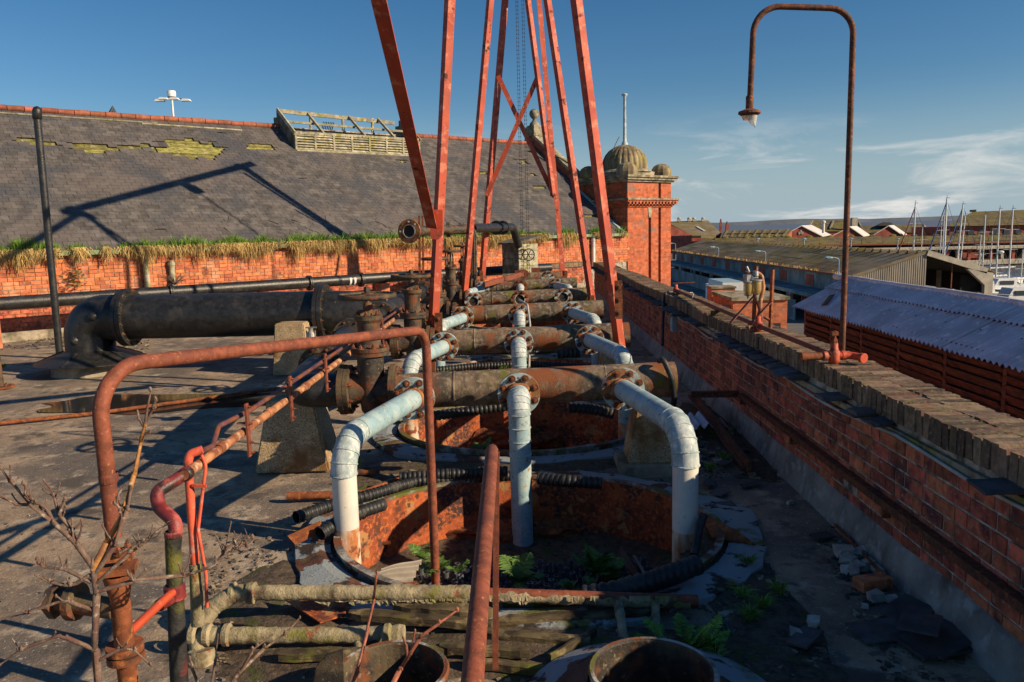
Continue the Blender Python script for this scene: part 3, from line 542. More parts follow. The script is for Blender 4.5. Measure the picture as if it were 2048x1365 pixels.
for r, z in prof:
    for k in range(nr):
        q = 1 - (0.035 if k % 3 == 0 else 0); a = 2 * math.pi * k / nr; vs.append(ctr + V((r * q * math.cos(a), r * q * math.sin(a), zc + z)))
mb.add(vs, [(i * nr + k, i * nr + (k + 1) % nr, (i + 1) * nr + (k + 1) % nr, (i + 1) * nr + k) for i in range(len(prof) - 1) for k in range(nr)])
obj('dome', mb, 'dome_wood', tw)
for a, b in ((-1, -1), (1, -1), (-1, 1), (1, 1)):
    p = ctr + BD * (a * 1.12) + BN * (b * 1.12); mb = MB(); vs = []
    for r, z in ((0.44, 0.0), (0.46, 0.16), (0.43, 0.3), (0.33, 0.44), (0.18, 0.53), (0.02, 0.56)):
        for k in range(24): q = 1 - (0.05 if k % 2 else 0); vs.append(p + V((r * q * math.cos(k * math.pi / 12), r * q * math.sin(k * math.pi / 12), zc + 0.005 + z)))
    mb.add(vs, [(i * 24 + k, i * 24 + (k + 1) % 24, (i + 1) * 24 + (k + 1) % 24, (i + 1) * 24 + k) for i in range(5) for k in range(24)]); obj('corner_dome', mb, 'dome_wood', tw)
pl = obj('flagpole', MB().lathe([(0.16, 1.38), (0.13, 1.5), (0.1, 1.55), (0.075, 1.6), (0.06, 3.45), (0.10, 3.5), (0.13, 3.54), (0.13, 3.58), (0.02, 3.62)], ctr + V((0, 0, zc)), n=14, smooth=True), 'galv_wrap', tw)
obj('lightning_rod', MB().tube(fillet([ctr + BD * -0.9 + V((0, 0, zc + 0.7)), ctr + BD * -0.75 + V((0, 0, zc + 1.2)), ctr + BD * -0.35 + V((0, 0, zc + 1.75))], 0.6), 0.018, 6), 'chain', tw)

# ---- low wall with bullnose coping in front of the building
LW = 0.8
low = thing('low_wall', 'low brick kerb wall with dark bullnose coping before the orange brick building', 'wall', Wp(5, -0.6, 0))
def Lp(t, r, z): return Wp(t, -LW + r, z)
LT0, LT1 = -7.0, 16.9
obj('wall_core', MB().box(Lp((LT0 + LT1) / 2, 0.36, 0.33), (LT1 - LT0, 0.68, 1.1), M=RB), 'mortar', low)
obj('plinth', MB().box(Lp((LT0 + LT1) / 2, -0.02, 0.06), (LT1 - LT0, 0.1, 0.3), M=RB), 'concrete', low)
items = []
for row in range(6):
    z = 0.22 + 0.1 * row; t = LT0 + (0.12 if row % 2 else 0)
    while t < LT1: items.append((Lp(t + 0.112, 0.05 + jitter(0.004), z + 0.044), (0.225, 0.1, 0.088), RB)); t += 0.237
field('brick', items, 'brick_red', low, 200)
items = []; t = LT0
while t < LT1:
    items.append((Lp(t + 0.12, 0.32, 0.925 + jitter(0.004)), (0.235, 0.72, 0.16), RB @ Matrix.Rotation(jitter(0.01), 3, 'Z'))); t += 0.246
field('coping_brick', items, 'coping', low)

# ---- grass rooted in the gutter: green on top, straw hanging down
def blade(mb, p, dv, w_, bend):
    side = dv.cross(V((jitter(1), jitter(1), jitter(0.3)))).normalized() * w_; a, b, c = p, p + dv * 0.55, p + dv * 0.9 + bend
    mb.add([a - side, a + side, b + side * 0.7, b - side * 0.7, c], [(0, 1, 2, 3), (3, 2, 4)])
gg, gs = MB(), MB()
def clump(t, wd, gh, sl_, ng, ns):
    for _ in range(ng):
        a = random.gauss(0, wd * 0.5); p = Wp(t + a, random.uniform(-0.18, 0.2), EZ + 0.05); h = 1.3 * gh * random.uniform(0.4, 1.1) * (1 - 0.5 * min(1, abs(a) / (wd * 1.2)))
        blade(gg, p, V((jitter(0.5) * h, jitter(0.4) * h, h)) - BN * random.uniform(0, 0.35) * h, 0.006, V((jitter(0.05), jitter(0.05), -0.12 * h)))
    for _ in range(ns):
        a = random.gauss(0, wd * 0.5); p = Wp(t + a, random.uniform(-0.3, -0.08), EZ + random.uniform(0.0, 0.12)); ln = sl_ * random.uniform(0.35, 1.1) * (1 - 0.55 * min(1, abs(a) / (wd * 1.1)))
        blade(gs, p, BN * -random.uniform(0.02, 0.16) + BD * jitter(0.16) + V((0, 0, -ln)), 0.0055, V((jitter(0.05), 0, -0.03)) + BN * 0.05)
t = T0
while t < 20.1:
    px = proj(Wp(t, -0.1, EZ))[0]; dens = 0.62 + 0.9 * noise.noise(V((t * 0.9, 3.7, 0))) + (0.2 if px < 700 else -0.1)
    bare = 128 < px < 150 or 178 < px < 240 or 404 < px < 424 or 1090 < px < 1120 or 1150 < px < 1185
    if dens > 0.12 and not bare: clump(t + jitter(0.1), random.uniform(0.14, 0.34), random.uniform(0.14, 0.38), random.uniform(0.22, 0.75) * min(1.1, 0.5 + dens * 0.6), int(190 * min(dens + 0.15, 1.1)), int(190 * min(dens + 0.1, 1.1)))
    t += random.uniform(0.14, 0.32)
for px in (150, 205): clump(t_at(px), 0.14, 0.15, 0.5, 60, 120)
tag(obj('gutter_grass', gg, 'grass_green', None, 'stuff'), 'green grass growing along the gutter of the slate roof', 'grass', kind='stuff')
tag(obj('hanging_dry_grass', gs, 'grass_straw', None, 'stuff'), 'straw coloured dead grass hanging over the orange brick wall', 'dry grass', kind='stuff')

# ================================================================== BEYOND THE PARAPET: yard, dock, town, estuary
GZ = -8.0
mb = MB(); mb.quad((-400, -60, GZ), (400, -60, GZ), (400, 420, GZ), (-400, 420, GZ)); tag(obj('ground', mb, 'yard'), 'dark tarmac yard far below the roof', 'ground', kind='structure')
mb = MB(); mb.quad((-30000, 420, -9.5), (30000, 420, -9.5), (30000, 26000, -9.5), (-30000, 26000, -9.5)); tag(obj('sea', mb, 'sea'), 'grey blue estuary water on the horizon', 'water', kind='structure')
mb = MB(); mb.quad((48.5, 62, GZ + 0.03), (260, 62, GZ + 0.03), (260, 176, GZ + 0.03), (48.5, 176, GZ + 0.03)); tag(obj('dock_water', mb, 'water'), 'still dock water under the moored yachts', 'water', kind='structure')
mb = MB(); xs = list(range(-14000, 14001, 250)); vs = []
for x in xs:
    h = 34 + 26 * noise.noise(V((x * 0.0011, 0, 0))) + 14 * noise.noise(V((x * 0.006, 2, 0)))
    vs += [V((x, 9000, -9.4)), V((x, 9060, h)), V((x, 9900, h * 0.9))]
mb.add(vs, [(i * 3 + j, i * 3 + 3 + j, i * 3 + 4 + j, i * 3 + 1 + j) for i in range(len(xs) - 1) for j in range(2)]); tag(obj('far_shore', mb, 'far_land'), 'low wooded far shore across the estuary', 'land', kind='structure')
# the building this roof belongs to
mb = MB(); mb.box((-11.6, 13.5, -4.3), (29.3, 33.5, 7.4)); tag(obj('building_below', mb, 'brick_far_y'), 'brick factory block that carries the roof deck', 'building', kind='structure')

def box_ab(mb, a, b): return mb.box([(p + q) / 2 for p, q in zip(a, b)], [abs(q - p) for p, q in zip(a, b)])
# ---- long market shed running away beside the yard
SX0, SX1, SYA, SYB, SE, SR = 33.7, 46.9, 78.7, 172.0, -3.0, -1.0; SM = (SX0 + SX1) / 2
sh = thing('market_shed', 'long low fish market shed with mossy sheet roof and concrete portal end', 'shed', (SM, 125, GZ))
def slope_sheet(mb, x0, z0, x1, z1, ya, yb, th=0.12): return mb.prism([(x0, ya, z0), (x1, ya, z1), (x1, ya, z1 - th), (x0, ya, z0 - th)], (0, yb - ya, 0))
k = 0; y = SYA + 0.3
while y < SYB:
    for (xa, za, xb, zb) in ((SX0 - 0.6, SE - 0.18, SX0 + 2.4, SE + 0.73), (SX0 + 2.42, SE + 0.75, SX0 + 4.4, SE + 1.33), (SX0 + 4.42, SE + 1.34, SM, SR)):
        obj('roof_sheet', slope_sheet(MB(), xa, za + jitter(0.02), xb, zb, y, y + 7.45), ('shed_roof', 'mossy_roof', 'shed_roof')[(k + (1 if xa > SX0 + 2.4 and xb < SM else 0)) % 2 if k % 5 else 0], sh)
    y += 7.5; k += 1
obj('rear_roof', slope_sheet(MB(), SM, SR, SX1 + 0.4, SE - 0.1, SYA, SYB), 'shed_roof', sh)
for k in range(46): piece('ridge_cap', 'ridge_cap', lambda: MB().box((0, 0, 0), (0.9, 0.35, 0.22)).box((-0.9, 0, -0.13), (0.9, 0.16, 0.10)), 'shed_roof', sh, (SM, SYA + 1 + k * 2.0, SR + 0.08))
obj('front_wall', box_ab(MB(), (SX0, SYA, GZ), (SX0 + 0.3, SYB, SE - 0.2)), 'shed_wall', sh)
for k in range(11):
    y = SYA + 3 + k * 9.2; obj('brick_panel', box_ab(MB(), (SX0 - 0.06, y, -5.0), (SX0 + 0.1, y + 2.4, -3.7)), 'brick_dock', sh)
obj('canopy', box_ab(MB(), (SX0 - 3.4, SYA + 2, -5.35), (SX0, SYB, -5.15)).bar((SX0 - 3.4, SYA + 2, -5.3), (SX0 - 3.4, SYB, -5.3), 0.15, 0.4), 'shed_wall', sh)
for k in range(34):
    y = SYA + 2.5 + k * 2.75; m_ = ('dark_inside', 'brick_dock', 'white_paint', 'brick_dock', 'dark_inside')[k * 7 % 5]; obj('loading_door', box_ab(MB(), (SX0 - 0.12, y, -7.7), (SX0 + 0.05, y + 2.0, -5.5)), m_, sh)
for k in range(13): y = SYA + 3 + k * 7.5; obj('canopy_post', MB().bar((SX0 - 3.2, y, GZ), (SX0 - 3.2, y, -5.35), 0.25, 0.25), 'pale_concrete', sh)
obj('eaves_gutter', MB().bar((SX0 - 0.75, SYA, SE - 0.18), (SX0 - 0.75, SYB, SE - 0.18), 0.22, 0.2), 'rail_rust', sh)
mb = MB()
for k in range(48): mb.bar((SX0 - 0.7, SYA + 2 + k * 1.9, SE - 0.1), (SX0 - 0.7, SYA + 2 + k * 1.9, SE + 0.75), 0.04, 0.04)
for z in (0.3, 0.72): mb.bar((SX0 - 0.7, SYA, SE + z), (SX0 - 0.7, SYB, SE + z), 0.03, 0.03)
obj('eaves_railing', mb, 'rust', sh)
# corrugated gable half, rib by rib
for k in range(30):
    x = SX0 + 0.15 + k * (SM - SX0 - 0.1) / 30; top = SE + (SR - SE) * (x - SX0) / (SM - SX0)
    piece('cladding_rib', 'unit_shed_clad', unit, 'shed_clad', sh, (x + 0.08, SYA - 0.03, (top + GZ) / 2), None, (0.12, 0.14, top - GZ))
obj('gable_sheet', MB().prism([(SX0, SYA, GZ), (SM, SYA, GZ), (SM, SYA, SR), (SX0, SYA, SE)], (0, 0.06, 0)), 'shed_clad', sh)
obj('portal_frame', MB().bar((SM, SYA, SR + 0.05), (SX1 - 0.6, SYA, SE + 0.1), 0.5, 0.55, (0, 0, 1)).prism([(SX1 - 2.6, SYA - 0.25, SE + 0.35), (SX1, SYA - 0.25, SE - 0.1), (SX1, SYA - 0.25, GZ), (SX1 - 0.8, SYA - 0.25, GZ), (SX1 - 0.8, SYA - 0.25, SE - 1.3)], (0, 0.5, 0)), 'pale_concrete', sh)
obj('barge', MB().bar((SX0 - 0.7, SYA - 0.05, SE - 0.15), (SM, SYA - 0.05, SR + 0.12), 0.25, 0.3).bar((SM, SYA - 0.05, SR + 0.12), (SX1 + 0.3, SYA - 0.05, SE - 0.05), 0.25, 0.12), 'shed_roof', sh)
obj('eaves_corbel', MB().prism([(SX0 - 1.1, SYA - 0.2, SE - 0.3), (SX0 + 0.2, SYA - 0.2, SE - 0.1), (SX0 + 0.2, SYA - 0.2, SE - 1.1), (SX0 - 0.2, SYA - 0.2, SE - 1.1)], (0, 0.4, 0)), 'pale_concrete', sh)
obj('tie_rod', MB().bar((SM, SYA + 0.2, -5.2), (SX1 - 1.0, SYA + 0.2, -5.0), 0.1, 0.12).bar((SM + 2.7, SYA + 0.2, -5.1), (SM + 2.7, SYA + 0.2, -2.0), 0.1, 0.1), 'rust', sh)
for k in range(9):
    y = SYA + 9 + k * 10; obj('rear_column', MB().bar((SX1 - 0.4, y, GZ), (SX1 - 0.4, y, SE - 0.3), 0.5, 0.5), 'pale_concrete', sh)
obj('inner_column', MB().bar((SM + 1.6, SYA + 1, GZ), (SM + 1.6, SYA + 1, -5.2), 0.55, 0.5), 'pale_concrete', sh)
obj('inner_partition', box_ab(MB(), (SM + 4.2, SYA + 1.2, GZ), (SX1 - 0.7, SYA + 1.5, -3.4)), 'dark_inside', sh); obj('rear_lintel', box_ab(MB(), (SX1 - 0.35, SYA + 0.5, -5.2), (SX1 - 0.1, SYB, SE - 0.2)), 'dark_inside', sh)
obj('inner_ceiling', slope_sheet(MB(), SM, SR - 0.3, SX1, SE - 0.4, SYA + 0.4, SYB, 0.05), 'dark_inside', sh)
gs2 = MB()
for _ in range(1500):
    y = random.uniform(SYA + 3, SYB); p = V((SX0 - 0.7 + jitter(0.15), y, SE - 0.1))
    if noise.noise(V((y * 0.25, 1, 1))) > -0.1: blade(gs2, p, V((jitter(0.15), jitter(0.15), random.uniform(0.15, 0.55))), 0.03, V((jitter(0.1), 0, -0.05)))
tag(obj('shed_gutter_grass', gs2, 'grass_straw', None, 'stuff'), 'dry grass along the gutter of the long market shed', 'dry grass', kind='stuff')
# grey boarded fence before the shed
fe = thing('yard_fence', 'grey boarded fence between yard and market shed', 'fence', (29.0, 130, GZ))
for k in range(60): piece('fence_panel', 'unit_shed_wall', unit, 'shed_wall', fe, (29.0, 84 + k * 1.5, -6.9), None, (0.08, 1.47, 2.2))
# small eaves lamps on swan necks
for k, (px, py) in enumerate(((1352 - 5, 487), (1432, 490), (1525, 500), (1670, 512))):
    y = (SX0 - 0.9) * F / (px - 1043); p = V((SX0 - 0.9, y, SE + 0.05)); s_ = 1.0
    lp = thing('eaves_lamp', 'small pale blue lamp on the shed eaves, ' + ('farthest, beside the tower', 'second from the tower', 'third from the tower, above the brick chimney', 'nearest, beside the tall rusty pole')[k], 'lamp', p, 'lamps along the shed eaves')
    obj('neck', MB().tube(fillet([p, p + V((0, 0, 1.5)), p + V((-0.9, 0, 1.65))], 0.3), 0.06, 8), 'lamp_blue', lp); obj('lamp_head', MB().blob(p + V((-1.1, 0, 1.6)), (0.5, 0.28, 0.16), k), 'lamp_blue', lp)

# ---- box lorry in the yard
tx, ty = 24.6, 95.0
lo = thing('box_lorry', 'white box lorry parked in the yard below the parapet', 'lorry', (tx, ty, GZ))
obj('cargo_box', MB().box((tx, ty, GZ + 2.35), (2.5, 7.0, 2.5)), 'white_paint', lo); obj('box_roof', MB().box((tx, ty, GZ + 3.63), (2.46, 6.96, 0.05)), 'lamp_blue', lo)
obj('cab', MB().prism([(tx - 1.15, ty + 3.6, GZ + 0.6), (tx + 1.15, ty + 3.6, GZ + 0.6), (tx + 1.15, ty + 3.6, GZ + 2.9), (tx - 1.15, ty + 3.6, GZ + 2.9)], (0, 1.8, 0)), 'white_paint', lo)
obj('chassis', MB().box((tx, ty, GZ + 0.9), (0.9, 7.5, 0.3)), 'hull_dark', lo); obj('rear_bumper', MB().box((tx, ty - 3.5, GZ + 0.7), (2.3, 0.1, 0.2)), 'hull_dark', lo)
for a in (-1, 1):
    for b in (-2.4, 3.9):
        wh = obj('wheel', MB().lathe([(0.2, -0.15), (0.48, -0.15), (0.5, 0), (0.48, 0.15), (0.2, 0.15)], (tx + a * 1.0, ty + b, GZ + 0.5), (1, 0, 0), 16), 'hull_dark', lo); obj('hub', MB().disc((tx + a * 1.0 - 0.16, ty + b, GZ + 0.5), (1, 0, 0), 0.2, 0.32, 12), 'mast_metal', wh)

# ---- small brick outhouse and chimney just beyond the parapet
oy = 30.0
def O(px, py, dy=0): return PY(px, py, oy + dy)
oh = thing('brick_outhouse', 'low orange brick outhouse with flat coped walls and a square chimney stack', 'outhouse', (8.8, 31, -6))
a = O(1474, 602); b = O(1575, 599); zt = a.z
obj('tall_block', box_ab(MB(), (a.x - 0.15, oy, -8), (b.x, oy + 3.2, zt)), 'brick_far_y', oh); obj('tall_coping', box_ab(MB(), (a.x - 0.22, oy - 0.08, zt), (b.x + 0.08, oy + 3.3, zt + 0.12)), 'stone', oh)
c = O(1405, 640); obj('low_block', box_ab(MB(), (c.x - 0.4, oy + 0.4, -8), (a.x - 0.16, oy + 3.0, zt - 0.35)), 'brick_far_y', oh); obj('low_coping', box_ab(MB(), (c.x - 0.45, oy + 0.32, zt - 0.35), (a.x - 0.17, oy + 0.85, zt - 0.22)), 'stone', oh)
obj('doorway', box_ab(MB(), (b.x - 0.5, oy - 0.03, -3), (b.x - 0.25, oy + 0.1, zt - 0.9)), 'dark_inside', oh)
e = PY(1424, 605, 33.5); f_ = PY(1470, 605, 33.5); ct = PY(1424, 578, 33.5).z
obj('chimney_stack', box_ab(MB(), (e.x, 33.5, -8), (f_.x, 34.4, ct)), 'brick_far_y', oh); obj('chimney_cap', box_ab(MB(), (e.x - 0.04, 33.46, ct), (f_.x + 0.04, 34.44, ct + 0.08)), 'stone', oh)

# ---- louvred shed just over the wall
LXE, LXR, LYB, LYA = 6.78, 7.77, 18.6, 1.5; LZE, LZR, LZB = 0.43, 0.905, -0.45
ls = thing('louvred_shed', 'red louvred timber shed with a grey corrugated roof beyond the parapet', 'shed', (LXE, 10, -1))
nb = 11; bay = (LYB - LYA) / nb
for k in range(nb + 1): obj('louvre_post', MB().bar((LXE - 0.02, LYA + k * bay, LZB), (LXE - 0.02, LYA + k * bay, LZE - 0.02), 0.09, 0.09), 'louvre', ls)
for k in range(nb):
    for j in range(6):
        piece('louvre_board', 'unit_louvre', unit, 'louvre', ls, (LXE - 0.05 + jitter(0.01), LYA + (k + 0.5) * bay, LZB + 0.10 + j * 0.135 + jitter(0.012)), Matrix.Rotation(-0.6 + jitter(0.12), 3, 'Y') @ Matrix.Rotation(jitter(0.012), 3, 'X'), (0.02, bay - 0.1, 0.155))
obj('louvre_sill', MB().bar((LXE - 0.12, LYA, LZB - 0.02), (LXE - 0.12, LYB, LZB - 0.02), 0.25, 0.14), 'louvre', ls)
obj('shed_core', box_ab(MB(), (LXE + 0.12, LYA, -8), (LXR + 1.2, LYB - 0.05, LZE - 0.02)), 'dark_inside', ls)
obj('base_wall', box_ab(MB(), (LXE - 0.1, LYA, -8), (LXE + 0.1, LYB, LZB - 0.1)), 'louvre', ls)
mb = MB(); pitch = 0.14
obj('end_wall', MB().prism([(LXE, LYB, LZB), (LXE, LYB, LZE), (LXR, LYB, LZR - 0.02), (2 * LXR - LXE, LYB, LZE), (2 * LXR - LXE, LYB, LZB)], (0, -0.06, 0)), 'louvre', ls)
def corr_sheet(y0, y1, x0, z0, x1, z1, amp=0.026, lift=0.0):
    mb = MB(); n = max(2, int((y1 - y0) / pitch * 6)); nx = 4; vs = []
    for i in range(n + 1):
        y = y0 + (y1 - y0) * i / n; q = amp * math.sin(2 * math.pi * y / pitch) + lift
        for j in range(nx): t = j / (nx - 1); vs.append(V((x0 + (x1 - x0) * t, y, z0 + (z1 - z0) * t + q)))
    return mb.add(vs, [(i * nx + j, i * nx + j + 1, (i + 1) * nx + j + 1, (i + 1) * nx + j) for i in range(n) for j in range(nx - 1)], True)
y = LYA; k = 0
while y < LYB + 0.25:
    y1 = min(y + 0.99, LYB + 0.3)
    hole = (k == 15)
    obj('roof_sheet', corr_sheet(y, y1, LXE - 0.28, LZE - 0.128, (LXE + LXR) / 2 + 0.05, (LZE + LZR) / 2 + 0.05, lift=0.012 * (k % 2)), 'corrugated', ls)
    obj('roof_sheet', corr_sheet(y, y1, (LXE + LXR) / 2, (LZE + LZR) / 2 + 0.04, LXR, LZR + 0.045, lift=0.028 + 0.012 * (k % 2)), 'corrugated', ls)
    y = y1 - 0.02; k += 1
    if y1 > LYB + 0.28: break
obj('rear_roof', MB().prism([(LXR, LYA, LZR + 0.05), (2 * LXR - LXE + 0.3, LYA, LZE - 0.1), (2 * LXR - LXE + 0.3, LYA, LZE - 0.12), (LXR, LYA, LZR + 0.03)], (0, LYB - LYA + 0.3, 0)), 'corrugated', ls)
for k in range(18): piece('ridge_capping', 'ridge_capping', lambda: MB().tube([(0, -0.52, 0), (0, 0.52, 0)], 0.075, 10), 'corrugated', ls, (LXR, LYA + 0.5 + k * 1.0, LZR + 0.055 + jitter(0.008)))
for k in range(17):
    for fx in (0.25, 0.55, 0.95): piece('roof_bolt', 'roof_bolt', lambda: MB().lathe([(0.014, 0), (0.012, 0.012), (0.001, 0.016)], n=8), 'plastic_dark', ls, (LXE + (LXR - LXE) * fx, LYA + 0.5 + k, LZE + (LZR - LZE) * fx + 0.05))
p = PL(1650, 612, (LXE, 0, LZE), V((-(LZR - LZE), 0, LXR - LXE)).normalized()); obj('torn_hole', MB().bar(p + V((-0.1, -0.2, 0.035)), p + V((0.25, 0.25, 0.22)), 0.13, 0.012, (-0.4, 0, 1)), 'dark_inside', ls)
lrf = MB(); box_ab(lrf, (2.85, 0.5, -1.4), (6.4, 26, -1.2)); tag(obj('lower_roof', lrf, 'yard'), 'narrow dark lower roof between parapet and louvred shed', 'roof', kind='structure')

# ---- town roofs
def hall(name, label, cat, l, ap, r, Y, ext, wall, roof, wb, group=None, parts=None):
    """gable facing us from three picture points at distance Y, ridge running along ext"""
    L_, A_, R_ = PY(*l, Y), PY(*ap, Y), PY(*r, Y); e = V(ext); zb = min(L_.z, R_.z) - wb
    th = thing(name, label, cat, ((L_.x + R_.x) / 2, Y, zb), group)
    obj('wall', MB().prism([(L_.x, Y, zb), (R_.x, Y, zb), R_, A_, L_], e), wall, th); up_ = V((0, 0, 0.25)); o_ = V((0, -0.4, 0))
    obj('roof', MB().prism([L_ + o_ + V((-.5, 0, 0.02)), A_ + o_ + V((0, 0, 0.02)), A_ + o_ + up_, L_ + o_ + up_ + V((-.5, 0, 0))], e), roof, th)
    obj('roof', MB().prism([A_ + o_ + V((0.01, 0, 0.02)), R_ + o_ + V((.5, 0, 0.02)), R_ + o_ + up_ + V((.5, 0, 0)), A_ + o_ + up_ + V((0.01, 0, 0))], e), roof, th)
    return th, L_, A_, R_
W4 = [((1506, 474), (1527, 463), (1560, 474), 'leftmost and lowest of the row'), ((1566, 474), (1602, 453), (1640, 474), 'widest, with a small vent in its gable'), ((1666, 474), (1698, 455), (1722, 474), 'third of the row, behind the rusty pole'), ((1748, 472), (1776, 453), (1800, 472), 'last of the row before the masts')]
for l, ap, r, q in W4:
    th, L_, A_, R_ = hall('white_roofed_hall', 'red gabled hall with a white roof, ' + q, 'hall', l, ap, r, 225, (8.0, 14.0, 0), 'brick_dock', 'white_roof', 8, 'white roofed halls across the dock')
    if 'vent' in q:
        for k in range(3): obj('gable_vent', MB().box(((A_.x) + (k - 1) * 0.5, 224.9, A_.z - 1.9 + (0.3 if k == 1 else 0)), (0.3, 0.2, 0.8 + (0.4 if k == 1 else 0))), 'pale_concrete', th)
# wide slate roof nearest the tower: broad slope facing us
def slope_roof(name, label, cat, tlp, trp, brp, blp, Yf, Yb, mat, wb, wallm, group=None):
    a, b, c, d = PY(*tlp, Yb), PY(*trp, Yb), PY(*brp, Yf), PY(*blp, Yf)
    th = thing(name, label, cat, ((c.x + d.x) / 2, Yf, min(c.z, d.z) - wb), group)
    obj('roof', MB().prism([d, c, b, a], (0, 0.05, -0.3)), mat, th)
    dn = V((0, 0, -wb)); obj('wall', MB().add([d + V((0, .3, -.3)), c + V((0, .3, -.3)), c + V((0, .3, -wb)), d + V((0, .3, -wb)), a + V((0, 0, -.3)), b + V((0, 0, -.3)), b + dn * 1.4, a + dn * 1.4], [(3, 2, 1, 0), (4, 5, 6, 7), (0, 4, 7, 3), (1, 2, 6, 5), (0, 1, 5, 4), (2, 3, 7, 6)]), wallm, th)
    return th, a, b, c, d
th, a, b, c, d = slope_roof('slate_roofed_warehouse', 'warehouse with pale slate roof and four ridge vents beside the tower', 'warehouse', (1332, 444), (1416, 441), (1446, 470), (1384, 471), 205, 222, 'shed_roof', 6, 'brick_dock')
for px in (1358, 1378, 1388, 1406): p = PY(px, 441, 221); obj('roof_vent', MB().box(p, (0.8, 0.8, 0.6)).lathe([(0.3, 0.2), (0.5, 0.4), (0.5, 0.65), (0.1, 0.9)], p, n=10), 'pale_concrete', th)
obj('rooflight', MB().prism([a.lerp(d, 0.45).lerp(b.lerp(c, 0.45), 0.50) + V((0, 0, .08)), a.lerp(d, 0.45).lerp(b.lerp(c, 0.45), 0.56) + V((0, 0, .08)), a.lerp(d, 0.75).lerp(b.lerp(c, 0.75), 0.60) + V((0, 0, .08)), a.lerp(d, 0.75).lerp(b.lerp(c, 0.75), 0.54) + V((0, 0, .08))], (0, 0, 0.1)), 'white_roof', th)
obj('gable_end', MB().add([PY(1330, 445, 206), PY(1384, 471, 204.6), PY(1330, 473, 204.6)], [(0, 2, 1)]).add([PY(1330, 445, 206.3), PY(1384, 471, 204.9), PY(1330, 473, 204.9)], [(0, 1, 2)]), 'brick_dock', th)
obj('annexe', MB().prism([PY(1402, 476, 200), PY(1432, 478, 200), PY(1432, 468, 204), PY(1402, 468, 204)], (0, 0, -4)), 'shed_roof', th)
for px, tp, wd, q in ((1441.5, 444, 4, 'tall thin'), (1454, 449, 6, 'short broad')):
    p = PY(px, 459, 260); h = PY(px, tp, 260).z - p.z; ck = thing('brick_chimney', q + ' red brick chimney before the estuary', 'chimney', p, 'chimneys by the estuary'); w_ = wd * 260 / F
    obj('stack', MB().box(p + V((0, 0, h / 2 - 2)), (w_, w_, h + 4)), 'brick_dock', ck); obj('pot', MB().lathe([(0.3, 0), (0.25, 0.9), (0.2, 0.9)], p + V((0, 0, h)), n=10), 'brick_dock', ck)
th, a, b, c, d = slope_roof('skylit_shed', 'low mossy roofed shed with rows of small skylights', 'shed', (1447, 462), (1584, 459), (1572, 474), (1440, 475), 195, 208, 'mossy_roof', 6, 'brick_dock')
for k in range(5):
    u = 0.1 + k * 0.17; p = a.lerp(b, u).lerp(d.lerp(c, u), 0.55); obj('skylight', MB().box(p + V((0, 0, 0.12)), (1.5, 1.6, 0.1)), 'window_glass', th); obj('skylight', MB().box(p + V((2.0, 0, 0.12)), (1.5, 1.6, 0.1)), 'window_glass', th)
for k in range(9): u = (k + 0.5) / 9; p = a.lerp(b, u); q = d.lerp(c, u); obj('roof_rib', MB().bar(p + V((0, 0, .1)), q + V((0, 0, .1)), 0.5, 0.12), 'shed_roof', th)
th, a, b, c, d = slope_roof('gabled_hall', 'dark green mossy hall with three stone gable copings', 'hall', (1627, 442), (1716, 440), (1722, 462), (1620, 462), 262, 275, 'mossy_roof', 8, 'brick_dock')
for tp, bt in (((1625, 439), (1617, 455)), ((1667, 439), (1660, 458)), ((1717, 440), (1724, 457))): obj('gable_coping', MB().bar(PY(tp[0], tp[1] + 3, 274), PY(*bt, 263), 0.5, 0.35), 'stone', th)
p = PY(1708, 446, 262); obj('chimney', MB().box(p + V((0, 0, 0.3)), (1.8, 1.5, 2.8)), 'pale_concrete', th)
p = PY(1647, 452, 221); tag(obj('roof_flue', MB().lathe([(0.35, -2.0), (0.35, 0.8), (0.55, 0.8), (0.55, 1.3), (0.05, 1.5)], p, n=12), 'white_paint'), 'white metal flue standing on the widest white roofed hall', 'flue')
th, a, b, c, d = slope_roof('brown_roofed_row', 'brown roofed row of stores with a small hipped cupola', 'store', (1722, 451), (1848, 449), (1860, 464), (1722, 466), 240, 250, 'mossy_roof', 8, 'brick_dock')
obj('cupola', MB().add([PY(1755, 452, 243), PY(1790, 452, 243), PY(1780, 445, 246), PY(1765, 445, 246), PY(1755, 450, 250), PY(1790, 450, 250)], [(0, 1, 2, 3), (1, 5, 2), (0, 3, 4), (3, 2, 5, 4)]), 'dark_inside', th)
obj('end_gable', MB().prism([PY(1848, 449, 244), PY(1862, 464, 240), PY(1852, 464, 240)], (0, 1, 0)), 'pale_concrete', th)
# long quay building: mossy roof, orange gutter, pale canopy, dark bays
QY = 183.0
qb = thing('quay_building', 'long quay building with mossy roof, pale canopy and dark open bays', 'building', (80, QY, GZ))
for k in range(16):
    pa, pb = 1430 + k * 42, 1430 + (k + 1) * 42 - 1; hy = lambda px: 477 - (px - 1430) * 0.012
    obj('roof_bay', MB().prism([PY(pa, hy(pa) + 16, QY), PY(pb, hy(pb) + 16, QY), PY(pb, hy(pb), QY + 9), PY(pa, hy(pa), QY + 9)], (0, 0, -0.3)), 'mossy_roof', qb)
    p = PY(pa + 20, hy(pa) - 1, QY + 9); obj('ridge_lump', MB().blob(p, (0.9, 0.4, 0.4), k), 'mossy_roof', qb)
q0, q1 = PY(1430, 495, QY - 0.3), PY(2110, 483, QY - 0.3)
obj('eaves_gutter', MB().bar(q0, q1, 0.3, 0.35), 'rail_rust', qb)
q0, q1 = PY(1430, 506, QY - 4), PY(2110, 492, QY - 4); obj('canopy', MB().bar(q0, q1, 6.0, 0.5), 'pale_concrete', qb)
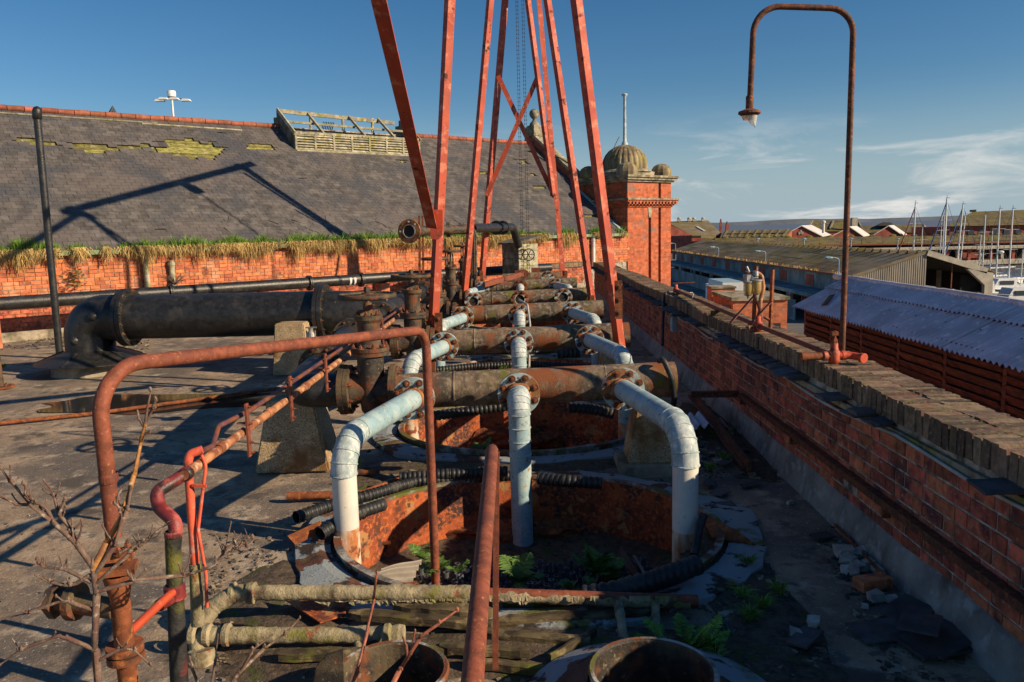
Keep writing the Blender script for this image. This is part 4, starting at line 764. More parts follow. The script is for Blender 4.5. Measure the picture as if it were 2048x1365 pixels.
obj('back_wall', MB().prism([PY(1430, 490, QY + 2), PY(2110, 480, QY + 2), PY(2110, 545, QY + 2), PY(1430, 545, QY + 2)], (0, 1, 0)), 'dark_inside', qb)
obj('brick_bay', MB().prism([PY(1925, 498, QY + 1), PY(1962, 497, QY + 1), PY(1962, 530, QY + 1), PY(1925, 530, QY + 1)], (0, 0.5, 0)), 'brick_dock', qb)
for k in range(12):
    px = 1850 + k * 22; p = PY(px, 500, QY - 6); obj('column', MB().bar(p, (p.x, p.y, GZ), 0.6, 0.6), 'pale_concrete' if k % 2 else 'brick_dock', qb)
q0, q1 = PY(1880, 528, QY - 8), PY(2110, 520, QY - 8); obj('quay_edge', MB().bar(q0, q1, 3.0, 0.9), 'pale_concrete', qb)
for k, px in enumerate((1515, 1608, 1702, 1795)):
    p = PY(px, 490, 176); lp = thing('quay_lamp', ('small blue quay lamp left of the white roofed halls', 'small blue quay lamp below the widest white hall', 'small quay lamp just right of the tall rusty pole', 'small quay lamp left of the first mast')[k], 'lamp', (p.x, 176, p.z - 1), 'quay lamps')
    obj('post', MB().tube([p - V((0, 0, 1)), p + V((0, 0, 1.2))], 0.13, 8), 'lamp_blue', lp); obj('head', MB().blob(p + V((0.1, 0, 1.3)), (0.4, 0.3, 0.2), k), 'lamp_blue', lp)
# big hipped warehouse at the right
hw = thing('hipped_warehouse', 'large warehouse with a mossy hipped roof behind the masts', 'warehouse', (130, 215, GZ))
obj('roof', MB().add([PY(1893, 453, 205), PY(1945, 424, 222), PY(2150, 416, 222), PY(2150, 448, 205), PY(1960, 440, 238), PY(2150, 436, 238)], [(0, 3, 2, 1), (0, 1, 4), (1, 2, 5, 4)]), 'mossy_roof', hw)
obj('wall', MB().prism([PY(1899, 454, 206), PY(2150, 449, 206), PY(2150, 500, 206), PY(1899, 505, 206)], (0, 20, 0)), 'brick_dock', hw)
for k in range(9): px = 1912 + k * 24; obj('window', MB().prism([PY(px, 460, 205.8), PY(px + 12, 459.5, 205.8), PY(px + 12, 472, 205.8), PY(px, 472.5, 205.8)], (0, 0.3, 0)), 'window_glass', hw)
obj('ridge_stack', MB().bar(PY(1946, 424, 222), PY(1946, 420, 222), 1.2, 1.2), 'dark_inside', hw)

# ---- yachts in the dock: hull, mast, spreaders, stays
MASTS = [(1831, 408, 505, 5, 118, 'tallest left, with a red furled sail'), (1845, 455, 505, 3, 126, 'short, beside the red furled sail'), (1884, 432, 515, 3, 130, 'thin, left of the tallest mast'), (1889, 430, 515, 3, 128, 'thin, touching the tallest mast'), (1894, 398, 516, 6, 112, 'tallest and brightest'), (1926, 410, 522, 5, 116, 'leaning slightly right of the tallest mast'), (1931, 430, 525, 4, 120, 'second behind the leaning mast'), (1971, 430, 535, 4, 110, 'in the middle of the right group'), (1985, 462, 520, 3, 124, 'short, in the right group'), (2000, 419, 552, 5, 104, 'with a radar dome half way up'), (2026, 419, 558, 5, 100, 'rightmost tall one'), (1962, 470, 530, 3, 128, 'shortest, with a lamp at half height'), (2046, 500, 560, 3, 102, 'at the very right edge of the view')]
for k, (px, tp, bt, wd, Y, q) in enumerate(MASTS):
    top = PY(px, tp, Y); x, z0 = PY(px, bt, Y).x, GZ + 0.1
    ya = thing('sailing_yacht', 'moored yacht whose mast is ' + q, 'yacht', (x, Y, z0), 'yachts moored in the dock')
    tilt = 0.5 if 'leaning' in q else 0.0; r = 0.62 * wd * Y / F / 2; tp_ = V((top.x, Y, top.z)); bs_ = V((top.x - tilt, Y, z0 + 1.2))
    m_ = obj('mast', MB().tube([bs_, tp_], [r * 1.05, r * 0.85], 10), 'mast_metal', ya); hgt = tp_.z - bs_.z
    for f_ in (0.5, 0.75): c = bs_.lerp(tp_, f_); obj('spreader', MB().bar(c - V((0.9, 0, 0)), c + V((0.9, 0, 0)), 0.05, 0.04), 'mast_metal', m_)
    st = MB(); st.tube([tp_ - V((0, 0, .2)), V((x - 4.2, Y - 0.5, z0 + 1.2))], 0.022, 5); st.tube([tp_ - V((0, 0, .2)), V((x + 4.0, Y + 0.5, z0 + 1.1))], 0.022, 5)
    for s_ in (-1, 1): st.tube([tp_ - V((0, 0, hgt * 0.05)), bs_.lerp(tp_, 0.5) + V((0.9 * s_, 0, 0)), V((x + 0.5, Y + 1.3 * s_, z0 + 1.0))], 0.02, 5)
    obj('stay', st, 'chain', ya)
    if k in (0, 4, 5): obj('furled_sail', MB().tube([tp_ - V((0.1, 0, 0.8)), V((x - 4.1, Y - 0.5, z0 + 1.8))], [0.06, 0.13], 8), 'dark_red_paint' if k == 0 else 'blue_paint', ya)
    obj('masthead', MB().box(tp_ + V((0.1, 0, 0.12)), (0.5, 0.06, 0.06)).tube([tp_, tp_ + V((0, 0, 0.5))], 0.03, 5), 'chain', ya)
    if 'radar' in q: obj('radar_dome', MB().blob(bs_.lerp(tp_, 0.45) + V((0.35, -0.2, 0)), (0.4, 0.4, 0.2), 1, 2, 0), 'white_paint', ya)
    mb = MB(); L_ = 10.0; secs = 9; vs = []
    for i in range(secs):
        u = i / (secs - 1); w_ = 1.55 * math.sin(math.pi * min(1, 0.16 + 0.84 * u)) ** 0.7; xx = x + 5 - L_ * u if False else x - 5 + L_ * u
        if u == 0: w_ = 0.12
        dk = z0 + 1.05 + 0.35 * (1 - u) ** 2
        vs += [V((xx, Y - w_, dk)), V((xx, Y - w_ * 0.9, z0 + 0.2)), V((xx, Y, z0 - 0.3)), V((xx, Y + w_ * 0.9, z0 + 0.2)), V((xx, Y + w_, dk))]
    mb.add(vs, [(i * 5 + j, i * 5 + 5 + j, i * 5 + 6 + j, i * 5 + 1 + j) for i in range(secs - 1) for j in range(4)] + [(i * 5, i * 5 + 4, i * 5 + 9, i * 5 + 5) for i in range(secs - 1)]); obj('hull', mb, ('white_paint', 'white_paint', 'hull_dark', 'blue_paint')[k % 4], ya)
    obj('cabin', MB().prism([(x - 2.2, Y - 0.9, z0 + 1.1), (x + 2.0, Y - 0.9, z0 + 1.05), (x + 1.8, Y - 0.8, z0 + 1.65), (x - 1.4, Y - 0.8, z0 + 1.65)], (0, 1.75, 0)), 'white_paint', ya)
    obj('boom', MB().tube([bs_ + V((0, 0, 1.2)), bs_ + V((4.0, 0.2, 1.3))], 0.12, 8), 'blue_paint' if k % 2 else 'white_paint', ya)
BOATS = [(1905, 92, 'white', 'white motor cruiser seen through the shed portal, left of its column'), (1945, 97, 'white', 'white motor cruiser seen through the shed portal, right of its column'), (2020, 86, 'dark', 'dark hulled fishing boat with a white wheelhouse at the right edge'), (1990, 100, 'white', 'small white cruiser moored below the right group of masts')]
for px, Y, cl, lab in BOATS:
    x = (px - 1043) * Y / F; z0 = GZ + 0.1; bo = thing('motor_boat', lab, 'boat', (x, Y, z0)); mb = MB(); vs = []; L_ = 7.5
    for i in range(8):
        u = i / 7; w_ = 1.5 * (1 - (1 - min(1, u * 1.6)) ** 2) + 0.05; xx = x - L_ / 2 + L_ * u; dk = z0 + 1.5 - 0.5 * u
        vs += [V((xx, Y - w_, dk)), V((xx, Y - w_ * 0.7, z0 - 0.1)), V((xx, Y + w_ * 0.7, z0 - 0.1)), V((xx, Y + w_, dk))]
    mb.add(vs, [(i * 4 + j, i * 4 + 4 + j, i * 4 + 5 + j, i * 4 + 1 + j) for i in range(7) for j in range(3)] + [(i * 4, i * 4 + 3, i * 4 + 7, i * 4 + 4) for i in range(7)] + [(28, 29, 30, 31)]); obj('hull', mb, 'white_paint' if cl == 'white' else 'hull_dark', bo)
    cb_ = obj('wheelhouse', MB().prism([(x - 1.6, Y - 1.1, z0 + 1.2), (x + 1.6, Y - 1.1, z0 + 1.1), (x + 1.4, Y - 1.0, z0 + 2.6), (x - 0.8, Y - 1.0, z0 + 2.6)], (0, 2.1, 0)), 'white_paint', bo)
    obj('window', MB().box((x + 0.2, Y - 1.06, z0 + 2.1), (1.7, 0.12, 0.5)), 'window_glass', cb_); obj('rail', MB().tube([(x - 3.4, Y - 0.9, z0 + 2.1), (x - 1.0, Y - 1.3, z0 + 1.9)], 0.04, 6).tube([(x - 2.5, Y - 1.0, z0 + 1.4), (x - 2.5, Y - 1.0, z0 + 2.05)], 0.03, 6), 'mast_metal', bo)

# ---- behind the slate roof: floodlight mast and a lattice spire
p = PY(349, 262, 85.0); tz = PY(346, 196, 85).z
fm = thing('floodlight_mast', 'white floodlight mast with four lamps behind the slate roof', 'lamp', (p.x, 85, GZ))
obj('pole', MB().tube([(p.x, 85, GZ), (p.x, 85, tz + 0.1)], [0.2, 0.1], 10), 'white_paint', fm); obj('crown_ring', MB().lathe([(0.42, 0.1), (0.46, 0.4), (0.42, 0.7), (0.1, 0.74)], (p.x, 85, tz - 0.0), n=16), 'white_paint', fm)
for a, b in ((-1.3, 0.0), (1.4, 0.2), (-0.45, -1.0), (0.6, -0.8)):
    c = V((p.x + a, 85 + b, tz - 0.25)); fl = obj('floodlight', MB().prism([c + V((-0.5, -0.3, -0.10)), c + V((0.5, -0.3, -0.10)), c + V((0.36, -0.25, 0.10)), c + V((-0.3, -0.25, 0.14))], (0, 0.6, 0)), 'white_paint', fm); obj('arm', MB().bar((p.x, 85, tz), c + V((0, 0, 0.1)), 0.07, 0.07), 'chain', fl)
p = PY(226, 246, 120); tp_ = PY(225, 212, 120); ls_ = thing('lattice_spire', 'tiny black lattice spire peeping over the slate ridge', 'spire', p - V((0, 0, 8)))
mb = MB()
for a in range(4):
    c_ = V((math.cos(a * math.pi / 2) * 0.95, math.sin(a * math.pi / 2) * 0.95, 0)); d_ = V((math.cos((a + 1) * math.pi / 2) * 0.95, math.sin((a + 1) * math.pi / 2) * 0.95, 0)); mid = p + V((0, 0, 0.9))
    mb.tube([p - V((0, 0, 8)) + c_, mid + c_, tp_], [0.07, 0.07, 0.03], 5)
    for f_ in (0, 0.25, 0.5, 0.75): mb.tube([(mid + c_).lerp(tp_, f_), (mid + d_).lerp(tp_, f_)], 0.05, 5); mb.tube([(mid + c_).lerp(tp_, f_), (mid + d_).lerp(tp_, min(1, f_ + 0.25))], 0.04, 5)
obj('lattice', mb, 'chain', ls_)

# ================================================================== PIPEWORK ON THE ROOF
ORD = ['nearest the camera', 'second from the camera', 'third from the camera', 'fourth from the camera', 'farthest from the camera']
HZ = 0.83
# ---- sunken condenser tanks
for i, (tx_, ty_) in enumerate(TANKS):
    tk = thing('condenser_tank', 'round rusty sunken tank, ' + ORD[i] + ('' if i > 1 else (', with ferns and black tubes inside' if i == 0 else ', with a pale lichened rim')), 'tank', (tx_, ty_, -0.7), 'row of sunken condenser tanks')
    sq = (1, TRY / TRX); o = (tx_, ty_, 0); nn = 64
    obj('inner_shell', MB().lathe([(TRX - 0.02, 0.055), (TRX - 0.022, -0.7)], o, n=nn, smooth=True, sxy=sq), 'tank_rust', tk)
    obj('outer_shell', MB().lathe([(TRX, -0.7), (TRX + 0.003, 0.055)], o, n=nn, smooth=True, sxy=sq), 'tank_rim', tk)
    mb = MB(); vs = []
    for r, z in ((TRX - 0.03, 0.05), (TRX + 0.022, 0.05), (TRX + 0.026, 0.075), (TRX - 0.03, 0.078)):
        for k in range(nn): a = 2 * math.pi * k / nn; q = 1 + 0.004 * noise.noise(V((math.cos(a) * 5, math.sin(a) * 5, i))); vs.append(V((tx_ + r * q * math.cos(a), ty_ + r * q * math.sin(a) * sq[1], z + 0.012 * noise.noise(V((math.cos(a) * 3, math.sin(a) * 3, 7 + i))))))
    mb.add(vs, [(j * nn + k, j * nn + (k + 1) % nn, ((j + 1) % 4) * nn + (k + 1) % nn, ((j + 1) % 4) * nn + k) for j in range(4) for k in range(nn)]); obj('rim', mb, 'tank_rim', tk)
    # weathered flange plate around the mouth, eaten away at its edge
    mb = MB(); vs = []
    for k in range(nn):
        a = 2 * math.pi * k / nn; w_ = 0.33 + 0.12 * noise.noise(V((math.cos(a) * 2.2, math.sin(a) * 2.2, 2.0 + i))) + 0.05 * noise.noise(V((math.cos(a) * 9, math.sin(a) * 9, i)))
        for r, z in ((TRX + 0.055, 0.005), (TRX + 0.05, 0.026), (TRX + 0.16, 0.042), (TRX + w_, 0.028 + 0.02 * noise.noise(V((a * 3, 0, i)))), (TRX + w_ + 0.01, -0.03)):
            vs.append(V((tx_ + r * math.cos(a), ty_ + r * math.sin(a) * sq[1], z)))
    mb.add(vs, [(k * 5 + j, ((k + 1) % nn) * 5 + j, ((k + 1) % nn) * 5 + j + 1, k * 5 + j + 1) for k in range(nn) for j in range(4)]); obj('flange_plate', mb, 'tank_flange', tk)
    obj('tank_bed', MB().disc((tx_, ty_, -0.72), (0, 0, 1), TRX - 0.03, 0.06, 40) if i else MB().lathe([(0.001, -0.50), (0.6, -0.51), (1.0, -0.49), (TRX - 0.02, -0.44)], o, n=48, smooth=True, sxy=sq), 'soil', tk)
    if i == 0:
        cnt = 0; row = 0; y = 5.02
        while y < 5.98:
            x = -0.86 + (0.045 if row % 2 else 0)
            while x < 0.95:
                if abs(x + 0.05) < 1.25 and random.random() > 0.06:
                    h = 0.20 + jitter(0.02)
                    piece('tube', 'tank_tube', lambda: MB().lathe([(0.024, 0), (0.024, 1), (0.016, 1), (0.016, 0.4)], n=10, closed=False), 'tube_black', tk, (x + jitter(0.008), y + jitter(0.008), -0.53), Matrix.Rotation(jitter(0.03), 3, 'X'), (1, 1, h))
                x += 0.082
            y += 0.082; row += 1
        obj('bracket', MB().box(PY(768, 1085, 6.3), (0.12, 0.05, 0.02)).box(PY(764, 1095, 6.4), (0.05, 0.04, 0.1)), 'rust', tk)
    obj('scale_crust', MB().blob((tx_ - 0.25, ty_ + 1.05, -0.42), (0.42, 0.10, 0.12), i + 2, 3, 0.9).blob((tx_ + 0.2, ty_ + 1.08, -0.44), (0.28, 0.09, 0.11), i + 9, 3, 0.9), 'rust', tk)

# ---- cross headers with three flanged branches each
def flange_at(th, c, ax, R, th_, mat, bore=0.0, nb=8, br=0.019, bh=0.035, ph=None, bm='bolt_rust'):
    f_ = obj('flange', MB().disc(c, ax, R, th_, 36, bore), mat, th); bolts(f_, V(c) + V(ax).normalized() * th_, ax, R * 0.80, nb, br, bh, bm, ph); return f_
def band(mb, path, r, i):
    d = (V(path[min(i + 1, len(path) - 1)]) - V(path[max(i - 1, 0)])).normalized(); return mb.lathe([(r, -0.006), (r + 0.006, -0.004), (r + 0.006, 0.004), (r, 0.006)], path[i], d, 24)
PR = 0.094
for i, hy in enumerate(HDR_Y):
    hz = HZ; tilt = 0.03
    th = thing('cross_header', ('weathered iron header pipe with three pale blue branch pipes, ' if i != 3 else 'weathered iron header pipe with three open flanges and no branches, ') + ORD[i], 'pipe', (0.1, hy, 0), 'row of iron cross headers')
    a, b = V((-1.2, hy, hz - tilt)), V((1.42, hy, hz + tilt)); dr = (b - a).normalized()
    obj('barrel', MB().tube([a, a.lerp(b, 0.25), a.lerp(b, 0.5), a.lerp(b, 0.75), b], 0.168, 32).lathe([(0.168, 0), (0.174, 0.006), (0.174, 0.016), (0.168, 0.022)], a + dr * 0.52, dr, 32).lathe([(0.168, 0), (0.172, 0.006), (0.168, 0.014)], a + dr * 1.95, dr, 32), 'header', th)
    fl = obj('end_flange', MB().disc(a - dr * 0.05, dr, 0.245, 0.05, 36), 'valve_iron', th); bolts(fl, a, dr, 0.21, 8, 0.017, 0.03)
    FX = (-1.016, -0.058, 0.885) if i == 0 else (-1.06, -0.07, 0.86)
    fy = hy - 0.335
    for j, fx in enumerate(FX):
        z = hz + tilt * (fx / 1.3); mt = 'flange_paint'
        if i == 3: mt = ('flange_pale', 'flange_rust', 'flange_paint')[j]
        if i == 4 and j == 1: mt = 'rust'
        obj('stub', MB().tube([(fx, hy - 0.12, z), (fx, fy, z)], PR + 0.004, 20), 'header', th)
        obj('rear_flange', MB().disc((fx, fy + 0.003, z), (0, -1, 0), 0.193, 0.024, 36), 'flange_rust' if j == 1 else mt, th)
        if i == 3:
            f_ = obj('flange', MB().disc((fx, fy - 0.024, z), (0, -1, 0), 0.193, 0.026, 36, 0.098), mt, th); bolts(f_, (fx, fy - 0.05, z), (0, -1, 0), 0.155, 8, 0.019, 0.035)
            obj('bore', MB().disc((fx, fy - 0.026, z), (0, -1, 0), 0.0975, 0.006, 28), 'dark_inside', f_); obj('gasket_face', MB().disc((fx, fy - 0.05, z), (0, -1, 0), 0.118, 0.004, 30, 0.097), 'flange_pale', f_); continue  # dark disc closes the bore, its colour standing in for shade
        flange_at(th, (fx, fy - 0.024, z), (0, -1, 0), 0.193, 0.026, mt)
        s0 = V((fx, fy - 0.05, z))
        if j == 1: pts = [s0, s0 + V((0, -0.235, -0.012)), V((fx + 0.005, fy - 0.285, -0.50))]; rad = 0.20
        elif j == 0: e = V((-1.365, hy - 1.70, z - 0.02)) if i == 0 else V((-1.38, hy - 1.42, z - 0.02)); pts = [s0, e, V((e.x, e.y, -0.5))]; rad = 0.26
        else: e = V((1.135, hy - 1.88, z + 0.02)); pts = [s0, e, V((e.x, e.y, -0.5))]; rad = 0.26
        path = fillet(pts, rad, 10); el_n = 11; bp = path[:1] + [path[1]]
        br = obj('branch_pipe', MB().tube(path[:2], PR, 28), 'galv_blue', th)
        elb = obj('elbow', MB().tube(path[1:12], PR + 0.003, 28), 'galv_wrap', br)
        mb = MB()
        for k in (1, 3, 5, 7, 9, 11): band(mb, path, PR + 0.003, k)
        obj('joint_band', mb, 'galv_wrap', br)
        if j == 1:
            obj('down_pipe', MB().tube(path[11:], PR, 28), 'galv_blue', br); mb = MB()
            for f2 in (0.10, 0.2, 0.3): q = path[11].lerp(path[12], f2); mb.lathe([(PR, -0.006), (PR + 0.008, -0.003), (PR + 0.008, 0.003), (PR, 0.006)], q, (0, 0, 1), 24)
            obj('joint_band', mb, 'galv_wrap', br)
        else:
            lo_ = path[11]; sp = V((lo_.x, lo_.y, 0.12)) ; dp = obj('down_pipe', MB().tube([lo_, sp], PR - 0.002, 28), 'white_pipe' if i == 0 else 'galv_blue', br)
            obj('rusty_foot', MB().tube([sp, path[12]], PR - 0.0015, 28), 'white_rust', br)
        obj('weld_ring', MB().lathe([(PR, 0), (PR + 0.02, 0.004), (PR + 0.012, 0.02), (PR, 0.026)], s0, (path[1] - path[0]).normalized(), 24), 'flange_rust', br)
th = thing('header_stub', 'short iron header behind the farthest branch pipes', 'pipe', (0.5, 23.6, 0)); obj('barrel', MB().tube([(-0.6, 23.6, HZ), (1.3, 23.6, HZ + 0.05)], 0.168, 24), 'header', th)
flange_at(th, (0.75, 23.25, HZ + 0.05), (0, -1, 0), 0.193, 0.03, 'flange_paint')

# ---- pebbledash concrete pedestals under the headers and pipes
def pedestal(label, c, b, t, h, plinth=0.0):
    th = thing('concrete_pedestal', label, 'pedestal', c, 'pebbledash pedestals'); x, y, z = c
    if plinth: obj('plinth', MB().box((x, y, plinth / 2 - 0.02), (b[0] + 0.16, b[1] + 0.16, plinth + 0.04)), 'concrete', th)
    z0 = plinth; vs = [V((x + s * b[0] / 2, y + q * b[1] / 2, z0)) for s, q in ((-1, -1), (1, -1), (1, 1), (-1, 1))] + [V((x + s * t[0] / 2, y + q * t[1] / 2, h)) for s, q in ((-1, -1), (1, -1), (1, 1), (-1, 1))]
    bm = bmesh.new(); bv = [bm.verts.new(v) for v in vs]
    for f_ in [(3, 2, 1, 0), (4, 5, 6, 7), (0, 1, 5, 4), (1, 2, 6, 5), (2, 3, 7, 6), (3, 0, 4, 7)]: bm.faces.new([bv[q] for q in f_])
    bmesh.ops.bevel(bm, geom=bm.edges[:], offset=0.018, segments=2, affect='EDGES'); mb = MB(); bm.verts.index_update(); mb.add([v.co for v in bm.verts], [tuple(v.index for v in f_.verts) for f_ in bm.faces]); bm.free()
    obj('block', mb, 'pebbledash', th)
pedestal('rust streaked tapered pebbledash pedestal under the nearest left elbow', (-2.30, 7.62, 0), (0.74, 0.55, 0), (0.46, 0.4, 0), 0.70)
pedestal('tapered pebbledash pedestal on a plinth under the right of the nearest header', (1.17, 7.3, 0), (0.44, 0.44, 0), (0.26, 0.3, 0), 0.68, 0.1)
pedestal('tapered pebbledash pedestal under the right of the second header', (1.17, 10.5, 0), (0.44, 0.44, 0), (0.26, 0.3, 0), 0.68, 0.1)
pedestal('square topped pebbledash pedestal before the great black pipe', (-3.88, 12.95, 0), (0.62, 0.5, 0), (0.48, 0.42, 0), 0.86)

# ---- gate valves with handwheels
def valve(i, hy, x0, wz, wr, label, fat=1.0):
    th = thing('gate_valve', label, 'valve', (x0, hy, 0.3), 'row of gate valves'); z = HZ; m_ = 'valve_iron'; bi = 'black_iron_rusty'
    bd = obj('body', MB().lathe([(0.001, -0.26), (0.07, -0.25), (0.105, -0.2), (0.118, -0.08), (0.122, 0.1), (0.125, 0.34)], (x0, hy, z), n=28, smooth=True, sxy=(1.0, 1.25)).tube([(x0 - 0.24, hy, z), (x0 - 0.12, hy, z), (x0 + 0.12, hy, z), (x0 + 0.24, hy, z)], [0.17, 0.14, 0.14, 0.17], 28), bi, th)
    for s_ in (-1, 1):
        f_ = obj('flange', MB().disc((x0 + s_ * 0.19, hy, z), (s_, 0, 0), 0.235, 0.045, 36), m_, th); bolts(f_, (x0 + s_ * 0.19, hy, z), (-s_, 0, 0), 0.2, 8, 0.017, 0.032)
    f_ = obj('mating_flange', MB().disc((x0 - 0.24, hy, z), (-1, 0, 0), 0.24, 0.05, 36), m_, th); bolts(f_, (x0 - 0.29, hy, z), (-1, 0, 0), 0.2, 8, 0.017, 0.032)
    b2 = obj('bonnet_flange', MB().disc((x0, hy, z + 0.33), (0, 0, 1), 0.178, 0.034, 36).disc((x0, hy, z + 0.37), (0, 0, 1), 0.182, 0.036, 36), m_, th); bolts(b2, (x0, hy, z + 0.406), (0, 0, 1), 0.155, 8, 0.017, 0.034)
    obj('bonnet', MB().lathe([(0.125, 0.40), (0.108, 0.44), (0.105, 0.58), (0.11, 0.64), (0.132, 0.67), (0.134, 0.71), (0.001, 0.712)], (x0, hy, z), n=28, smooth=False), m_, th)
    gl = obj('gland', MB().box((x0, hy, z + 0.735), (0.17, 0.07, 0.05), 0.5).lathe([(0.05, 0.71), (0.045, 0.80), (0.035, 0.83), (0.001, 0.83)], (x0, hy, z), n=16), m_, th); bolts(gl, (x0, hy, z + 0.712), (0, 0, 1), 0.105, 6, 0.015, 0.035)
    sp = obj('spindle', MB().tube([(x0, hy, z + 0.8), (x0, hy, wz + 0.05)], 0.02, 10).lathe([(0.03, 0), (0.03, 0.05), (0.001, 0.055)], (x0, hy, wz + 0.035), n=4), m_, th)
    if wz - z > 0.95: obj('yoke', MB().bar((x0 - 0.06, hy, z + 0.7), (x0 - 0.05, hy, wz - 0.05), 0.025, 0.05).bar((x0 + 0.06, hy, z + 0.7), (x0 + 0.05, hy, wz - 0.05), 0.025, 0.05).lathe([(0.075, 0), (0.06, 0.05), (0.001, 0.05)], (x0, hy, wz - 0.07), n=12), m_, th)
    mb = MB(); n_, k_ = 64, 8; vs = []
    for a in range(n_):
        t = 2 * math.pi * a / n_; er = 0.026 * (1.10 if a % 2 else 0.92)
        for b in range(k_): q = 2 * math.pi * b / k_; rr = wr + er * math.cos(q) * 0.8; vs.append(V((x0 + rr * math.cos(t), hy + rr * math.sin(t), wz + er * math.sin(q))))
    mb.add(vs, [(a * k_ + b, ((a + 1) % n_) * k_ + b, ((a + 1) % n_) * k_ + (b + 1) % k_, a * k_ + (b + 1) % k_) for a in range(n_) for b in range(k_)], True)
    hw_ = obj('handwheel', mb, m_, th)
    for a in range(5): t = 2 * math.pi * a / 5 + 0.4; obj('spoke', MB().bar((x0, hy, wz + 0.01), (x0 + wr * math.cos(t), hy + wr * math.sin(t), wz), 0.04, 0.02), m_, hw_)
    obj('hub', MB().lathe([(0.05, -0.03), (0.055, 0.03), (0.001, 0.032)], (x0, hy, wz), n=14), m_, hw_)
valve(0, HDR_Y[0], -1.465, 1.72, 0.255, 'large rusty gate valve nearest the camera, with broad handwheel')
valve(1, HDR_Y[1], -1.50, 1.72, 0.255, 'rusty gate valve second from the camera, broad handwheel on top')
valve(2, HDR_Y[2], -1.55, 1.83, 0.22, 'rusty gate valve with yoke, third from the camera')
valve(3, HDR_Y[3], -1.56, 1.88, 0.23, 'rusty gate valve with yoke, fourth from the camera')
valve(4, HDR_Y[4], -1.55, 1.92, 0.22, 'rusty gate valve with yoke, farthest from the camera')

# ---- collector pipe along the left of the valves
co = thing('collector_pipe', 'black flanged collector pipe running behind the row of gate valves', 'pipe', (-2.2, 13, 0))
obj('barrel', MB().tube(fillet([(-1.78, 7.3, HZ), (-2.18, 7.3, HZ), (-2.26, 10, 0.98), (-2.3, 14, 1.0), (-2.25, 21.0, 0.95)], [0.2, 0.5, 0.5], 10), 0.165, 28), 'black_iron', co)
for y, z in ((8.3, 0.885), (10.0, 0.98), (12.2, 1.0), (14.9, 1.0), (17.6, 0.98)):
    x = -2.2 - 0.02 * (y - 8.3) if y < 11 else -2.27; f_ = obj('flange', MB().disc((x, y - 0.045, z), (-0.03, 1, 0.05), 0.24, 0.04, 32).disc((x, y + 0.005, z), (-0.03, 1, 0.05), 0.24, 0.04, 32), 'black_iron_rusty', co); bolts(f_, (x, y - 0.045, z), (0, -1, 0), 0.205, 8, 0.017, 0.03)
for hy, x0 in ((HDR_Y[1], -1.50), (HDR_Y[2], -1.55), (HDR_Y[3], -1.56), (HDR_Y[4], -1.55)): obj('inlet', MB().tube([(x0 - 0.28, hy, HZ), (-2.25, hy, 0.93)], 0.14, 24), 'black_iron', co)
# small brass drain cock on the collector
p = PY(622, 670, 9.0); dc = thing('drain_cock', 'small pale brass cock with a green cap beside the collector pipe', 'valve', p - V((0, 0, .1))); obj('body', MB().lathe([(0.035, -0.06), (0.05, -0.02), (0.04, 0.03), (0.025, 0.05), (0.03, 0.08)], p, n=14).tube([p + V((-0.06, 0, 0.085)), p + V((0.07, 0, 0.085))], 0.009, 8).tube([p + V((-0.05, 0, -0.05)), p + V((-0.05, 0, 0.05))], 0.008, 6).tube([p + V((0.05, 0, -0.05)), p + V((0.05, 0, 0.05))], 0.008, 6), 'brass', dc); obj('plate', MB().disc(p + V((0, 0, -0.075)), (0, 0, 1), 0.12, 0.015, 20), 'flange_paint', dc); obj('riser', MB().tube([p - V((0, 0, 0.075)), V((p.x, p.y, 0.7))], 0.028, 10), 'galv_wrap', dc)

# ---- the great black pipe with its floor elbow
BY, BZ, BR = 13.55, 0.95, 0.385
bp_ = thing('great_black_pipe', 'great black cast iron pipe with a flared elbow rising from the deck', 'pipe', (-7.2, BY, 0))
xl = (244 - 1043) * BY / F
obj('barrel', MB().tube([(xl, BY, BZ), (-3.55, BY, BZ)], BR, 40), 'black_iron', bp_)
obj('end_piece', MB().tube([(-3.45, BY, BZ), (-2.9, BY, BZ), (-2.4, BY, BZ + 0.02)], [BR, BR * 0.95, 0.2], 36), 'black_iron', bp_)
for x in (xl, -3.5):
    f_ = obj('flange', MB().disc((x - 0.075, BY, BZ), (1, 0, 0), BR + 0.12, 0.065, 48).disc((x, BY, BZ), (1, 0, 0), BR + 0.12, 0.065, 48), 'black_iron', bp_)
    bolts(f_, (x + 0.065, BY, BZ), (1, 0, 0), BR + 0.075, 16, 0.02, 0.035, 'black_iron_rusty'); bolts(f_, (x - 0.075, BY, BZ), (-1, 0, 0), BR + 0.075, 16, 0.02, 0.035, 'black_iron_rusty')
xb = xl - 0.72; ep = fillet([(xl - 0.07, BY, BZ), (xb, BY, BZ), (xb, BY, 0.25)], 0.62, 14)
el_ = obj('floor_elbow', MB().tube(ep, [BR + 0.02] * len(ep), 40), 'black_iron', bp_)
for a, dx, dz in ((0, -0.02, 0.13), (1, -0.38, -0.28)):
    q = V((xb + 0.42 + dx - 0.1, BY - BR * 0.93, BZ + dz - 0.07)); obj('boss', MB().lathe([(0.10, -0.05), (0.085, 0.03), (0.06, 0.075), (0.001, 0.085)], q, (0, -1, 0.1), 16, True), 'black_iron', el_)
cone = obj('flared_skirt', MB().lathe([(BR + 0.02, 0.40), (BR + 0.05, 0.385), (BR + 0.52, 0.21), (BR + 0.52, 0.195), (BR + 0.02, 0.33)], (xb, BY, 0), n=48), 'black_iron', bp_)
for k in range(5): a = 2 * math.pi * k / 5 - 1.62; d_ = V((math.cos(a), math.sin(a), 0)); obj('skirt_rib', MB().bar(V((xb, BY, 0.39)) + d_ * (BR + 0.06), V((xb, BY, 0.215)) + d_ * (BR + 0.50), 0.045, 0.03), 'black_iron', cone)
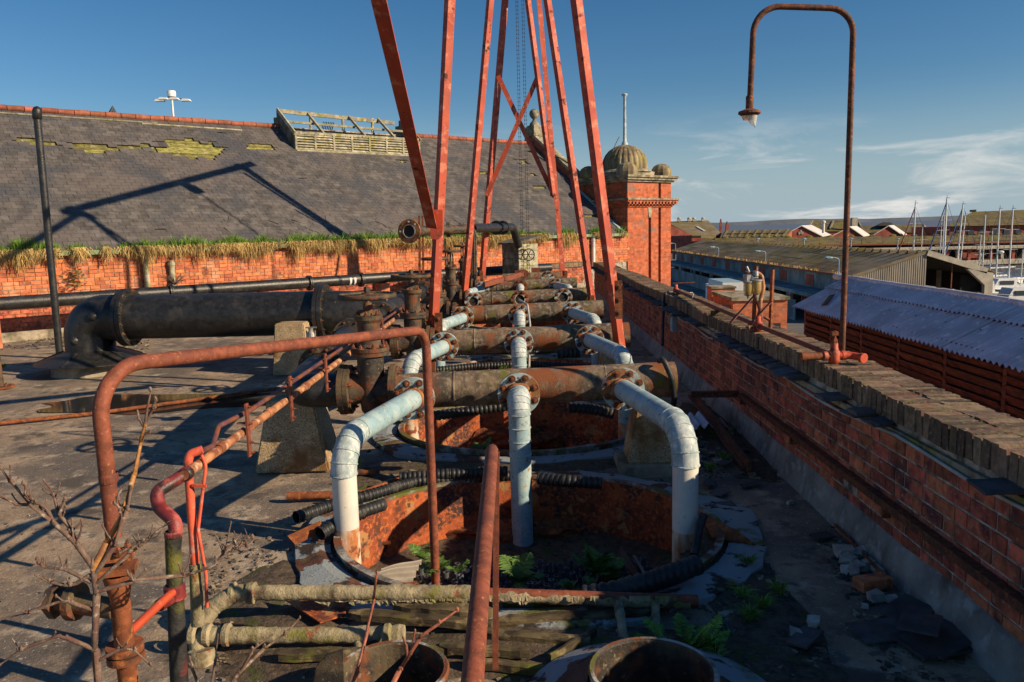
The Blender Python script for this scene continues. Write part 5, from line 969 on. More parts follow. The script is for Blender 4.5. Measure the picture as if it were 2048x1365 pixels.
obj('upstand', MB().lathe([(BR + 0.28, -0.02), (BR + 0.22, 0.3), (0.1, 0.3)], (xb, BY, 0), n=40), 'concrete', bp_)

# ---- long black pipe following the low wall
def Kp(t, r, z): return Wp(t, -LW - 1.05 + r, z)
lb = thing('long_black_pipe', 'long black pipe following the low wall behind the great pipe', 'pipe', Kp(4, 0, 0))
obj('barrel', MB().tube([Kp(-8, 0, 0.95), Kp(2, 0, 0.97), Kp(8, 0, 0.98), Kp(14.2, 0, 0.95)], 0.155, 26), 'black_iron', lb)
for px in (330, 612, 716, 1010):
    t = t_at(px, -LW - 1.05); f_ = obj('flange', MB().disc(Kp(t - 0.04, 0, 0.965), BD, 0.215, 0.035, 32).disc(Kp(t + 0.005, 0, 0.965), BD, 0.215, 0.035, 32), 'black_iron', lb); bolts(f_, Kp(t + 0.04, 0, 0.965), BD, 0.185, 8, 0.014, 0.025, 'black_iron_rusty'); bolts(f_, Kp(t - 0.04, 0, 0.965), -BD, 0.185, 8, 0.014, 0.025, 'black_iron_rusty')
for px in (-40, 520, 760): t = t_at(px, -LW - 1.05); obj('saddle', MB().box(Kp(t, 0, 0.38), (0.3, 0.3, 0.86), M=RB), 'brick_far_y', lb)
t = t_at(690, -LW - 1.05); obj('paint_band', MB().lathe([(0.157, 0), (0.157, 0.06)], Kp(t, 0, 0.972), BD, 26).lathe([(0.157, 0.14), (0.157, 0.2)], Kp(t, 0, 0.972), BD, 26), 'white_paint', lb)
mb = MB()
for _ in range(70):
    a = random.uniform(0, 6.28); p = Wp(t_at(340, -1.2), -1.2, 1.1); q = V((math.cos(a), math.sin(a) * 0.6, random.uniform(0.3, 1))).normalized() * random.uniform(0.2, 0.5); mb.tube([p, p + q * 0.6 + V((0, 0, 0.03)), p + q], [0.006, 0.004, 0.002], 4)
tag(obj('dead_bush', mb, 'bark'), 'dead twiggy bush behind the long black pipe', 'bush')

# ---- upper vent pipe with open rusty flange
UY = 21.0
up_ = thing('vent_pipe', 'raised black vent pipe with an open rusty flange at its left end', 'pipe', (-1.3, UY, 0))
A_ = PY(818, 463, 18.6); B_ = PY(870, 461, UY - 0.6); C_ = PY(944, 459, UY); D_ = PY(945, 572, UY)
obj('barrel', MB().tube(fillet([A_ + V((0.02, 0.10, 0)), B_, C_], 0.6, 6), 0.125, 24), 'black_iron_rusty', up_); obj('pale_socket', MB().lathe([(0.13, 0.03), (0.145, 0.04), (0.145, 0.2), (0.127, 0.22)], A_ + V((0, 0.1, 0)), (0.25, 1, -0.02), 24), 'galv_wrap', up_)
f_ = obj('open_flange', MB().disc(A_ + V((0, 0.1, 0)), (-0.28, -1, 0.02), 0.285, 0.04, 36, 0.145), 'flange_rust', up_)
dv = V((-0.28, -1, 0.02)).normalized()
for k in range(8): a = 2 * math.pi * k / 8; u_ = V((1, -0.28, 0)).normalized(); obj('bolt_hole', MB().disc(A_ + V((0, 0.1, 0)) + dv * 0.038 + (u_ * math.cos(a) + V((0, 0, 1)) * math.sin(a)) * 0.225, dv, 0.024, 0.004, 10), 'white_paint' if k % 3 else 'mossy_board', f_)
obj('bore', MB().disc(A_ + V((0, 0.1, 0)) + dv * 0.012, dv, 0.144, 0.008, 28), 'dark_inside', f_); obj('seat_ring', MB().disc(A_ + V((0, 0.1, 0)) + dv * 0.03, dv, 0.165, 0.014, 30, 0.142), 'flange_pale', f_)  # near-black disc paints the shade of the open pipe mouth
obj('downcomer', MB().tube(fillet([C_ - V((0.35, 0, 0)), C_, D_], 0.32, 8), 0.132, 24), 'black_iron_rusty', up_)
fx = PY(893, 460, UY - 0.2); obj('collar', MB().disc(fx, (1, 0.15, 0), 0.2, 0.04, 30).disc(fx + V((0.05, 0, 0)), (1, 0.15, 0), 0.2, 0.04, 30), 'black_iron_rusty', up_)
E0, E1, E2 = PY(945, 457, UY + 0.3), PY(1026, 455, 24.4), PY(1037, 492, 24.9)
obj('far_run', MB().tube(fillet([E0, E1, E2], 0.35, 8), 0.125, 24), 'black_iron', up_)
for px in (992, 1005): p = PY(px, 456, 23.2 + (px - 992) * 0.04); f_ = obj('collar', MB().disc(p, (E1 - E0), 0.21, 0.04, 30), 'black_iron', up_); bolts(f_, p, -(E1 - E0), 0.18, 8, 0.013, 0.022, 'black_iron_rusty')
p0, p1 = PY(838, 432, 19.6), PY(840, 590, 19.6); obj('prop', MB().bar(p0, p1, 0.05, 0.05).bar(p0 + V((0.09, 0, 0)), p1 + V((0.09, 0, 0)), 0.05, 0.05).box(p0 + V((0.045, 0, -0.35)), (0.2, 0.06, 0.06)), 'rust', up_)
obj('brace_rod', MB().tube([PY(890, 478, UY), PY(893, 560, UY)], 0.022, 8), 'black_iron', up_)

# ---- timber vent housing by the far wall
hx0, hx1, hy_ = PY(1004, 500, 25.6).x, PY(1037, 500, 25.6).x, 25.6
hut = thing('timber_hut', 'small weathered timber vent hut with a felted sloping roof by the wall', 'hut', (hx1, hy_, 0))
zt = PY(1004, 489, hy_).z; dvr = V((0.55, -0.0, 0)); wd_ = (PY(1075, 500, 25.9).x - hx1)
for k in range(8):
    z = 0.0 + k * 0.232
    obj('side_board', MB().prism([(hx0, hy_, z), (hx1, hy_ - 0.55, z), (hx1, hy_ - 0.55, z + 0.222), (hx0, hy_, z + 0.222)], (0.02, 0.03, 0)), 'timber_grey', hut)
    obj('front_board', MB().prism([(hx1 + 0.012, hy_ - 0.545, z), (hx1 + wd_, hy_ - 0.1, z), (hx1 + wd_, hy_ - 0.1, z + 0.222), (hx1 + 0.012, hy_ - 0.545, z + 0.222)], (-0.01, 0.03, 0)), 'lichen_timber', hut)
obj('core', MB().prism([(hx0 + 0.04, hy_ + 0.04, 0), (hx1 + 0.01, hy_ - 0.48, 0), (hx1 + wd_ - 0.04, hy_ - 0.04, 0), (hx0 + wd_, hy_ + 0.6, 0)], (0, 0, 1.83)), 'dark_inside', hut)
obj('roof', MB().add([(hx0 - 0.12, hy_ - 0.02, 1.84), (hx1 + 0.02, hy_ - 0.72, 1.84), (hx1 + wd_ + 0.12, hy_ - 0.12, 2.05), (hx0 + wd_, hy_ + 0.65, 2.05), (hx0 - 0.12, hy_ - 0.02, 1.9), (hx1 + 0.02, hy_ - 0.72, 1.9), (hx1 + wd_ + 0.12, hy_ - 0.12, 2.12), (hx0 + wd_, hy_ + 0.65, 2.12)], [(3, 2, 1, 0), (4, 5, 6, 7), (0, 1, 5, 4), (1, 2, 6, 5), (2, 3, 7, 6), (3, 0, 4, 7)]), 'timber_grey', hut)

# ---- red steel A-frames, ridge beam and hoist
gan = thing('gantry_frame', 'red painted steel gantry of tall A-frames straddling the pipe headers', 'gantry', (0, 16, 0.6))
def ext(a, b, z): return a + (b - a) * ((z - a.z) / (b.z - a.z))
TOPZ = 9.2
def leg(p0, p1, Y, w_, side, t=0.014, zt=TOPZ):
    a, b = PY(*p0, Y), PY(*p1, Y); b = ext(a, b, zt); l_ = obj('leg', MB().angle(a, b, w_, t, side), 'red_paint', gan); return a, b
l1 = leg((862, 690), (897, 0), 10.45, 0.105, (0.8, 0.6, 0), zt=7.0); r1 = leg((1248, 765), (1152, 0), 10.2, 0.108, (0.8, 0.6, 0), zt=7.0)
l2 = leg((926, 605), (979, 0), 16.9, 0.115, (0.8, 0.6, 0)); r2 = leg((1184, 605), (1094, 0), 16.7, 0.115, (0.8, 0.6, 0))
l3 = leg((963, 552), (1009, 0), 23.0, 0.14, (0.8, 0.6, 0)); r3 = leg((1131, 552), (1083, 0), 22.6, 0.14, (-0.3, 0.95, 0))
q0, q1 = PY(1106, 392, 22.5), PY(1055, 0, 22.5); obj('inner_strut', MB().angle(q0, ext(q0, q1, TOPZ), 0.12, 0.012, (0.8, 0.6, 0)), 'red_paint', gan)
for s0_, s1_ in (((996, 152), (1109, 394)), ((1078, 148), (973, 392))): obj('cross_brace', MB().bar(PY(*s0_, 22.75 if s0_[0] < 1000 else 22.6), PY(*s1_, 22.75 if s0_[0] < 1000 else 22.6), 0.13, 0.02, (0, 1, 0)), 'red_paint', gan)
for l_, r_ in ((l1, r1), (l2, r2), (l3, r3)):
    y = l_[1].y; obj('top_plate', MB().bar(l_[1] - V((0.25, 0, 0)), r_[1] + V((0.25, 0, 0)), 0.2, 0.2), 'red_paint', gan)
obj('runway_beam', MB().bar((0.0, 16.4, TOPZ + 0.2), (0.0, 23.4, TOPZ + 0.2), 0.1, 0.2).bar((0.0, 16.4, TOPZ + 0.09), (0.0, 23.4, TOPZ + 0.09), 0.2, 0.02).bar((0.0, 10.3, 7.1), (0.0, 16.8, TOPZ), 0.12, 0.16), 'red_paint', gan)  # unseen sloping bar, pitched to set its shadow lower on the slates
b0, b1 = PY(853, 456, 10.3), PY(741, 0, 7.0); b1 = b0 + (b1 - b0) * 1.6; obj('raking_strut', MB().angle(b0, b1, 0.14, 0.014, (1, 0.2, -0.3)), 'red_paint', gan)
g0 = PY(869, 446, 10.35); obj('gusset_plate', MB().prism([PY(860, 420, 10.38), PY(886, 420, 10.38), PY(886, 470, 10.38), PY(876, 480, 10.38), PY(862, 478, 10.38)], (0, -0.05, 0)), 'red_paint', gan)
for a_, w_ in ((PY(878, 663, 10.42), 0), (PY(1237, 600, 10.15), 0)):
    spl = obj('splice_plate', MB().bar(a_ + V((0, 0, -0.25)), a_ + V((0, 0, 0.25)), 0.1, 0.03, (0, 1, 0)), 'rust', gan); 
    for k in (-0.17, 0.0, 0.17): bolts(spl, a_ + V((0, -0.02, k)), (0, -1, 0), 0.0, 1, 0.02, 0.03)
for a_ in (l1[0], r1[0], l2[0], r2[0], l3[0], r3[0]): obj('base_shoe', MB().bar((a_.x, a_.y, 0.0), a_ + V((0, 0, 0.15)), 0.10, 0.08), 'rust', gan)
# hoist chain with two hand wheels
ho = thing('chain_hoist', 'chain hoist with two spoked wheels hanging inside the red gantry', 'hoist', PY(1050, 515, 20.4))
hp = PY(1051, 512, 20.4)
for dx in (-0.10, -0.055, 0.05, 0.095):
    x = hp.x + dx; pts = []; mb = MB(); z = 0.95 + (0.12 if dx > 0 else 0); n_ = 0
    while z < TOPZ: mb.box((x, 20.4, z), (0.022 if n_ % 2 else 0.008, 0.008 if n_ % 2 else 0.022, 0.036)); z += 0.048; n_ += 1
    obj('chain', mb, 'chain', ho)
for dx, yy, r in ((-0.07, 20.42, 0.135), (0.08, 20.36, 0.15)):
    c = hp + V((dx, yy - 20.4, 0.03)); n_ = 28; wh = obj('hand_wheel', MB().tube([c + V((r * math.cos(2 * math.pi * k / n_), 0, r * math.sin(2 * math.pi * k / n_))) for k in range(n_ + 1)], 0.013, 8, False), 'chain', ho)
    for k in range(6): a = math.pi * k / 3; obj('spoke', MB().tube([c, c + V((r * math.cos(a), 0, r * math.sin(a)))], 0.009, 6), 'chain', wh)
tr_ = PY(1038, -2, 20.4); obj('trolley', MB().box(V((hp.x, 20.4, TOPZ - 0.2)), (0.3, 0.3, 0.4)), 'rust', ho)
# red jib bar resting across the far headers
j0, j1 = PY(968, 570, 19.6), PY(1048, 548, 21.8); jb = thing('jib_bar', 'red steel bar with rounded plate head lying across the far headers', 'bar', (j0 + j1) / 2)
obj('bar', MB().bar(j0, j1, 0.06, 0.13), 'rail_rust', jb); obj('head_plate', MB().prism([j1 + V((-0.25, -0.05, 0.10)), j1 + V((0.05, -0.05, 0.12)), j1 + V((0.17, -0.05, 0.0)), j1 + V((0.05, -0.05, -0.13)), j1 + V((-0.25, -0.05, -0.10))], (0, 0.03, 0)), 'rail_rust', jb); bolts(jb, j1 + V((0.02, -0.05, 0)), (0, -1, 0), 0.0, 1, 0.02, 0.03)
p = PY(1071, 543, 24.3); tag(obj('red_bracket', MB().box(p + V((0, 0, -0.1)), (0.26, 0.05, 0.42)).box(p + V((0.13, 0.15, -0.1)), (0.04, 0.3, 0.42)), 'rail_rust'), 'square red steel bracket in front of the timber hut', 'bracket')

# ---- upright black vent stack at the left and its neighbour at the edge
v0, v1 = PZ(120, 716, 0), None; vY = v0.y; vt = PY(73, 222, vY)
vs_ = thing('vent_stack', 'tall thin black vent stack with rounded cap left of the great pipe', 'pipe', v0)
dz_ = (vt - v0).normalized(); obj('pipe', MB().tube([v0, v0.lerp(vt, 0.45), vt], 0.068, 18), 'black_iron', vs_); obj('cap', MB().tube([vt - dz_ * 0.16, vt - dz_ * 0.15, vt + V((0.01, 0, 0.0)), vt + V((0.02, 0, 0.06)), vt + V((0.02, 0, 0.085))], [0.07, 0.085, 0.085, 0.06, 0.01], 18), 'black_iron', vs_)
e0 = PZ(2, 776, 0); es = thing('edge_post', 'rusty flanged post at the left edge of the deck', 'post', e0); obj('post', MB().tube([e0, e0 + V((-0.02, 0, 0.95))], 0.05, 14), 'black_iron_rusty', es); f_ = obj('foot_flange', MB().disc(e0, (0, 0, 1), 0.19, 0.03, 24), 'rust', es); bolts(f_, e0 + V((0, 0, 0.03)), (0, 0, 1), 0.14, 6, 0.014, 0.025)

# ================================================================== NEAR RAILS, PIPES, HOSES
# hoop rail
hr = thing('hoop_rail', 'rust red bent tube handrail arching over the left of the nearest tank', 'handrail', (-1.66, 3.1, 0))
a0 = PY(228, 1075, 3.1); a1 = PY(206, 735, 3.1); b1_ = PY(851, 660, 5.5); b0_ = PY(836, 1172, 5.5)
path = fillet([a0, V((a0.x - 0.005, a0.y, a1.z)), b1_, V((b1_.x, b1_.y, b0_.z))], [0.20, 0.15], 10); obj('tube', MB().tube(path, 0.0325, 20), 'rail_rust', hr)
obj('coupling', MB().lathe([(0.036, 0), (0.038, 0.01), (0.038, 0.03), (0.036, 0.04)], PY(218, 965, 3.1), (0, 0, 1), 20), 'rail_rust', hr)
obj('stay_plate', MB().bar(PY(785, 1168, 5.4), b0_ + V((0, 0, 0.02)), 0.05, 0.02), 'rust', hr)
# flanged stop valve at its foot
fv = thing('foot_valve', 'rusty flanged stop valve at the foot of the hoop rail, behind the sapling', 'valve', PY(235, 1300, 3.1)); c = PY(232, 1120, 3.1)
obj('bonnet', MB().lathe([(0.04, -0.62), (0.04, -0.16), (0.05, -0.12), (0.06, -0.06)], c, n=20, smooth=True), 'rust', fv)
f1 = obj('flange', MB().box(c + V((0, 0, -0.04)), (0.15, 0.10, 0.03), 0.3).box(c + V((0, 0, 0.02)), (0.14, 0.09, 0.03), 0.3), 'rust', fv); bolts(f1, c + V((0, 0, 0.035)), (0, 0, 1), 0.05, 4, 0.013, 0.028)
obj('side_arm', MB().tube([c + V((-0.02, 0, -0.22)), c + V((-0.3, 0.05, -0.2))], 0.045, 16).disc(c + V((-0.2, 0.035, -0.2)), (-1, 0.1, 0), 0.08, 0.03, 20).disc(c + V((-0.29, 0.045, -0.2)), (-1, 0.1, 0), 0.075, 0.03, 6), 'valve_iron', fv)
obj('lower_flange', MB().disc(c + V((0, 0, -0.45)), (0, 0, 1), 0.075, 0.03, 24).disc(c + V((0, 0, -0.41)), (0, 0, 1), 0.075, 0.03, 24), 'rust', fv)
obj('outlet', MB().tube([c + V((0, 0, -0.35)), PY(345, 1185, 3.45)], 0.02, 14), 'red_paint', fv)
# single rail coming towards us, with its upright
nr_ = thing('near_rail', 'rusty tube handrail running straight towards the camera past the nearest tank', 'handrail', (-0.12, 3.7, 0))
r0, r1_ = PY(984, 898, 3.72), PY(944, 1372, 1.92); r2_ = r0 + (r1_ - r0) * 1.35
obj('tube', MB().tube([r0 + V((0, 0.006, -0.02)), r0 + V((0, 0.0, -0.003)), r0 + (r1_ - r0) * 0.015, r1_, r2_], [0.012, 0.027, 0.0315, 0.0315, 0.0315], 22), 'rail_rust', nr_)
pb = PY(986, 1178, 3.76); obj('upright', MB().bar(V((r0.x + 0.02, 3.76, r0.z - 0.03)), V((pb.x, 3.76, 0.05)), 0.03, 0.02, (0, 1, 0)), 'rail_rust', nr_)
# ---- twin conduits on hangers
OX, OZ = -1.74, 1.11
cn = thing('twin_conduits', 'pair of rusty orange and purple conduits carried on flat iron hangers', 'pipe', (OX, 6, OZ))
obj('main_pipe', MB().tube([(OX, 3.80, OZ), (OX, 6, OZ + 0.006), (OX, 8.6, OZ + 0.02), (OX - 0.02, 13.2, OZ + 0.06)], 0.0265, 16), 'orange_pipe', cn)
for y in (4.25, 5.1, 6.0, 7.4, 9): obj('coupling', MB().lathe([(0.028, 0), (0.033, 0.005), (0.033, 0.07), (0.028, 0.075)], (OX, y, OZ + 0.005), (0, 1, 0), 16), 'orange_pipe', cn)
S0 = PY(398, 905, 3.98); obj('small_pipe', MB().tube(fillet([S0, PY(425, 893, 4.2), PY(437, 853, 4.42), (OX + 0.01, 4.75, OZ + 0.11), (OX + 0.01, 13, OZ + 0.14)], [0.1, 0.1, 0.4], 6), 0.0155, 12), 'purple_pipe', cn)
for y in (4.62, 5.52, 6.55, 7.9, 9.3, 11):
    h_ = obj('hanger', MB().box((OX + 0.042, y, OZ + 0.02), (0.012, 0.045, 0.33)).box((OX + 0.01, y, OZ + 0.065), (0.06, 0.03, 0.008)), 'rail_rust', cn)
    for z in (-0.12, -0.055, 0.06, 0.165): bolts(h_, (OX + 0.048, y, OZ + z), (1, 0, 0), 0, 1, 0.008, 0.02, 'rail_rust')
# dark lagged drop leg at the near end
dl = thing('drop_pipe', 'black lagged drop pipe with a dark red swan neck elbow', 'pipe', PY(355, 1360, 3.5))
E_ = [V((OX, 3.86, OZ)), PY(312, 985, 3.70), PY(318, 1015, 3.66), PY(352, 1045, 3.58), PY(347, 1110, 3.56)]; obj('swan_neck', MB().tube(fillet(E_, [0.05, 0.06, 0.05], 6), [0.033] * len(fillet(E_, [0.05, 0.06, 0.05], 6)), 18), 'dark_red_paint', dl)
obj('elbow_socket', MB().lathe([(0.034, 0), (0.039, 0.008), (0.039, 0.03), (0.034, 0.036)], PY(345, 1062, 3.56), (0, 0, -1), 18).lathe([(0.03, 0), (0.037, 0.008), (0.037, 0.04), (0.03, 0.05)], (OX, 3.80, OZ), (0, 1, 0), 18), 'dark_red_paint', dl)
obj('lagged_leg', MB().tube([PY(345, 1065, 3.56), PY(350, 1180, 3.55), PY(354, 1260, 3.53), PY(362, 1440, 3.5)], [0.036, 0.038, 0.041, 0.043], 18), 'lagging_black', dl); obj('tee', MB().lathe([(0.04, 0), (0.05, 0.01), (0.05, 0.07), (0.04, 0.08)], PY(351, 1200, 3.54), (0, 0, 1), 18).tube([PY(351, 1190, 3.54), PY(318, 1212, 3.44)], 0.03, 14), 'dark_red_paint', dl)
# bright red hairpin loop
rl = thing('red_hairpin_pipe', 'bright red hairpin pipe hanging below the orange conduit', 'pipe', PY(398, 1215, 3.95))
obj('thick_leg', MB().tube(fillet([PY(405, 900, 3.98), PY(380, 908, 3.96), PY(376, 925, 3.95), PY(390, 1130, 3.95)], [0.03, 0.03], 6), 0.023, 16), 'red_paint_bright', rl)
obj('thin_leg', MB().tube(fillet([PY(398, 900, 4.0), PY(412, 930, 3.97), PY(396, 1060, 3.93), PY(412, 1150, 3.92), PY(414, 1215, 3.92)], [0.06, 0.1, 0.1], 6), 0.009, 10), 'red_paint_bright', rl); obj('clip', MB().bar(PY(384, 971, 3.93), PY(413, 973, 3.93), 0.012, 0.014), 'red_paint_bright', rl)
obj('lagged_tail', MB().tube([PY(390, 1128, 3.95), PY(396, 1250, 3.93)], [0.03, 0.036], 16), 'lagging', rl)
# ---- lagged pipes low in front of the tank
def lag_path(pts, r, amp, seed, step=0.025):
    P = [V(p) for p in pts]; out, rr = [], []
    for a, b in zip(P[:-1], P[1:]):
        n_ = max(1, int((b - a).length / step))
        for k in range(n_): out.append(a.lerp(b, k / n_))
    out.append(P[-1])
    for k, p in enumerate(out): rr.append(r * (1 + amp * noise.noise(p * 9 + V((seed, 0, 0))) + 0.35 * amp * math.sin(k * 1.9)))
    return out, rr
L1a = [PY(400, 1262, 4.22), PY(425, 1215, 4.3), PY(470, 1186, 4.36), PY(960, 1186, 4.4), PY(1395, 1202, 4.42)]
la = thing('upper_lagged_pipe', 'mossy lagged pipe running across in front of the nearest tank, upper of two', 'pipe', PY(900, 1250, 4.4))
o_, r_ = lag_path(fillet(L1a[:4], [0.1, 0.12], 6), 0.047, 0.16, 1); obj('lagging', MB().tube(o_, r_, 16), 'lagging', la)
obj('bare_pipe', MB().tube([L1a[3] - V((0.1, 0, 0)), L1a[4]], 0.036, 16), 'rail_rust', la)
o_, r_ = lag_path([L1a[3] + V((0, -0.006, -0.012)), L1a[4] + V((-0.05, -0.006, -0.012))], 0.038, 0.22, 4); obj('torn_lagging', MB().tube(o_, r_, 16), 'lagging', la)
for px in (466, 500, 506): obj('joint_bulge', MB().lathe([(0.045, -0.02), (0.062, -0.012), (0.064, 0.01), (0.045, 0.02)], PY(px, 1186, 4.365), (1, 0, 0), 16), 'lagging', la)
mb = MB()
for k in range(40):
    px = random.uniform(640, 1380); p = PY(px, 1200, 4.36); w_ = random.uniform(0.015, 0.07); n_ = 7; dp = random.uniform(0.01, 0.05)
    vs = [p + V((w_ * (2 * i / n_ - 1), 0.004, 0.022)) for i in range(n_ + 1)] + [p + V((w_ * (2 * i / n_ - 1) + jitter(0.004), -0.008 - random.uniform(0, 0.012), 0.006 - dp * random.uniform(0.1, 1.0) * math.sin(math.pi * (0.1 + 0.8 * i / n_)))) for i in range(n_ + 1)]
    mb.add(vs, [(i, i + 1, n_ + 2 + i, n_ + 1 + i) for i in range(n_)])
obj('torn_cloth', mb, 'lagging', la)
for p0, p1, p2 in (((1236, 1205), (1250, 1290), (1264, 1400)), ((1311, 1208), (1311, 1300), (1309, 1400))):
    o_, r_ = lag_path(fillet([PY(*p0, 4.38), PY(*p1, 4.05), PY(*p2, 3.7)], 0.1, 4), 0.028, 0.2, p0[0]); obj('branch', MB().tube(o_, r_, 14), 'lagging', la)
lb2 = thing('lower_lagged_pipe', 'thick mossy lagged pipe with capped end, lower of two before the tank', 'pipe', PY(600, 1340, 4.1))
o_, r_ = lag_path(fillet([PY(402, 1390, 3.95), PY(395, 1272, 4.05), PY(805, 1270, 4.08)], [0.05], 6), 0.046, 0.14, 8); obj('lagging', MB().tube(o_, r_, 18), 'lagging', lb2)
obj('lagged_trunk', MB().tube(lag_path([PY(402, 1300, 3.98), PY(410, 1420, 3.9)], 0.068, 0.12, 3)[0], lag_path([PY(402, 1300, 3.98), PY(410, 1420, 3.9)], 0.068, 0.12, 3)[1], 18), 'lagging', lb2)
for px in (388, 416, 454, 775): obj('joint_bulge', MB().lathe([(0.045, -0.025), (0.06, -0.015), (0.062, 0.012), (0.045, 0.025)], PY(px, 1270, 4.05), (1, 0, 0), 18), 'lagging', lb2)
obj('end_cap', MB().lathe([(0.05, -0.05), (0.058, 0), (0.052, 0.03), (0.001, 0.034)], PY(798, 1270, 4.08), (1, 0, 0), 18), 'lagging', lb2)
for p0, p1, m_ in (((715, 1275), (716, 1390), 'lagging'), ((752, 1275), (741, 1390), 'lagging_black')): o_, r_ = lag_path([PY(*p0, 4.07), PY(p1[0] + 4, 1310, 3.98), PY(*p1, 3.9)], 0.027, 0.15, p0[0]); obj('branch', MB().tube(o_, r_, 14), m_, lb2)
# ---- open iron drums at the bottom of the view
for cx, cy, R_, lab in ((-0.66, 3.42, 0.26, 'black open iron drum below the lagged pipes, left of the near rail'), (0.565, 3.38, 0.29, 'black open iron drum with sloping collar, right of the near rail')):
    dr_ = thing('open_drum', lab, 'drum', (cx, cy, 0), 'open iron drums'); z = 0.25
    obj('shell', MB().lathe([(R_, 0.0), (R_, z), (R_ - 0.012, z + 0.01), (R_ - 0.016, z), (R_ - 0.016, 0.02), (0.001, 0.02)], (cx, cy, 0), n=44), 'black_iron_rusty', dr_); obj('rim', MB().lathe([(R_ + 0.008, z - 0.02), (R_ + 0.012, z + 0.0), (R_ + 0.004, z + 0.014), (R_ - 0.014, z + 0.012)], (cx, cy, 0), n=44), 'tank_rim', dr_)
    if cx > 0: obj('collar', MB().lathe([(R_ + 0.015, z - 0.05), (R_ + 0.34, 0.06), (R_ + 0.36, 0.0)], (cx, cy, 0), n=44), 'tank_flange', dr_)
    else: obj('upright_plate', MB().prism([PY(622, 1400, 3.3), PY(632, 1335, 3.3), PY(652, 1312, 3.3), PY(686, 1302, 3.3), PY(687, 1400, 3.3)], (0, 0.02, 0)), 'black_iron_rusty', dr_)
# ---- rotten planks
PLK = [((700, 1228), (985, 1250), 0.07, 0.12, 4.35), ((790, 1210), (985, 1226), 0.10, 0.16, 4.3), ((990, 1245), (1300, 1225), 0.03, 0.13, 4.2), ((880, 1296), (1060, 1304), 0.07, 0.10, 3.9), ((560, 1312), (905, 1300), 0.06, 0.10, 3.88), ((965, 1268), (1180, 1285), 0.04, 0.11, 4.02), ((930, 1325), (1090, 1340), 0.04, 0.08, 3.75), ((1100, 1320), (1190, 1262), 0.05, 0.06, 3.8)]
PLL = ['plank under the upper lagged pipe left of the rail', 'broken splintered plank right below the upper lagged pipe', 'broad dark plank below the torn lagging right of the rail', 'cracked plank right of the left drum', 'mossy plank above the left drum', 'short mossy plank touching the near rail', 'stub of plank just right of the near rail foot', 'thin slanting plank left of the right drum']
for (pa, pb_, z, w_, Y), lab in zip(PLK, PLL):
    a, b = PZ(*pa, z), PZ(*pb_, z); n_ = 10; vs = []; d_ = (b - a).normalized(); s_ = d_.cross(V((0, 0, 1))).normalized()
    for k in range(n_ + 1):
        c = a.lerp(b, k / n_) + V((0, 0, 0.012 * noise.noise(V((k * 0.7, z * 30, 0))))); w_ *= 1.0; e1 = w_ * 0.36 * (1 + 0.25 * noise.noise(V((k * 1.3, z * 50, 3)))); e2 = w_ * 0.36 * (1 + 0.25 * noise.noise(V((k * 1.1, z * 70, 9))))
        if k in (0, n_): e1 *= random.uniform(0.3, 0.9); e2 *= random.uniform(0.3, 0.9)
        vs += [c - s_ * e1 - V((0, 0, .02)), c + s_ * e2 - V((0, 0, .02)), c + s_ * e2 * 0.97 + V((0, 0, 0.02)), c + V((0, 0, 0.026 + 0.006 * noise.noise(V((k * 2, 1, z * 9))))), c - s_ * e1 * 0.97 + V((0, 0, 0.02))]
    mb = MB().add(vs, [(k * 5 + j, k * 5 + (j + 1) % 5, k * 5 + 5 + (j + 1) % 5, k * 5 + 5 + j) for k in range(n_) for j in range(5)] + [(0, 1, 2, 3, 4), tuple(n_ * 5 + q for q in (4, 3, 2, 1, 0))]); tag(obj('rotten_plank', mb, 'timber_rot'), 'rotten mossy timber: ' + lab, 'plank', 'rotten planks before the tank')
# ---- corrugated hoses
def hose(label, pts, r, smooth_r=0.15, closed_end=True):
    P = fillet(pts, smooth_r, 6); dense = []
    for a, b in zip(P[:-1], P[1:]):
        n_ = max(1, int((b - a).length / (r * 0.14)));
        for k in range(n_): dense.append(a.lerp(b, k / n_))
    dense.append(P[-1]); pat = [1.0, 1.0, 0.97, 0.84, 0.84, 0.97]; rr = [r * pat[k % 6] for k in range(len(dense))]
    th = thing('corrugated_hose', label, 'hose', dense[0]); obj('tube', MB().tube(dense, rr, 18, False), 'hose', th)
    for e, d_ in ((dense[0], dense[1] - dense[0]), (dense[-1], dense[-2] - dense[-1])): obj('open_end', MB().lathe([(r, 0), (r * 0.9, 0.0), (r * 0.86, r * 1.2), (0.001, r * 1.3)], e, d_, 18), 'hose', th)
hose('black ribbed hose lying left of the tank, its open end to the left', [PZ(592, 1035, 0.09), PZ(650, 1015, 0.09), PZ(740, 990, 0.1), PZ(830, 963, 0.09), PZ(1020, 952, 0.07)], 0.05)
hose('short black ribbed hose hooked over the left rim of the tank', [PZ(640, 1068, 0.12), PZ(690, 1035, 0.16), PZ(765, 1010, 0.12)], 0.052)
hose('black ribbed hose behind the nearest tank, left of the centre pipe', [PZ(800, 955, 0.12), PZ(900, 948, 0.14), PZ(1015, 943, 0.14)], 0.05)
hose('short black ribbed hose lying on the rear rim of the nearest tank', [PZ(1078, 957, 0.12), PZ(1130, 962, 0.13), PZ(1203, 967, 0.12)], 0.056)
hose('thick blue black ribbed hose at the front right of the nearest tank', [PZ(1170, 1192, 0.06), PZ(1230, 1183, 0.10), PZ(1310, 1160, 0.13), PZ(1394, 1130, 0.15)], 0.066)
hose('black ribbed hose below the nearest header, left of centre', [PY(868, 832, 7.75), PY(930, 824, 7.8), PY(1012, 812, 7.85)], 0.055)
hose('black ribbed hose below the nearest header, right of centre', [PY(1138, 815, 7.75), PY(1180, 818, 7.75), PY(1228, 828, 7.7)], 0.058)
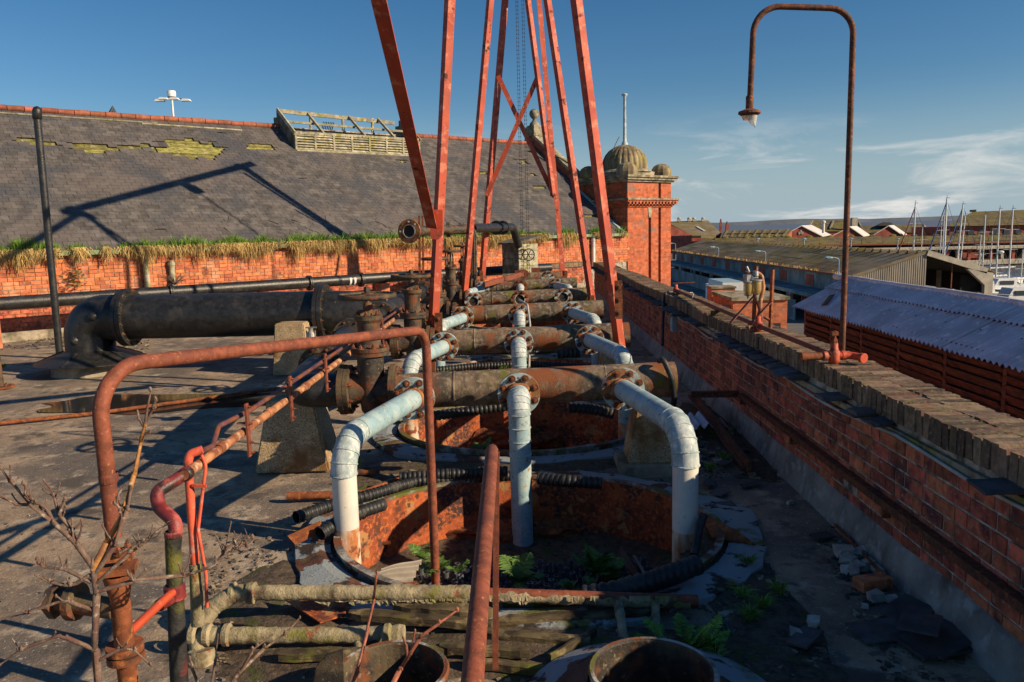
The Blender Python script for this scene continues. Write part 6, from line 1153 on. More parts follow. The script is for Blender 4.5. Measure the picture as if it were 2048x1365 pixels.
hose('black ribbed hose between first and second headers', [PZ(860, 742, 0.12), PZ(950, 733, 0.14), PZ(1050, 728, 0.15), PZ(1180, 735, 0.12)], 0.06)
hose('black ribbed hose close under the second header', [PZ(900, 705, 0.25), PZ(990, 703, 0.25), PZ(1070, 702, 0.2)], 0.06)
hose('black ribbed hose hanging under the right of the second header', [PY(1115, 708, 10.2), PY(1160, 706, 10.2)], 0.07)
# smooth hoses
p = PY(1322, 718, 7.25); sh_ = [PY(1318, 722, 7.2), PY(1327, 719, 7.12), PY(1343, 755, 7.1), PY(1349, 800, 7.15), PY(1340, 840, 7.3)]
tag(obj('draped_hose', MB().tube(fillet(sh_, [0.06, 0.2, 0.2], 6), 0.027, 14), 'hose'), 'smooth black hose draped over the right end of the nearest header', 'hose')
tag(obj('split_hose', MB().tube(fillet([PY(1408, 1030, 5.3), PY(1400, 1050, 5.25), PY(1388, 1110, 5.1)], 0.2, 6), 0.03, 12), 'hose'), 'dark blue smooth hose leaning between the right white pipe and the tank rim', 'hose')
tag(obj('thin_white_tube', MB().tube(fillet([PY(1038, 600, 12.6), PY(1055, 610, 12.0), PY(1060, 650, 11.4), PY(1058, 735, 10.0)], 0.3, 6), 0.016, 10), 'cable_white'), 'thin pale tube hanging right of the centre pipes between headers', 'tube')
# ---- floor pipes and scraps
tag(obj('floor_pipe', MB().tube([PZ(-30, 850, 0.03), PZ(200, 826, 0.035), PZ(560, 777, 0.03)], 0.026, 12), 'rust'), 'long thin rusty pipe lying on the wet deck', 'pipe')
tag(obj('rust_pipe_offcut', MB().tube([PZ(575, 993, 0.05), PZ(668, 990, 0.05)], 0.035, 14).tube([PZ(575, 993, 0.05), PZ(600, 992.5, 0.05)], 0.038, 14), 'rust'), 'short rusty pipe offcut behind the left white pipe', 'pipe')
tag(obj('rust_pipe_stub', MB().tube([PZ(660, 995, 0.06), PZ(705, 992, 0.06), PZ(830, 948, 0.06)], 0.022, 12), 'rust'), 'bent rusty pipe behind the left white pipe', 'pipe')
tag(obj('small_rust_pipe', MB().tube([PZ(712, 946, 0.05), PZ(750, 945, 0.05)], 0.03, 12), 'rust'), 'little rusty pipe end beside the second tank', 'pipe')
# torn clear corrugated sheet in the tank
a, b = PY(754, 1152, 4.95), PY(836, 1136, 5.2); vs = []; n_ = 40
for i in range(n_ + 1):
    for j in range(2): u = i / n_; q = a.lerp(b, u) + V((0, 0.10, 0.10)) * j + V((0, 0, 0.018 * math.sin(u * 0.1) + 0.02 * math.sin(j * 3 + u * 26))); vs.append(q + V((0, 0, 0.012 * noise.noise(V((u * 9, j, 0))))))
vs = []; 
for i in range(13):
    for j in range(25):
        u, v_ = i / 12, j / 24; q = a.lerp(b, u) + V((0.05, 0.17, 0.035 + 0.05 * u)) * (v_ - 0.5) + V((0, -0.4, 0.8)) * (0.020 * math.sin(v_ * 6.28 * 3.5)) + V((0, 0, 0.008 * math.sin(u * 5))) + V((0, 0, -0.05 * (v_ - 0.5) ** 2)); vs.append(q + (V((-0.03, 0, 0)) * noise.noise(V((v_ * 9, 0, 0))) if i == 0 else V()))
tag(obj('torn_sheet', MB().add(vs, [(i * 25 + j, i * 25 + j + 1, i * 25 + 26 + j, i * 25 + 25 + j) for i in range(12) for j in range(24)], True), 'clear_sheet'), 'torn piece of cloudy corrugated sheet inside the nearest tank', 'sheet')
for p0, p1, w_, m_, lab in (((1240, 1098), (1282, 1165), 0.05, 'plastic_dark', 'dark plastic slat leaning in the right of the nearest tank'), ((1268, 1112), (1295, 1160), 0.022, 'clear_sheet', 'pale plastic strip leaning in the right of the nearest tank')):
    tag(obj('plastic_slat', MB().bar(PY(*p0, 5.9), PY(*p1, 5.4), w_, 0.012, (0, 1, 0.6)), m_), lab, 'slat')
a = PZ(1490, 1060, 0.06); vs = [PZ(1400, 1030, 0.07), PZ(1470, 1062, 0.10), PZ(1512, 1092, 0.05), PZ(1425, 1078, 0.02)]; tag(obj('rusty_plate', MB().prism(vs, (0, 0, 0.012)), 'rust'), 'bent rusty steel plate lying right of the nearest tank', 'plate')
vs = [PZ(560, 1195, 0.07), PZ(700, 1198, 0.07), PZ(690, 1232, 0.04), PZ(640, 1248, 0.05)]; tag(obj('rust_eaten_plate', MB().prism(vs, (0, 0, 0.01)), 'tank_rust'), 'orange rust eaten plate under the upper lagged pipe', 'plate')
tag(obj('leaning_plate', MB().prism([PZ(575, 1075, 0.10), PZ(640, 1045, 0.18), PZ(650, 1060, 0.1), PZ(590, 1092, 0.05)], (0, 0, 0.012)), 'rust'), 'dark rusty plate below the open hose end left of the tank', 'plate')
# puddles on the deck
def puddle(label, cx, cy, rx, ry, seed, rot=0.0):
    vs = [V((cx, cy, 0.0))]; n_ = 72
    for k in range(n_):
        a = 2 * math.pi * k / n_; q = 1 + 0.32 * noise.noise(V((math.cos(a) * 1.6 + seed, math.sin(a) * 1.6, 0))) + 0.10 * noise.noise(V((math.cos(a) * 5 + seed, math.sin(a) * 5, 3)))
        x, y = rx * q * math.cos(a), ry * q * math.sin(a); vs.append(V((cx + x * math.cos(rot) - y * math.sin(rot), cy + x * math.sin(rot) + y * math.cos(rot), 0.0)))
    zz = max(floor_z(v.x, v.y) for v in vs) * 0.5 + 0.004
    tag(obj('puddle', MB().add([V((v.x, v.y, zz)) for v in vs], [(0, 1 + k, 1 + (k + 1) % n_) for k in range(n_)]), 'pool'), label, 'puddle', kind='structure')
c = PZ(310, 806, 0); puddle('wide shallow puddle before the flared elbow', c.x, c.y, 1.75, 0.62, 1.0, 0.03)

# ================================================================== ON AND AGAINST THE PARAPET
CZ = 1.175
# broken swan neck lamp
b_ = PZ(1684, 706, CZ + 0.05); LY = b_.y
lm = thing('swan_neck_lamp', 'tall rusty swan neck lamp post with a broken glass shade on the parapet', 'lamp', (b_.x, LY, CZ))
pth = fillet([b_, PY(1708, 18, LY), PY(1509, 12, LY), PY(1500, 200, LY)], [0.20, 0.20], 10); obj('pole', MB().tube(pth, 0.0235, 16), 'rust_dark', lm)
e = PY(1499, 218, LY); obj('socket', MB().lathe([(0.026, 0.10), (0.030, 0.09), (0.030, 0.0), (0.036, -0.01)], e, n=16), 'rust_dark', lm)
obj('collar', MB().lathe([(0.03, 0.0), (0.085, -0.02), (0.088, -0.038), (0.06, -0.055), (0.05, -0.06)], e, n=20).box(e + V((0.0, 0, -0.03)), (0.17, 0.05, 0.02), 0.4), 'rust_dark', lm)
mb = MB(); n_ = 24; vs = []
for k in range(n_ + 1):
    a = 2 * math.pi * k / n_; dp = 0.03 + 0.06 * max(0, math.cos(a)) + 0.012 * noise.noise(V((a * 3, 0, 0)))
    for f_ in (0, 0.5, 1): r = 0.062 - 0.014 * f_; vs.append(e + V((r * math.cos(a), r * math.sin(a), -0.055 - dp * f_)))
mb.add(vs, [(k * 3 + j, k * 3 + 3 + j, k * 3 + 4 + j, k * 3 + 1 + j) for k in range(n_) for j in range(2)], True); obj('broken_shade', mb, 'lamp_glass', lm)
# red pipe along the coping
wp = thing('coping_pipe', 'rusty red pipe with cast fittings running along the top of the parapet', 'pipe', PZ(1500, 650, CZ))
P_ = [PZ(1350, 580, CZ + 0.06), PZ(1432, 616, CZ + 0.07), PZ(1516, 652, CZ + 0.07), PZ(1668, 712, CZ + 0.07)]
obj('tube', MB().tube(P_, 0.024, 14), 'rail_rust', wp)
def fitting(c, d_, nm='fitting'):
    d_ = V(d_).normalized(); x = d_.cross(V((0, 0, 1))).normalized()
    f_ = obj(nm, MB().lathe([(0.03, -0.10), (0.038, -0.09), (0.038, -0.06), (0.028, -0.055), (0.03, 0), (0.028, 0.055), (0.038, 0.06), (0.038, 0.09), (0.03, 0.10)], c, d_, 16).lathe([(0.001, -0.075), (0.035, -0.07), (0.045, -0.03), (0.045, 0.035), (0.03, 0.05), (0.028, 0.10), (0.02, 0.105)], c, (0, 0, 1), 16, True), 'red_paint', wp); return f_
d12 = P_[3] - P_[2]; fitting(P_[2], d12); fitting(P_[3], (1, 0.1, 0)); fitting(P_[0].lerp(P_[1], 0.03) + V((0, 0, -0.01)), P_[1] - P_[0])
obj('end_stub', MB().tube([P_[3] + V((-0.26, -0.02, 0.0)), P_[3]], 0.03, 14).disc(P_[3] + V((-0.27, -0.02, 0)), (1, 0.1, 0), 0.037, 0.03, 14), 'rust', wp)
obj('drain_elbow', MB().tube(fillet([P_[3], P_[3] + V((0.14, 0.0, 0.0)), P_[3] + V((0.20, -0.07, -0.01))], 0.05, 5), 0.03, 14).disc(P_[3] + V((0.19, -0.06, -0.01)), (0.4, -0.9, 0), 0.04, 0.03, 12), 'red_paint', wp)
obj('spindle', MB().tube([P_[3] + V((0, 0, 0.09)), P_[3] + V((0, 0, 0.20))], 0.012, 8).box(P_[3] + V((0, 0, 0.18)), (0.05, 0.03, 0.03)).lathe([(0.026, 0.07), (0.026, 0.12), (0.016, 0.14)], P_[3], n=6), 'rust', wp)
for f_ in (0.15, 0.62): c = P_[0].lerp(P_[1], f_) if f_ < 0.5 else P_[1].lerp(P_[2], 0.1); obj('saddle_block', MB().box(c + V((0, 0, -0.04)), (0.22, 0.07, 0.06), 0.4), 'timber_rot', wp)
obj('handle_bar', MB().tube([P_[0] + V((-0.02, 0.1, 0.10)), P_[0] + V((0.36, 0.1, 0.11))], 0.008, 6), 'rust', wp)
obj('wire', MB().tube(fillet([PZ(1384, 600, CZ + .05), PY(1388, 585, 11.6), PY(1378, 586, 11.5), PY(1392, 596, 11.2)], 0.1, 4), 0.006, 6), 'cable_white', wp)
# twin bowl filter on an angle iron stand
FY = 8.3
ft = thing('bowl_filter', 'pair of stained amber filter bowls on a rusty angle iron stand on the parapet', 'filter', PY(1515, 655, FY))
for p0, p1 in (((1513, 533), (1508, 640)), ((1546, 540), (1541, 662))): obj('post', MB().angle(PY(*p1, FY), PY(*p0, FY), 0.03, 0.006, (0.8, 0.6, 0)), 'rust', ft)
for p0, p1 in (((1512, 588), (1461, 646)), ((1543, 603), (1493, 656))): obj('brace', MB().bar(PY(*p0, FY), PY(*p1, FY - 0.15), 0.008, 0.035, (0, 1, 0.3)), 'rail_rust', ft)
for px, py, r in ((1496, 572, 0.046), (1512, 569, 0.055)):
    c = PY(px, py, FY - 0.04); bw = obj('bowl', MB().lathe([(r, 0.035), (r, -0.055), (r * 0.85, -0.09), (r * 0.45, -0.11), (0.001, -0.115)], c, n=20, smooth=True), 'amber_glass', ft); obj('bowl_rim', MB().lathe([(r, 0.03), (r * 1.18, 0.035), (r * 1.18, 0.05), (r * 0.5, 0.055)], c, n=20), 'brass', bw); obj('drain_plug', MB().lathe([(0.012, -0.11), (0.009, -0.135), (0.001, -0.138)], c, n=10), 'brass', bw)
c = PY(1504, 556, FY); obj('head', MB().blob(c, (0.07, 0.05, 0.04), 5, 2, 0.35).box(c + V((-0.04, 0, 0.0)), (0.08, 0.08, 0.07), 0.3).tube([c + V((-0.02, 0, 0.03)), c + V((-0.06, 0, 0.12))], 0.014, 8).lathe([(0.035, 0.02), (0.03, 0.07), (0.001, 0.075)], c + V((0.03, -0.02, 0)), n=14), 'brass', ft)
obj('cross_plate', MB().bar(PY(1490, 543, FY), PY(1520, 549, FY), 0.03, 0.012), 'rust', ft)
obj('feed_pipe', MB().tube(fillet([PY(1508, 545, FY), PY(1523, 549, FY), PY(1527, 575, FY), PY(1521, 600, FY), PY(1519, 652, FY)], [0.07, 0.1, 0.15], 5), 0.021, 14), 'orange_pipe', ft)
obj('lower_cock', MB().lathe([(0.03, -0.04), (0.035, 0), (0.03, 0.05), (0.02, 0.06)], PY(1520, 636, FY), n=14).tube([PY(1524, 632, FY), PY(1538, 640, FY)], 0.016, 10).tube([PY(1516, 606, FY), PY(1519, 618, FY)], 0.018, 8), 'rail_rust', ft)
obj('green_cap', MB().box(PZ(1500, 657, CZ + .05), (0.06, 0.05, 0.05), 0.4), 'flange_paint', ft)
# conduit, junction box, cable, wall channel
c0 = PY(1327, 598, 14.0)
gc = thing('grey_conduit', 'bent grey conduit rising to the coping at the far parapet', 'conduit', PY(1325, 690, 13.2)); obj('tube', MB().tube(fillet([PY(1348, 584, 13.3), PY(1330, 586, 13.2), PY(1327, 605, 13.0), PY(1325, 690, 12.2)], [0.1, 0.1], 5), 0.025, 10), 'plastic_dark', gc)
jx = PX0 - 0.03; jp = V((jx, 12.3, 0.76)); jb_ = thing('junction_box', 'grey junction box on the parapet wall with a loop of white cable', 'box', jp); obj('case', MB().box(jp, (0.07, 0.16, 0.24)), 'galv_blue', jb_); obj('lid', MB().box(jp + V((-0.04, 0, 0)), (0.012, 0.13, 0.2)), 'galv_wrap', jb_)
pts = [(PX0 - 0.05, 12.3, 0.7), (PX0 - 0.10, 12.45, 0.8), (PX0 - 0.08, 12.3, 0.95), (PX0 - 0.03, 12.0, 0.91)]
y = 11.6; k = 0
while y > 3.0: pts.append((PX0 - 0.045 + jitter(0.006), y, 0.895 + 0.02 * math.sin(k * 1.3) + jitter(0.008) + (0.03 if y < 5 else 0))); y -= 0.42; k += 1
tag(obj('white_cable', MB().tube(fillet(pts, 0.15, 4), 0.011, 10), 'cable_white'), 'white cable snaking along the parapet under the slate ledge', 'cable')
ch_ = thing('wall_channel', 'dark rusty angle iron fixed along the lower parapet bricks', 'channel', (PX0, 6, 0.45))
obj('long_rail', MB().bar((PX0 - 0.04, 2.4, 0.475), (PX0 - 0.04, 8.45, 0.455), 0.055, 0.01).bar((PX0 - 0.062, 2.4, 0.452), (PX0 - 0.062, 8.45, 0.432), 0.01, 0.05), 'rust_dark', ch_)
obj('cross_rail', MB().bar((PX0 - 0.05, 8.48, 0.44), (PX0 - 0.55, 8.6, 0.42), 0.012, 0.065).bar((PX0 - 0.05, 8.48, 0.475), (PX0 - 0.55, 8.6, 0.455), 0.06, 0.012), 'rust_dark', ch_)
for y in (3.2, 5.0, 6.8, 8.4): obj('lug', MB().box((PX0 - 0.03, y, 0.40), (0.06, 0.02, 0.11)), 'rust', ch_)
tag(obj('leaning_beam', MB().bar(PZ(1500, 935, 0.10), PZ(1388, 790, 0.18), 0.03, 0.10).bar(PZ(1495, 937, 0.06), PZ(1383, 792, 0.14), 0.09, 0.03), 'rust_dark'), 'dark steel angle lying on the deck beside the parapet', 'beam')
vs = []; a = PZ(1340, 860, 0.12)
for i in range(25):
    for j in range(2): vs.append(PZ(1375, 845, 0.16) + V((0.5 * (i / 24 - 0.5), 0.5 * (j - 0.5) + 0.2 * (i / 24 - .5), 0.03 * math.sin(i * 6.28 / 5) + 0.02 * j)))
tag(obj('corrugated_scrap', MB().add(vs, [(i * 2, i * 2 + 1, i * 2 + 3, i * 2 + 2) for i in range(24)], True), 'corrugated'), 'scrap of grey corrugated sheet behind the right white pipe', 'sheet')
for k in range(3): tag(obj('chrome_strip', MB().bar(PZ(1425 + k * 14, 842 - k * 5, 0.06), PZ(1448 + k * 17, 872 - k * 2, 0.05), 0.03, 0.02), 'clear_sheet'), ('pale metal strip on the deck beside the steel angle, left of three', 'pale metal strip beside the steel angle, middle of three', 'pale metal strip beside the steel angle, nearest the parapet')[k], 'strip')
tag(obj('thin_rod', MB().bar(PZ(1670, 1050, 0.03), PZ(1780, 1165, 0.06), 0.018, 0.018), 'rust'), 'thin dark iron rod lying over the white rubble', 'rod')

# ================================================================== RUBBLE, SLATES, SOIL
def chip(c, d, seed, rot): 
    mb = MB(); rs = random.Random(seed); mb.box((0, 0, 0), [2 * q for q in d]); mb.v = [tuple(c_ * rs.uniform(0.45, 1.15) for c_ in v) for v in mb.v]; mb.f = [t for f_ in mb.f for t in ((f_[0], f_[1], f_[2]), (f_[0], f_[2], f_[3]))]; mb.sm = [False] * len(mb.f); R = Matrix.Rotation(rot, 3, 'Z'); mb.v = [tuple(V(c) + R @ V(v)) for v in mb.v]; return mb
STN = [(1690, 1103, 0.07), (1715, 1108, 0.06), (1735, 1103, 0.05), (1697, 1120, 0.065), (1712, 1132, 0.06), (1738, 1128, 0.055), (1755, 1140, 0.05), (1708, 1145, 0.05), (1690, 1138, 0.045), (1770, 1132, 0.04), (1750, 1192, 0.055), (1783, 1200, 0.045), (1880, 1272, 0.06), (1625, 1245, 0.05), (1594, 1268, 0.055), (1580, 1005, 0.03), (1478, 1055, 0.035), (1465, 1075, 0.05), (1660, 1072, 0.02), (1730, 1212, 0.025)]
for k, (px, py, r) in enumerate(STN):
    p = PZ(px, py, r * 0.5); lab = ('white stone chunk in the rubble heap along the parapet foot' if k < 10 else 'pale stone fragment scattered on the shaded deck right of the tank')
    tag(obj('stone_chunk', chip(p, (r, r * 0.75, r * 0.5), k, k * 1.3), 'stone_white'), lab, 'stone', 'white stones in the rubble heap' if k < 10 else 'scattered pale stones')
def slab(p, w_, l_, th, rot, tx_=0.0, ty_=0.0): return MB().box(p, (w_, l_, th), M=Matrix.Rotation(rot, 3, 'Z') @ Matrix.Rotation(tx_, 3, 'X') @ Matrix.Rotation(ty_, 3, 'Y'))
SLT = [(1880, 1275, .34, .26, .5, .05), (1840, 1245, .26, .2, 1.0, .12), (1815, 1222, .28, .2, .6, .04), (1760, 1262, .30, .2, .2, .02), (1645, 1072, .16, .10, .3, .02), (1445, 1010, .2, .12, .1, .03), (1440, 985, .18, .12, .9, .03), (1700, 1082, .10, .07, .5, .02), (1500, 970, .16, .07, .2, .02), (1610, 1275, .22, .12, .8, .05), (1420, 965, .16, .10, 1.2, .04), (1480, 900, .2, .1, .4, .05), (1450, 925, .2, .1, 1.0, .05)]
for k, (px, py, a, b, r, z) in enumerate(SLT):
    tag(obj('fallen_slate', slab(PZ(px, py, z), a, b, 0.014, r, jitter(0.12), jitter(0.12)), 'slate_loose'), ('dark fallen slate under the pale stone nearest the camera', 'tilted dark slate uppermost of the slates by the parapet foot', 'dark slate farthest back of the slates by the parapet foot', 'leaf shaped dark slate lying apart, left of the other big slates')[k] if k < 4 else 'small dark slate piece lying on the shaded deck right of the tanks', 'slate', 'fallen slates by the parapet' if k < 4 else 'small slate pieces')
tag(obj('fallen_brick', slab(PZ(1745, 1165, 0.04), 0.22, 0.10, 0.07, 0.3), 'brick_red'), 'dark red fallen brick in front of the white rubble', 'brick')
tag(obj('ribbed_tile', slab(PZ(1870, 1285, 0.03), 0.36, 0.26, 0.02, 0.25), 'slate_loose'), 'dark ribbed tile under the pale stone by the parapet foot', 'tile')
mb = MB()
def scatter(n_, px0, px1, py0, py1, test, rmin, rmax, mb):
    for k in range(n_):
        px, py = random.uniform(px0, px1), random.uniform(py0, py1)
        if not test(px, py): continue
        r = random.uniform(rmin, rmax) * random.uniform(0.4, 1); p = PZ(px, py, 0); 
        for tx_, ty_ in TANKS[:2]:
            if ((p.x - tx_) / (TRX + 0.05)) ** 2 + ((p.y - ty_) / (TRY + 0.05)) ** 2 < 1: break
        else:
            mb.box(p + V((0, 0, r * 0.35 + floor_z(p.x, p.y))), (r * 2.2, r * 1.5, r * 0.7), M=Matrix.Rotation(random.uniform(0, 3), 3, 'Z') @ Matrix.Rotation(jitter(0.5), 3, 'X') @ Matrix.Rotation(jitter(0.4), 3, 'Y'))
dens = lambda px, py: noise.noise(V((px * 0.02, py * 0.03, 1))) > random.uniform(-0.5, 0.35)
scatter(3200, 1430, 1650, 1020, 1400, lambda x, y: (x - 1430) < (y - 960) * 0.62 and dens(x, y), 0.008, 0.032, mb)
scatter(1100, 1380, 1580, 790, 960, lambda x, y: x < 1400 + (y - 780) * 0.95 and dens(x, y), 0.008, 0.04, mb)
scatter(1100, 1500, 1900, 1050, 1365, lambda x, y: x > 1620 + (y - 1050) * 0.5 and x < 1750 + (y - 1100) * 0.95 and dens(x, y), 0.006, 0.025, mb)
scatter(900, 420, 660, 1060, 1365, lambda x, y: dens(x, y), 0.006, 0.022, mb)
scatter(600, 660, 1500, 1210, 1400, lambda x, y: dens(x, y), 0.008, 0.03, mb)
scatter(500, 660, 1330, 880, 965, lambda x, y: dens(x, y), 0.008, 0.03, mb)
scatter(900, 0, 1000, 690, 1300, lambda x, y: dens(x * 0.6, y * 0.6), 0.003, 0.012, mb)
scatter(220, 0, 300, 675, 700, lambda x, y: True, 0.01, 0.05, mb)
tag(obj('rubble_scatter', mb, 'rubble', None, 'stuff'), 'loose chips of slate, brick and rotten wood strewn on the deck', 'rubble', kind='stuff')
mb = MB()
def patch(cx, cy, rx, ry, seed, h=0.03, n_=28):
    c = PZ(cx, cy, 0); e = PZ(cx + rx, cy, 0); f_ = PZ(cx, cy - ry, 0); ax, ay = (e - c).x, (f_ - c).y; vs = [c + V((0, 0, h + floor_z(c.x, c.y)))]
    for j, s_ in ((0, 0.6), (1, 1.0)):
        for k in range(n_): a = 2 * math.pi * k / n_; q = s_ * (1 + 0.3 * noise.noise(V((math.cos(a) * 2 + seed, math.sin(a) * 2, 0)))); x, y = c.x + ax * q * math.cos(a), c.y + ay * q * math.sin(a); vs.append(V((x, y, floor_z(x, y) + (h * 0.7 + 0.012 * noise.noise(V((x * 9, y * 9, 0))) if j == 0 else -0.012))))
    mb.add(vs, [(0, 1 + k, 1 + (k + 1) % n_) for k in range(n_)] + [(1 + k, 1 + n_ + k, 1 + n_ + (k + 1) % n_, 1 + (k + 1) % n_) for k in range(n_)], True)
for q in ((1500, 1200, 110, 150, 1), (1560, 1330, 130, 90, 2), (520, 1180, 90, 70, 3), (560, 1260, 140, 60, 4), (1120, 1300, 420, 60, 5), (1470, 880, 80, 70, 6), (700, 1320, 300, 60, 7), (1410, 840, 60, 40, 8), (1850, 1260, 90, 60, 9), (1000, 930, 330, 18, 10), (720, 960, 60, 20, 11), (1180, 760, 70, 20, 12)): patch(*q)
tag(obj('soil_patches', mb, 'soil', None, 'stuff'), 'dark damp soil and leaf litter gathered round the tanks', 'soil', kind='stuff')

# ================================================================== PLANTS
def grass_tuft(label, p, n_, h, sp, mat='grass_green', group=None):
    mb = MB()
    for _ in range(n_):
        a = random.uniform(0, 6.28); q = V((math.cos(a), math.sin(a), 0)); blade(mb, p + q * random.uniform(0, sp * 0.25), q * random.uniform(0.2, 1) * sp + V((0, 0, h * random.uniform(0.5, 1))), 0.0035, q * sp * 0.35 + V((0, 0, -h * 0.25)))
    tag(obj('grass_tuft', mb, mat), label, 'grass', group)
TF = [(1495, 1130, 'small green grass tuft just right of the tank flange'), (1485, 1195, 'grass tuft in the slate chips right of the tank'), (1525, 1215, 'pale green grass tuft in the chips below the first tuft'), (1500, 1240, 'broad green grass tuft beside the pale slate'), (1560, 1185, 'tiny grass tuft at the edge of the chips'), (1405, 860, 'grass tuft behind the right white pipe by the steel angle'), (1450, 920, 'thin grass tuft in the litter beside the steel angle'), (1420, 940, 'little grass tuft left of the steel angle end'), (885, 760, 'green grass tuft between first and second headers at the left'), (1075, 745, 'green grass tuft right of the centre pipe behind the nearest header'), (1010, 748, 'grass tuft left of the centre pipe behind the nearest header'), (715, 935, 'sparse grass tuft behind the left white pipe'), (1430, 1330, 'grass tuft at the rim of the right drum'), (8, 735, 'green weed tuft at the left edge of the deck'), (1345, 1320, 'yellow green tuft beside the right drum'), (1395, 1290, 'grass tuft above the right drum'), (965, 755, 'red stemmed tuft left of the centre pipe')]
for k, (px, py, lab) in enumerate(TF):
    p = PZ(px, py, 0.02) if k not in (8, 9, 10, 16) else PZ(px, py, 0.0); grass_tuft(lab, p, 55 if k != 3 else 110, 0.13 if k < 8 or k > 10 else 0.30, 0.09 if k < 8 or k > 10 else 0.14, group='weeds on the deck')
def frond(mb, p, d_, L_, droop):
    d_ = V(d_).normalized(); side = d_.cross(V((0, 0, 1))).normalized(); n_ = 15; pts = []
    for k in range(n_ + 1): u = k / n_; pts.append(p + d_ * (L_ * u) + V((0, 0, -droop * u * u)))
    mb.tube(pts, [0.0025 * (1 - 0.7 * k / n_) for k in range(n_ + 1)], 4)
    for k in range(1, n_):
        u = k / n_; w_ = L_ * 0.30 * math.sin(math.pi * min(1, 0.18 + 0.82 * u)) ** 0.8; t = (pts[k + 1] - pts[k - 1]).normalized() if k < n_ else d_
        for s_ in (-1, 1):
            a = pts[k]; tip = a + side * (s_ * w_) + t * (w_ * 0.35) + V((0, 0, jitter(0.01) - w_ * 0.2)); wd = L_ / n_ * 0.46; mid = a.lerp(tip, 0.5)
            mb.add([a - t * wd * 0.6, mid - t * wd, tip, mid + t * wd, a + t * wd * 0.6], [(0, 1, 2, 3, 4)])
def fern(label, p, n_, L_, group='ferns in the tank'):
    mb = MB()
    for k in range(n_):
        a = 2 * math.pi * k / n_ + jitter(0.4); el = random.uniform(0.5, 1.25); frond(mb, p, (math.cos(a) * math.cos(el), math.sin(a) * math.cos(el), math.sin(el)), L_ * random.uniform(0.6, 1.1), L_ * random.uniform(0.1, 0.4))
    tag(obj('fern', mb, 'fern'), label, 'fern', group)
for px, py, Y, n_, L_, lab in ((1195, 1150, 5.5, 16, 0.30, 'largest bright fern at the right of the tank tubes'), (1225, 1165, 5.45, 8, 0.20, 'fern touching the right side of the largest fern'), (1040, 1165, 5.35, 7, 0.30, 'fern with upright fronds just right of the near rail'), (870, 1140, 5.55, 8, 0.22, 'fern between the hoop rail and the near rail'), (915, 1145, 5.6, 8, 0.18, 'low fern among the tubes left of the near rail'), (850, 1120, 5.75, 6, 0.24, 'fern behind the foot of the hoop rail'), (1140, 1180, 5.15, 6, 0.14, 'little fern at the front edge of the tubes'), (960, 905, 8.0, 7, 0.22, 'fern growing in the second tank left of the centre pipe'), (1185, 1172, 5.3, 5, 0.12, 'tiny fern right of the little front fern')):
    fern(lab, PY(px, py, Y), n_, L_)
mb = MB(); c = PZ(1365, 1285, 0.05)
for k in range(46):
    a = random.uniform(0, 6.28); p = c + V((math.cos(a) * random.uniform(0, 0.26), math.sin(a) * random.uniform(0, 0.16), 0)); frond(mb, p, (math.cos(a) * 0.6, math.sin(a) * 0.6, random.uniform(0.3, 1.2)), random.uniform(0.07, 0.15), 0.03)
tag(obj('feathery_weed', mb, 'grass_green'), 'feathery green weed above the right drum', 'weed')
mb = MB(); c = V((2.15, 8.3, 0.04))
for k in range(30): a = random.uniform(0, 6.28); frond(mb, c + V((jitter(0.12), jitter(0.2), 0)), (math.cos(a) * 0.7, math.sin(a) * 0.7, random.uniform(0.2, 1)), random.uniform(0.08, 0.18), 0.04)
tag(obj('leafy_weed', mb, 'fern'), 'dark leafy weed at the foot of the parapet beside the steel angle', 'weed')
mb = MB()
for k in range(60): a = random.uniform(0, 6.28); p = Wp(t_at(137), -0.12, 1.35) + BD * jitter(0.2) + V((0, 0, jitter(0.25))); frond(mb, p, (math.cos(a), -abs(math.sin(a)) * 0.8, random.uniform(-0.2, 0.8)), random.uniform(0.1, 0.2), 0.03)
tag(obj('wall_weed', mb, 'mossy_board'), 'yellowish weed rooted in the orange brick wall behind the vent stack', 'weed')

# ---- bare sapling and shoots, close to the camera
def limb(mb, pts, r0, r1, n_=10, buds=0.0, spurs=0.0):
    P = fillet(pts, 0.06, 4); m = len(P); P = [p + V((jitter(0.003), jitter(0.003), jitter(0.003))) if 0 < k < m - 1 else p for k, p in enumerate(P)]
    mb.tube(P, [(r0 + (r1 - r0) * k / (m - 1)) * (1 + 0.16 * math.sin(k * 2.3)) for k in range(m)], n_)
    for k in range(1, m):
        if random.random() < buds: mb.blob(P[k] + V((jitter(0.006), jitter(0.004), 0.004)), (0.008, 0.008, 0.012), k, 1, 0.3)
    for k in range(1, m - 1):
        if random.random() < spurs:
            d_ = V((jitter(1), jitter(0.5), random.uniform(0.1, 1))).normalized(); L_ = random.uniform(0.02, 0.07); rr = r0 + (r1 - r0) * k / m
            mb.tube([P[k], P[k] + d_ * L_ * 0.6, P[k] + d_ * L_ + V((0, 0, L_ * 0.25))], [rr * 0.6, rr * 0.45, rr * 0.4], 6); mb.blob(P[k] + d_ * L_ + V((0, 0, L_ * 0.25)), (rr * 0.6, rr * 0.6, rr * 1.1), k, 1, 0.2)
    mb.blob(P[-1], (r1 * 1.2, r1 * 1.2, r1 * 2.4), m, 1, 0.2)
sp_ = thing('bare_sapling', 'bare knobbly sapling with spreading twigs in the lower left corner', 'sapling', PY(190, 1360, 2.85))
q = lambda px, py, dy=0.0: PY(px, py, 2.85 + dy)
tk_ = MB(); limb(tk_, [q(205, 1480), q(190, 1300), q(192, 1190), q(186, 1130)], 0.014, 0.012); obj('trunk', tk_, 'bark', sp_)
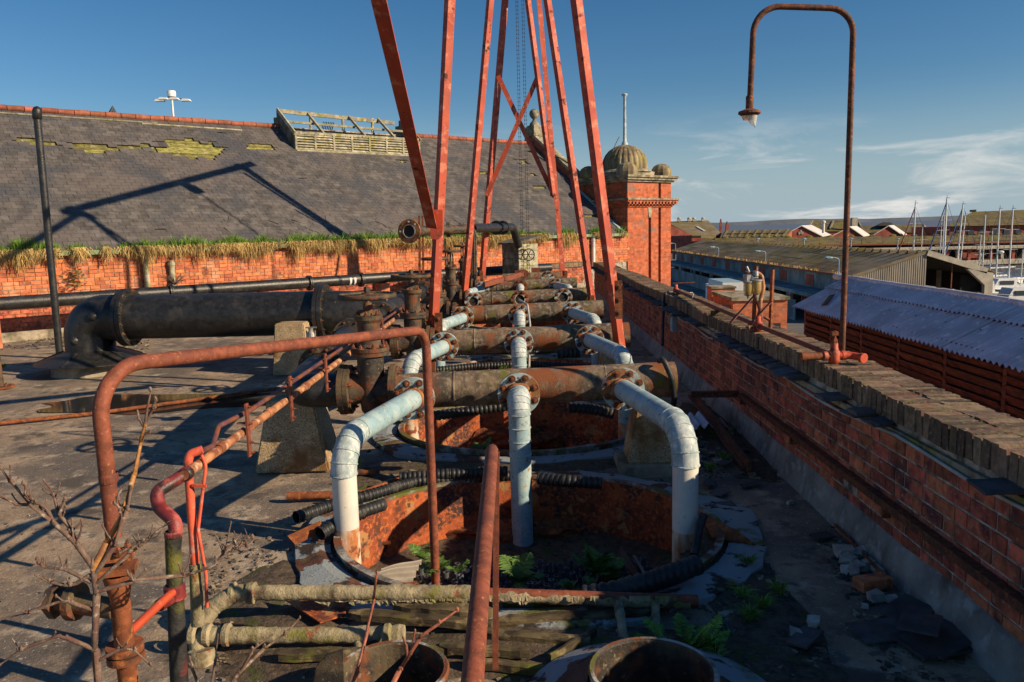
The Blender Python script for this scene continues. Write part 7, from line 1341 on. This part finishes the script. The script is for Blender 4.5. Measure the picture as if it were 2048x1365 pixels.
LB = [([(186, 1135), (150, 1085), (105, 1045), (60, 1010), (22, 965), (0, 935)], .012, .006, -0.05), ([(165, 1105), (140, 1060), (118, 1030), (108, 990), (88, 962)], .010, .005, 0.05), ([(105, 1042), (90, 1010), (52, 1002), (50, 968)], .008, .004, -0.06), ([(60, 1010), (30, 1010), (0, 990)], .007, .004, -0.08), ([(190, 1150), (230, 1090), (255, 1020), (262, 975)], .011, .008, 0.04), ([(182, 1165), (130, 1140), (85, 1135), (75, 1120)], .008, .004, -0.04), ([(195, 1165), (260, 1105), (275, 1085), (300, 1080), (305, 1050)], .008, .003, 0.02), ([(190, 1185), (270, 1160), (370, 1152), (425, 1135), (452, 1100), (462, 1045)], .010, .004, 0.12), ([(440, 1118), (475, 1095), (500, 1090), (508, 1075)], .006, .003, 0.13), ([(452, 1100), (470, 1085), (482, 1068)], .005, .003, 0.13), ([(180, 1150), (140, 1175), (100, 1165), (70, 1150)], .009, .004, -0.05), ([(230, 1092), (245, 1035), (228, 1000), (250, 970)], .007, .004, 0.06), ([(185, 1220), (130, 1200), (60, 1225), (0, 1240)], .010, .005, -0.1), ([(190, 1300), (120, 1270), (40, 1300), (0, 1330)], .010, .005, -0.1), ([(200, 1320), (260, 1290), (300, 1330)], .008, .004, 0.05), ([(118, 1030), (128, 1000), (140, 995)], .007, .004, 0.05), ([(240, 1105), (285, 1090), (330, 1050), (345, 1040)], .006, .003, 0.05)]
for pts, r0, r1, dy in LB: mb = MB(); limb(mb, [q(a, b, dy * k / len(pts)) for k, (a, b) in enumerate(pts)], r0 * 0.9, r1 * 0.7, 8, 0.3, 0.55); obj('branch', mb, 'bark', sp_)
mb = MB(); limb(mb, [q(186, 1140), q(215, 1085, .02), q(250, 1020, .03), q(268, 950, .05), q(283, 880, .06), q(290, 850, .06)], 0.013, 0.0065, 10); obj('long_shoot', mb, 'bark_ochre', sp_)
mb = MB(); limb(mb, [q(290, 850, .06), q(296, 815, .06), q(302, 782, .06)], .006, .003, 8, 0.5); limb(mb, [q(288, 856, .06), q(278, 840, .06), q(275, 825, .06)], .005, .005, 8, 0.3); limb(mb, [q(291, 846, .06), q(305, 815, .07), q(312, 800, .07)], .005, .005, 8, .4); limb(mb, [q(286, 872, .06), q(300, 864, .06)], .004, .005, 8); obj('shoot_tip', mb, 'bark', sp_)
s2 = thing('red_shoot', 'slender red barked shoot rising before the lagged pipes', 'shoot', PY(700, 1360, 3.1)); mb = MB(); limb(mb, [PY(685, 1420, 3.0), PY(715, 1340, 3.02), PY(735, 1260, 3.05), PY(748, 1200, 3.08), PY(754, 1146, 3.1)], .008, .0055, 8); obj('stem', mb, 'bark_red', s2)
s3 = thing('forked_shoot', 'knobbly forked shoot before the left drum', 'shoot', PY(780, 1365, 3.0)); mb = MB(); limb(mb, [PY(760, 1420, 2.9), PY(800, 1340, 2.92), PY(840, 1275, 2.95), PY(880, 1245, 2.97), PY(915, 1220, 3.0)], .010, .006, 8, .3); limb(mb, [PY(815, 1320, 2.93), PY(812, 1290, 2.93), PY(806, 1275, 2.93)], .006, .004, 8); limb(mb, [PY(822, 1310, 2.93), PY(826, 1280, 2.95), PY(830, 1262, 2.95)], .005, .004, 8); obj('stem', mb, 'bark_red', s3)
s4 = thing('lichened_shoot', 'pale lichened shoot crossing the lower lagged pipe', 'shoot', PY(440, 1365, 3.1)); mb = MB(); limb(mb, [PY(430, 1420, 3.0), PY(480, 1345, 3.05), PY(530, 1295, 3.08), PY(575, 1265, 3.1), PY(600, 1235, 3.12)], .009, .004, 8, .3); limb(mb, [PY(480, 1345, 3.05), PY(505, 1300, 3.05), PY(545, 1270, 3.1)], .006, .003, 8, .2); limb(mb, [PY(420, 1390, 3.0), PY(432, 1310, 3.05), PY(436, 1270, 3.05)], .006, .003, 8, .2); limb(mb, [PY(405, 1390, 3.0), PY(382, 1330, 3.0), PY(380, 1318, 3.0)], .006, .003, 8, .4); obj('stem', mb, 'bark', s4)
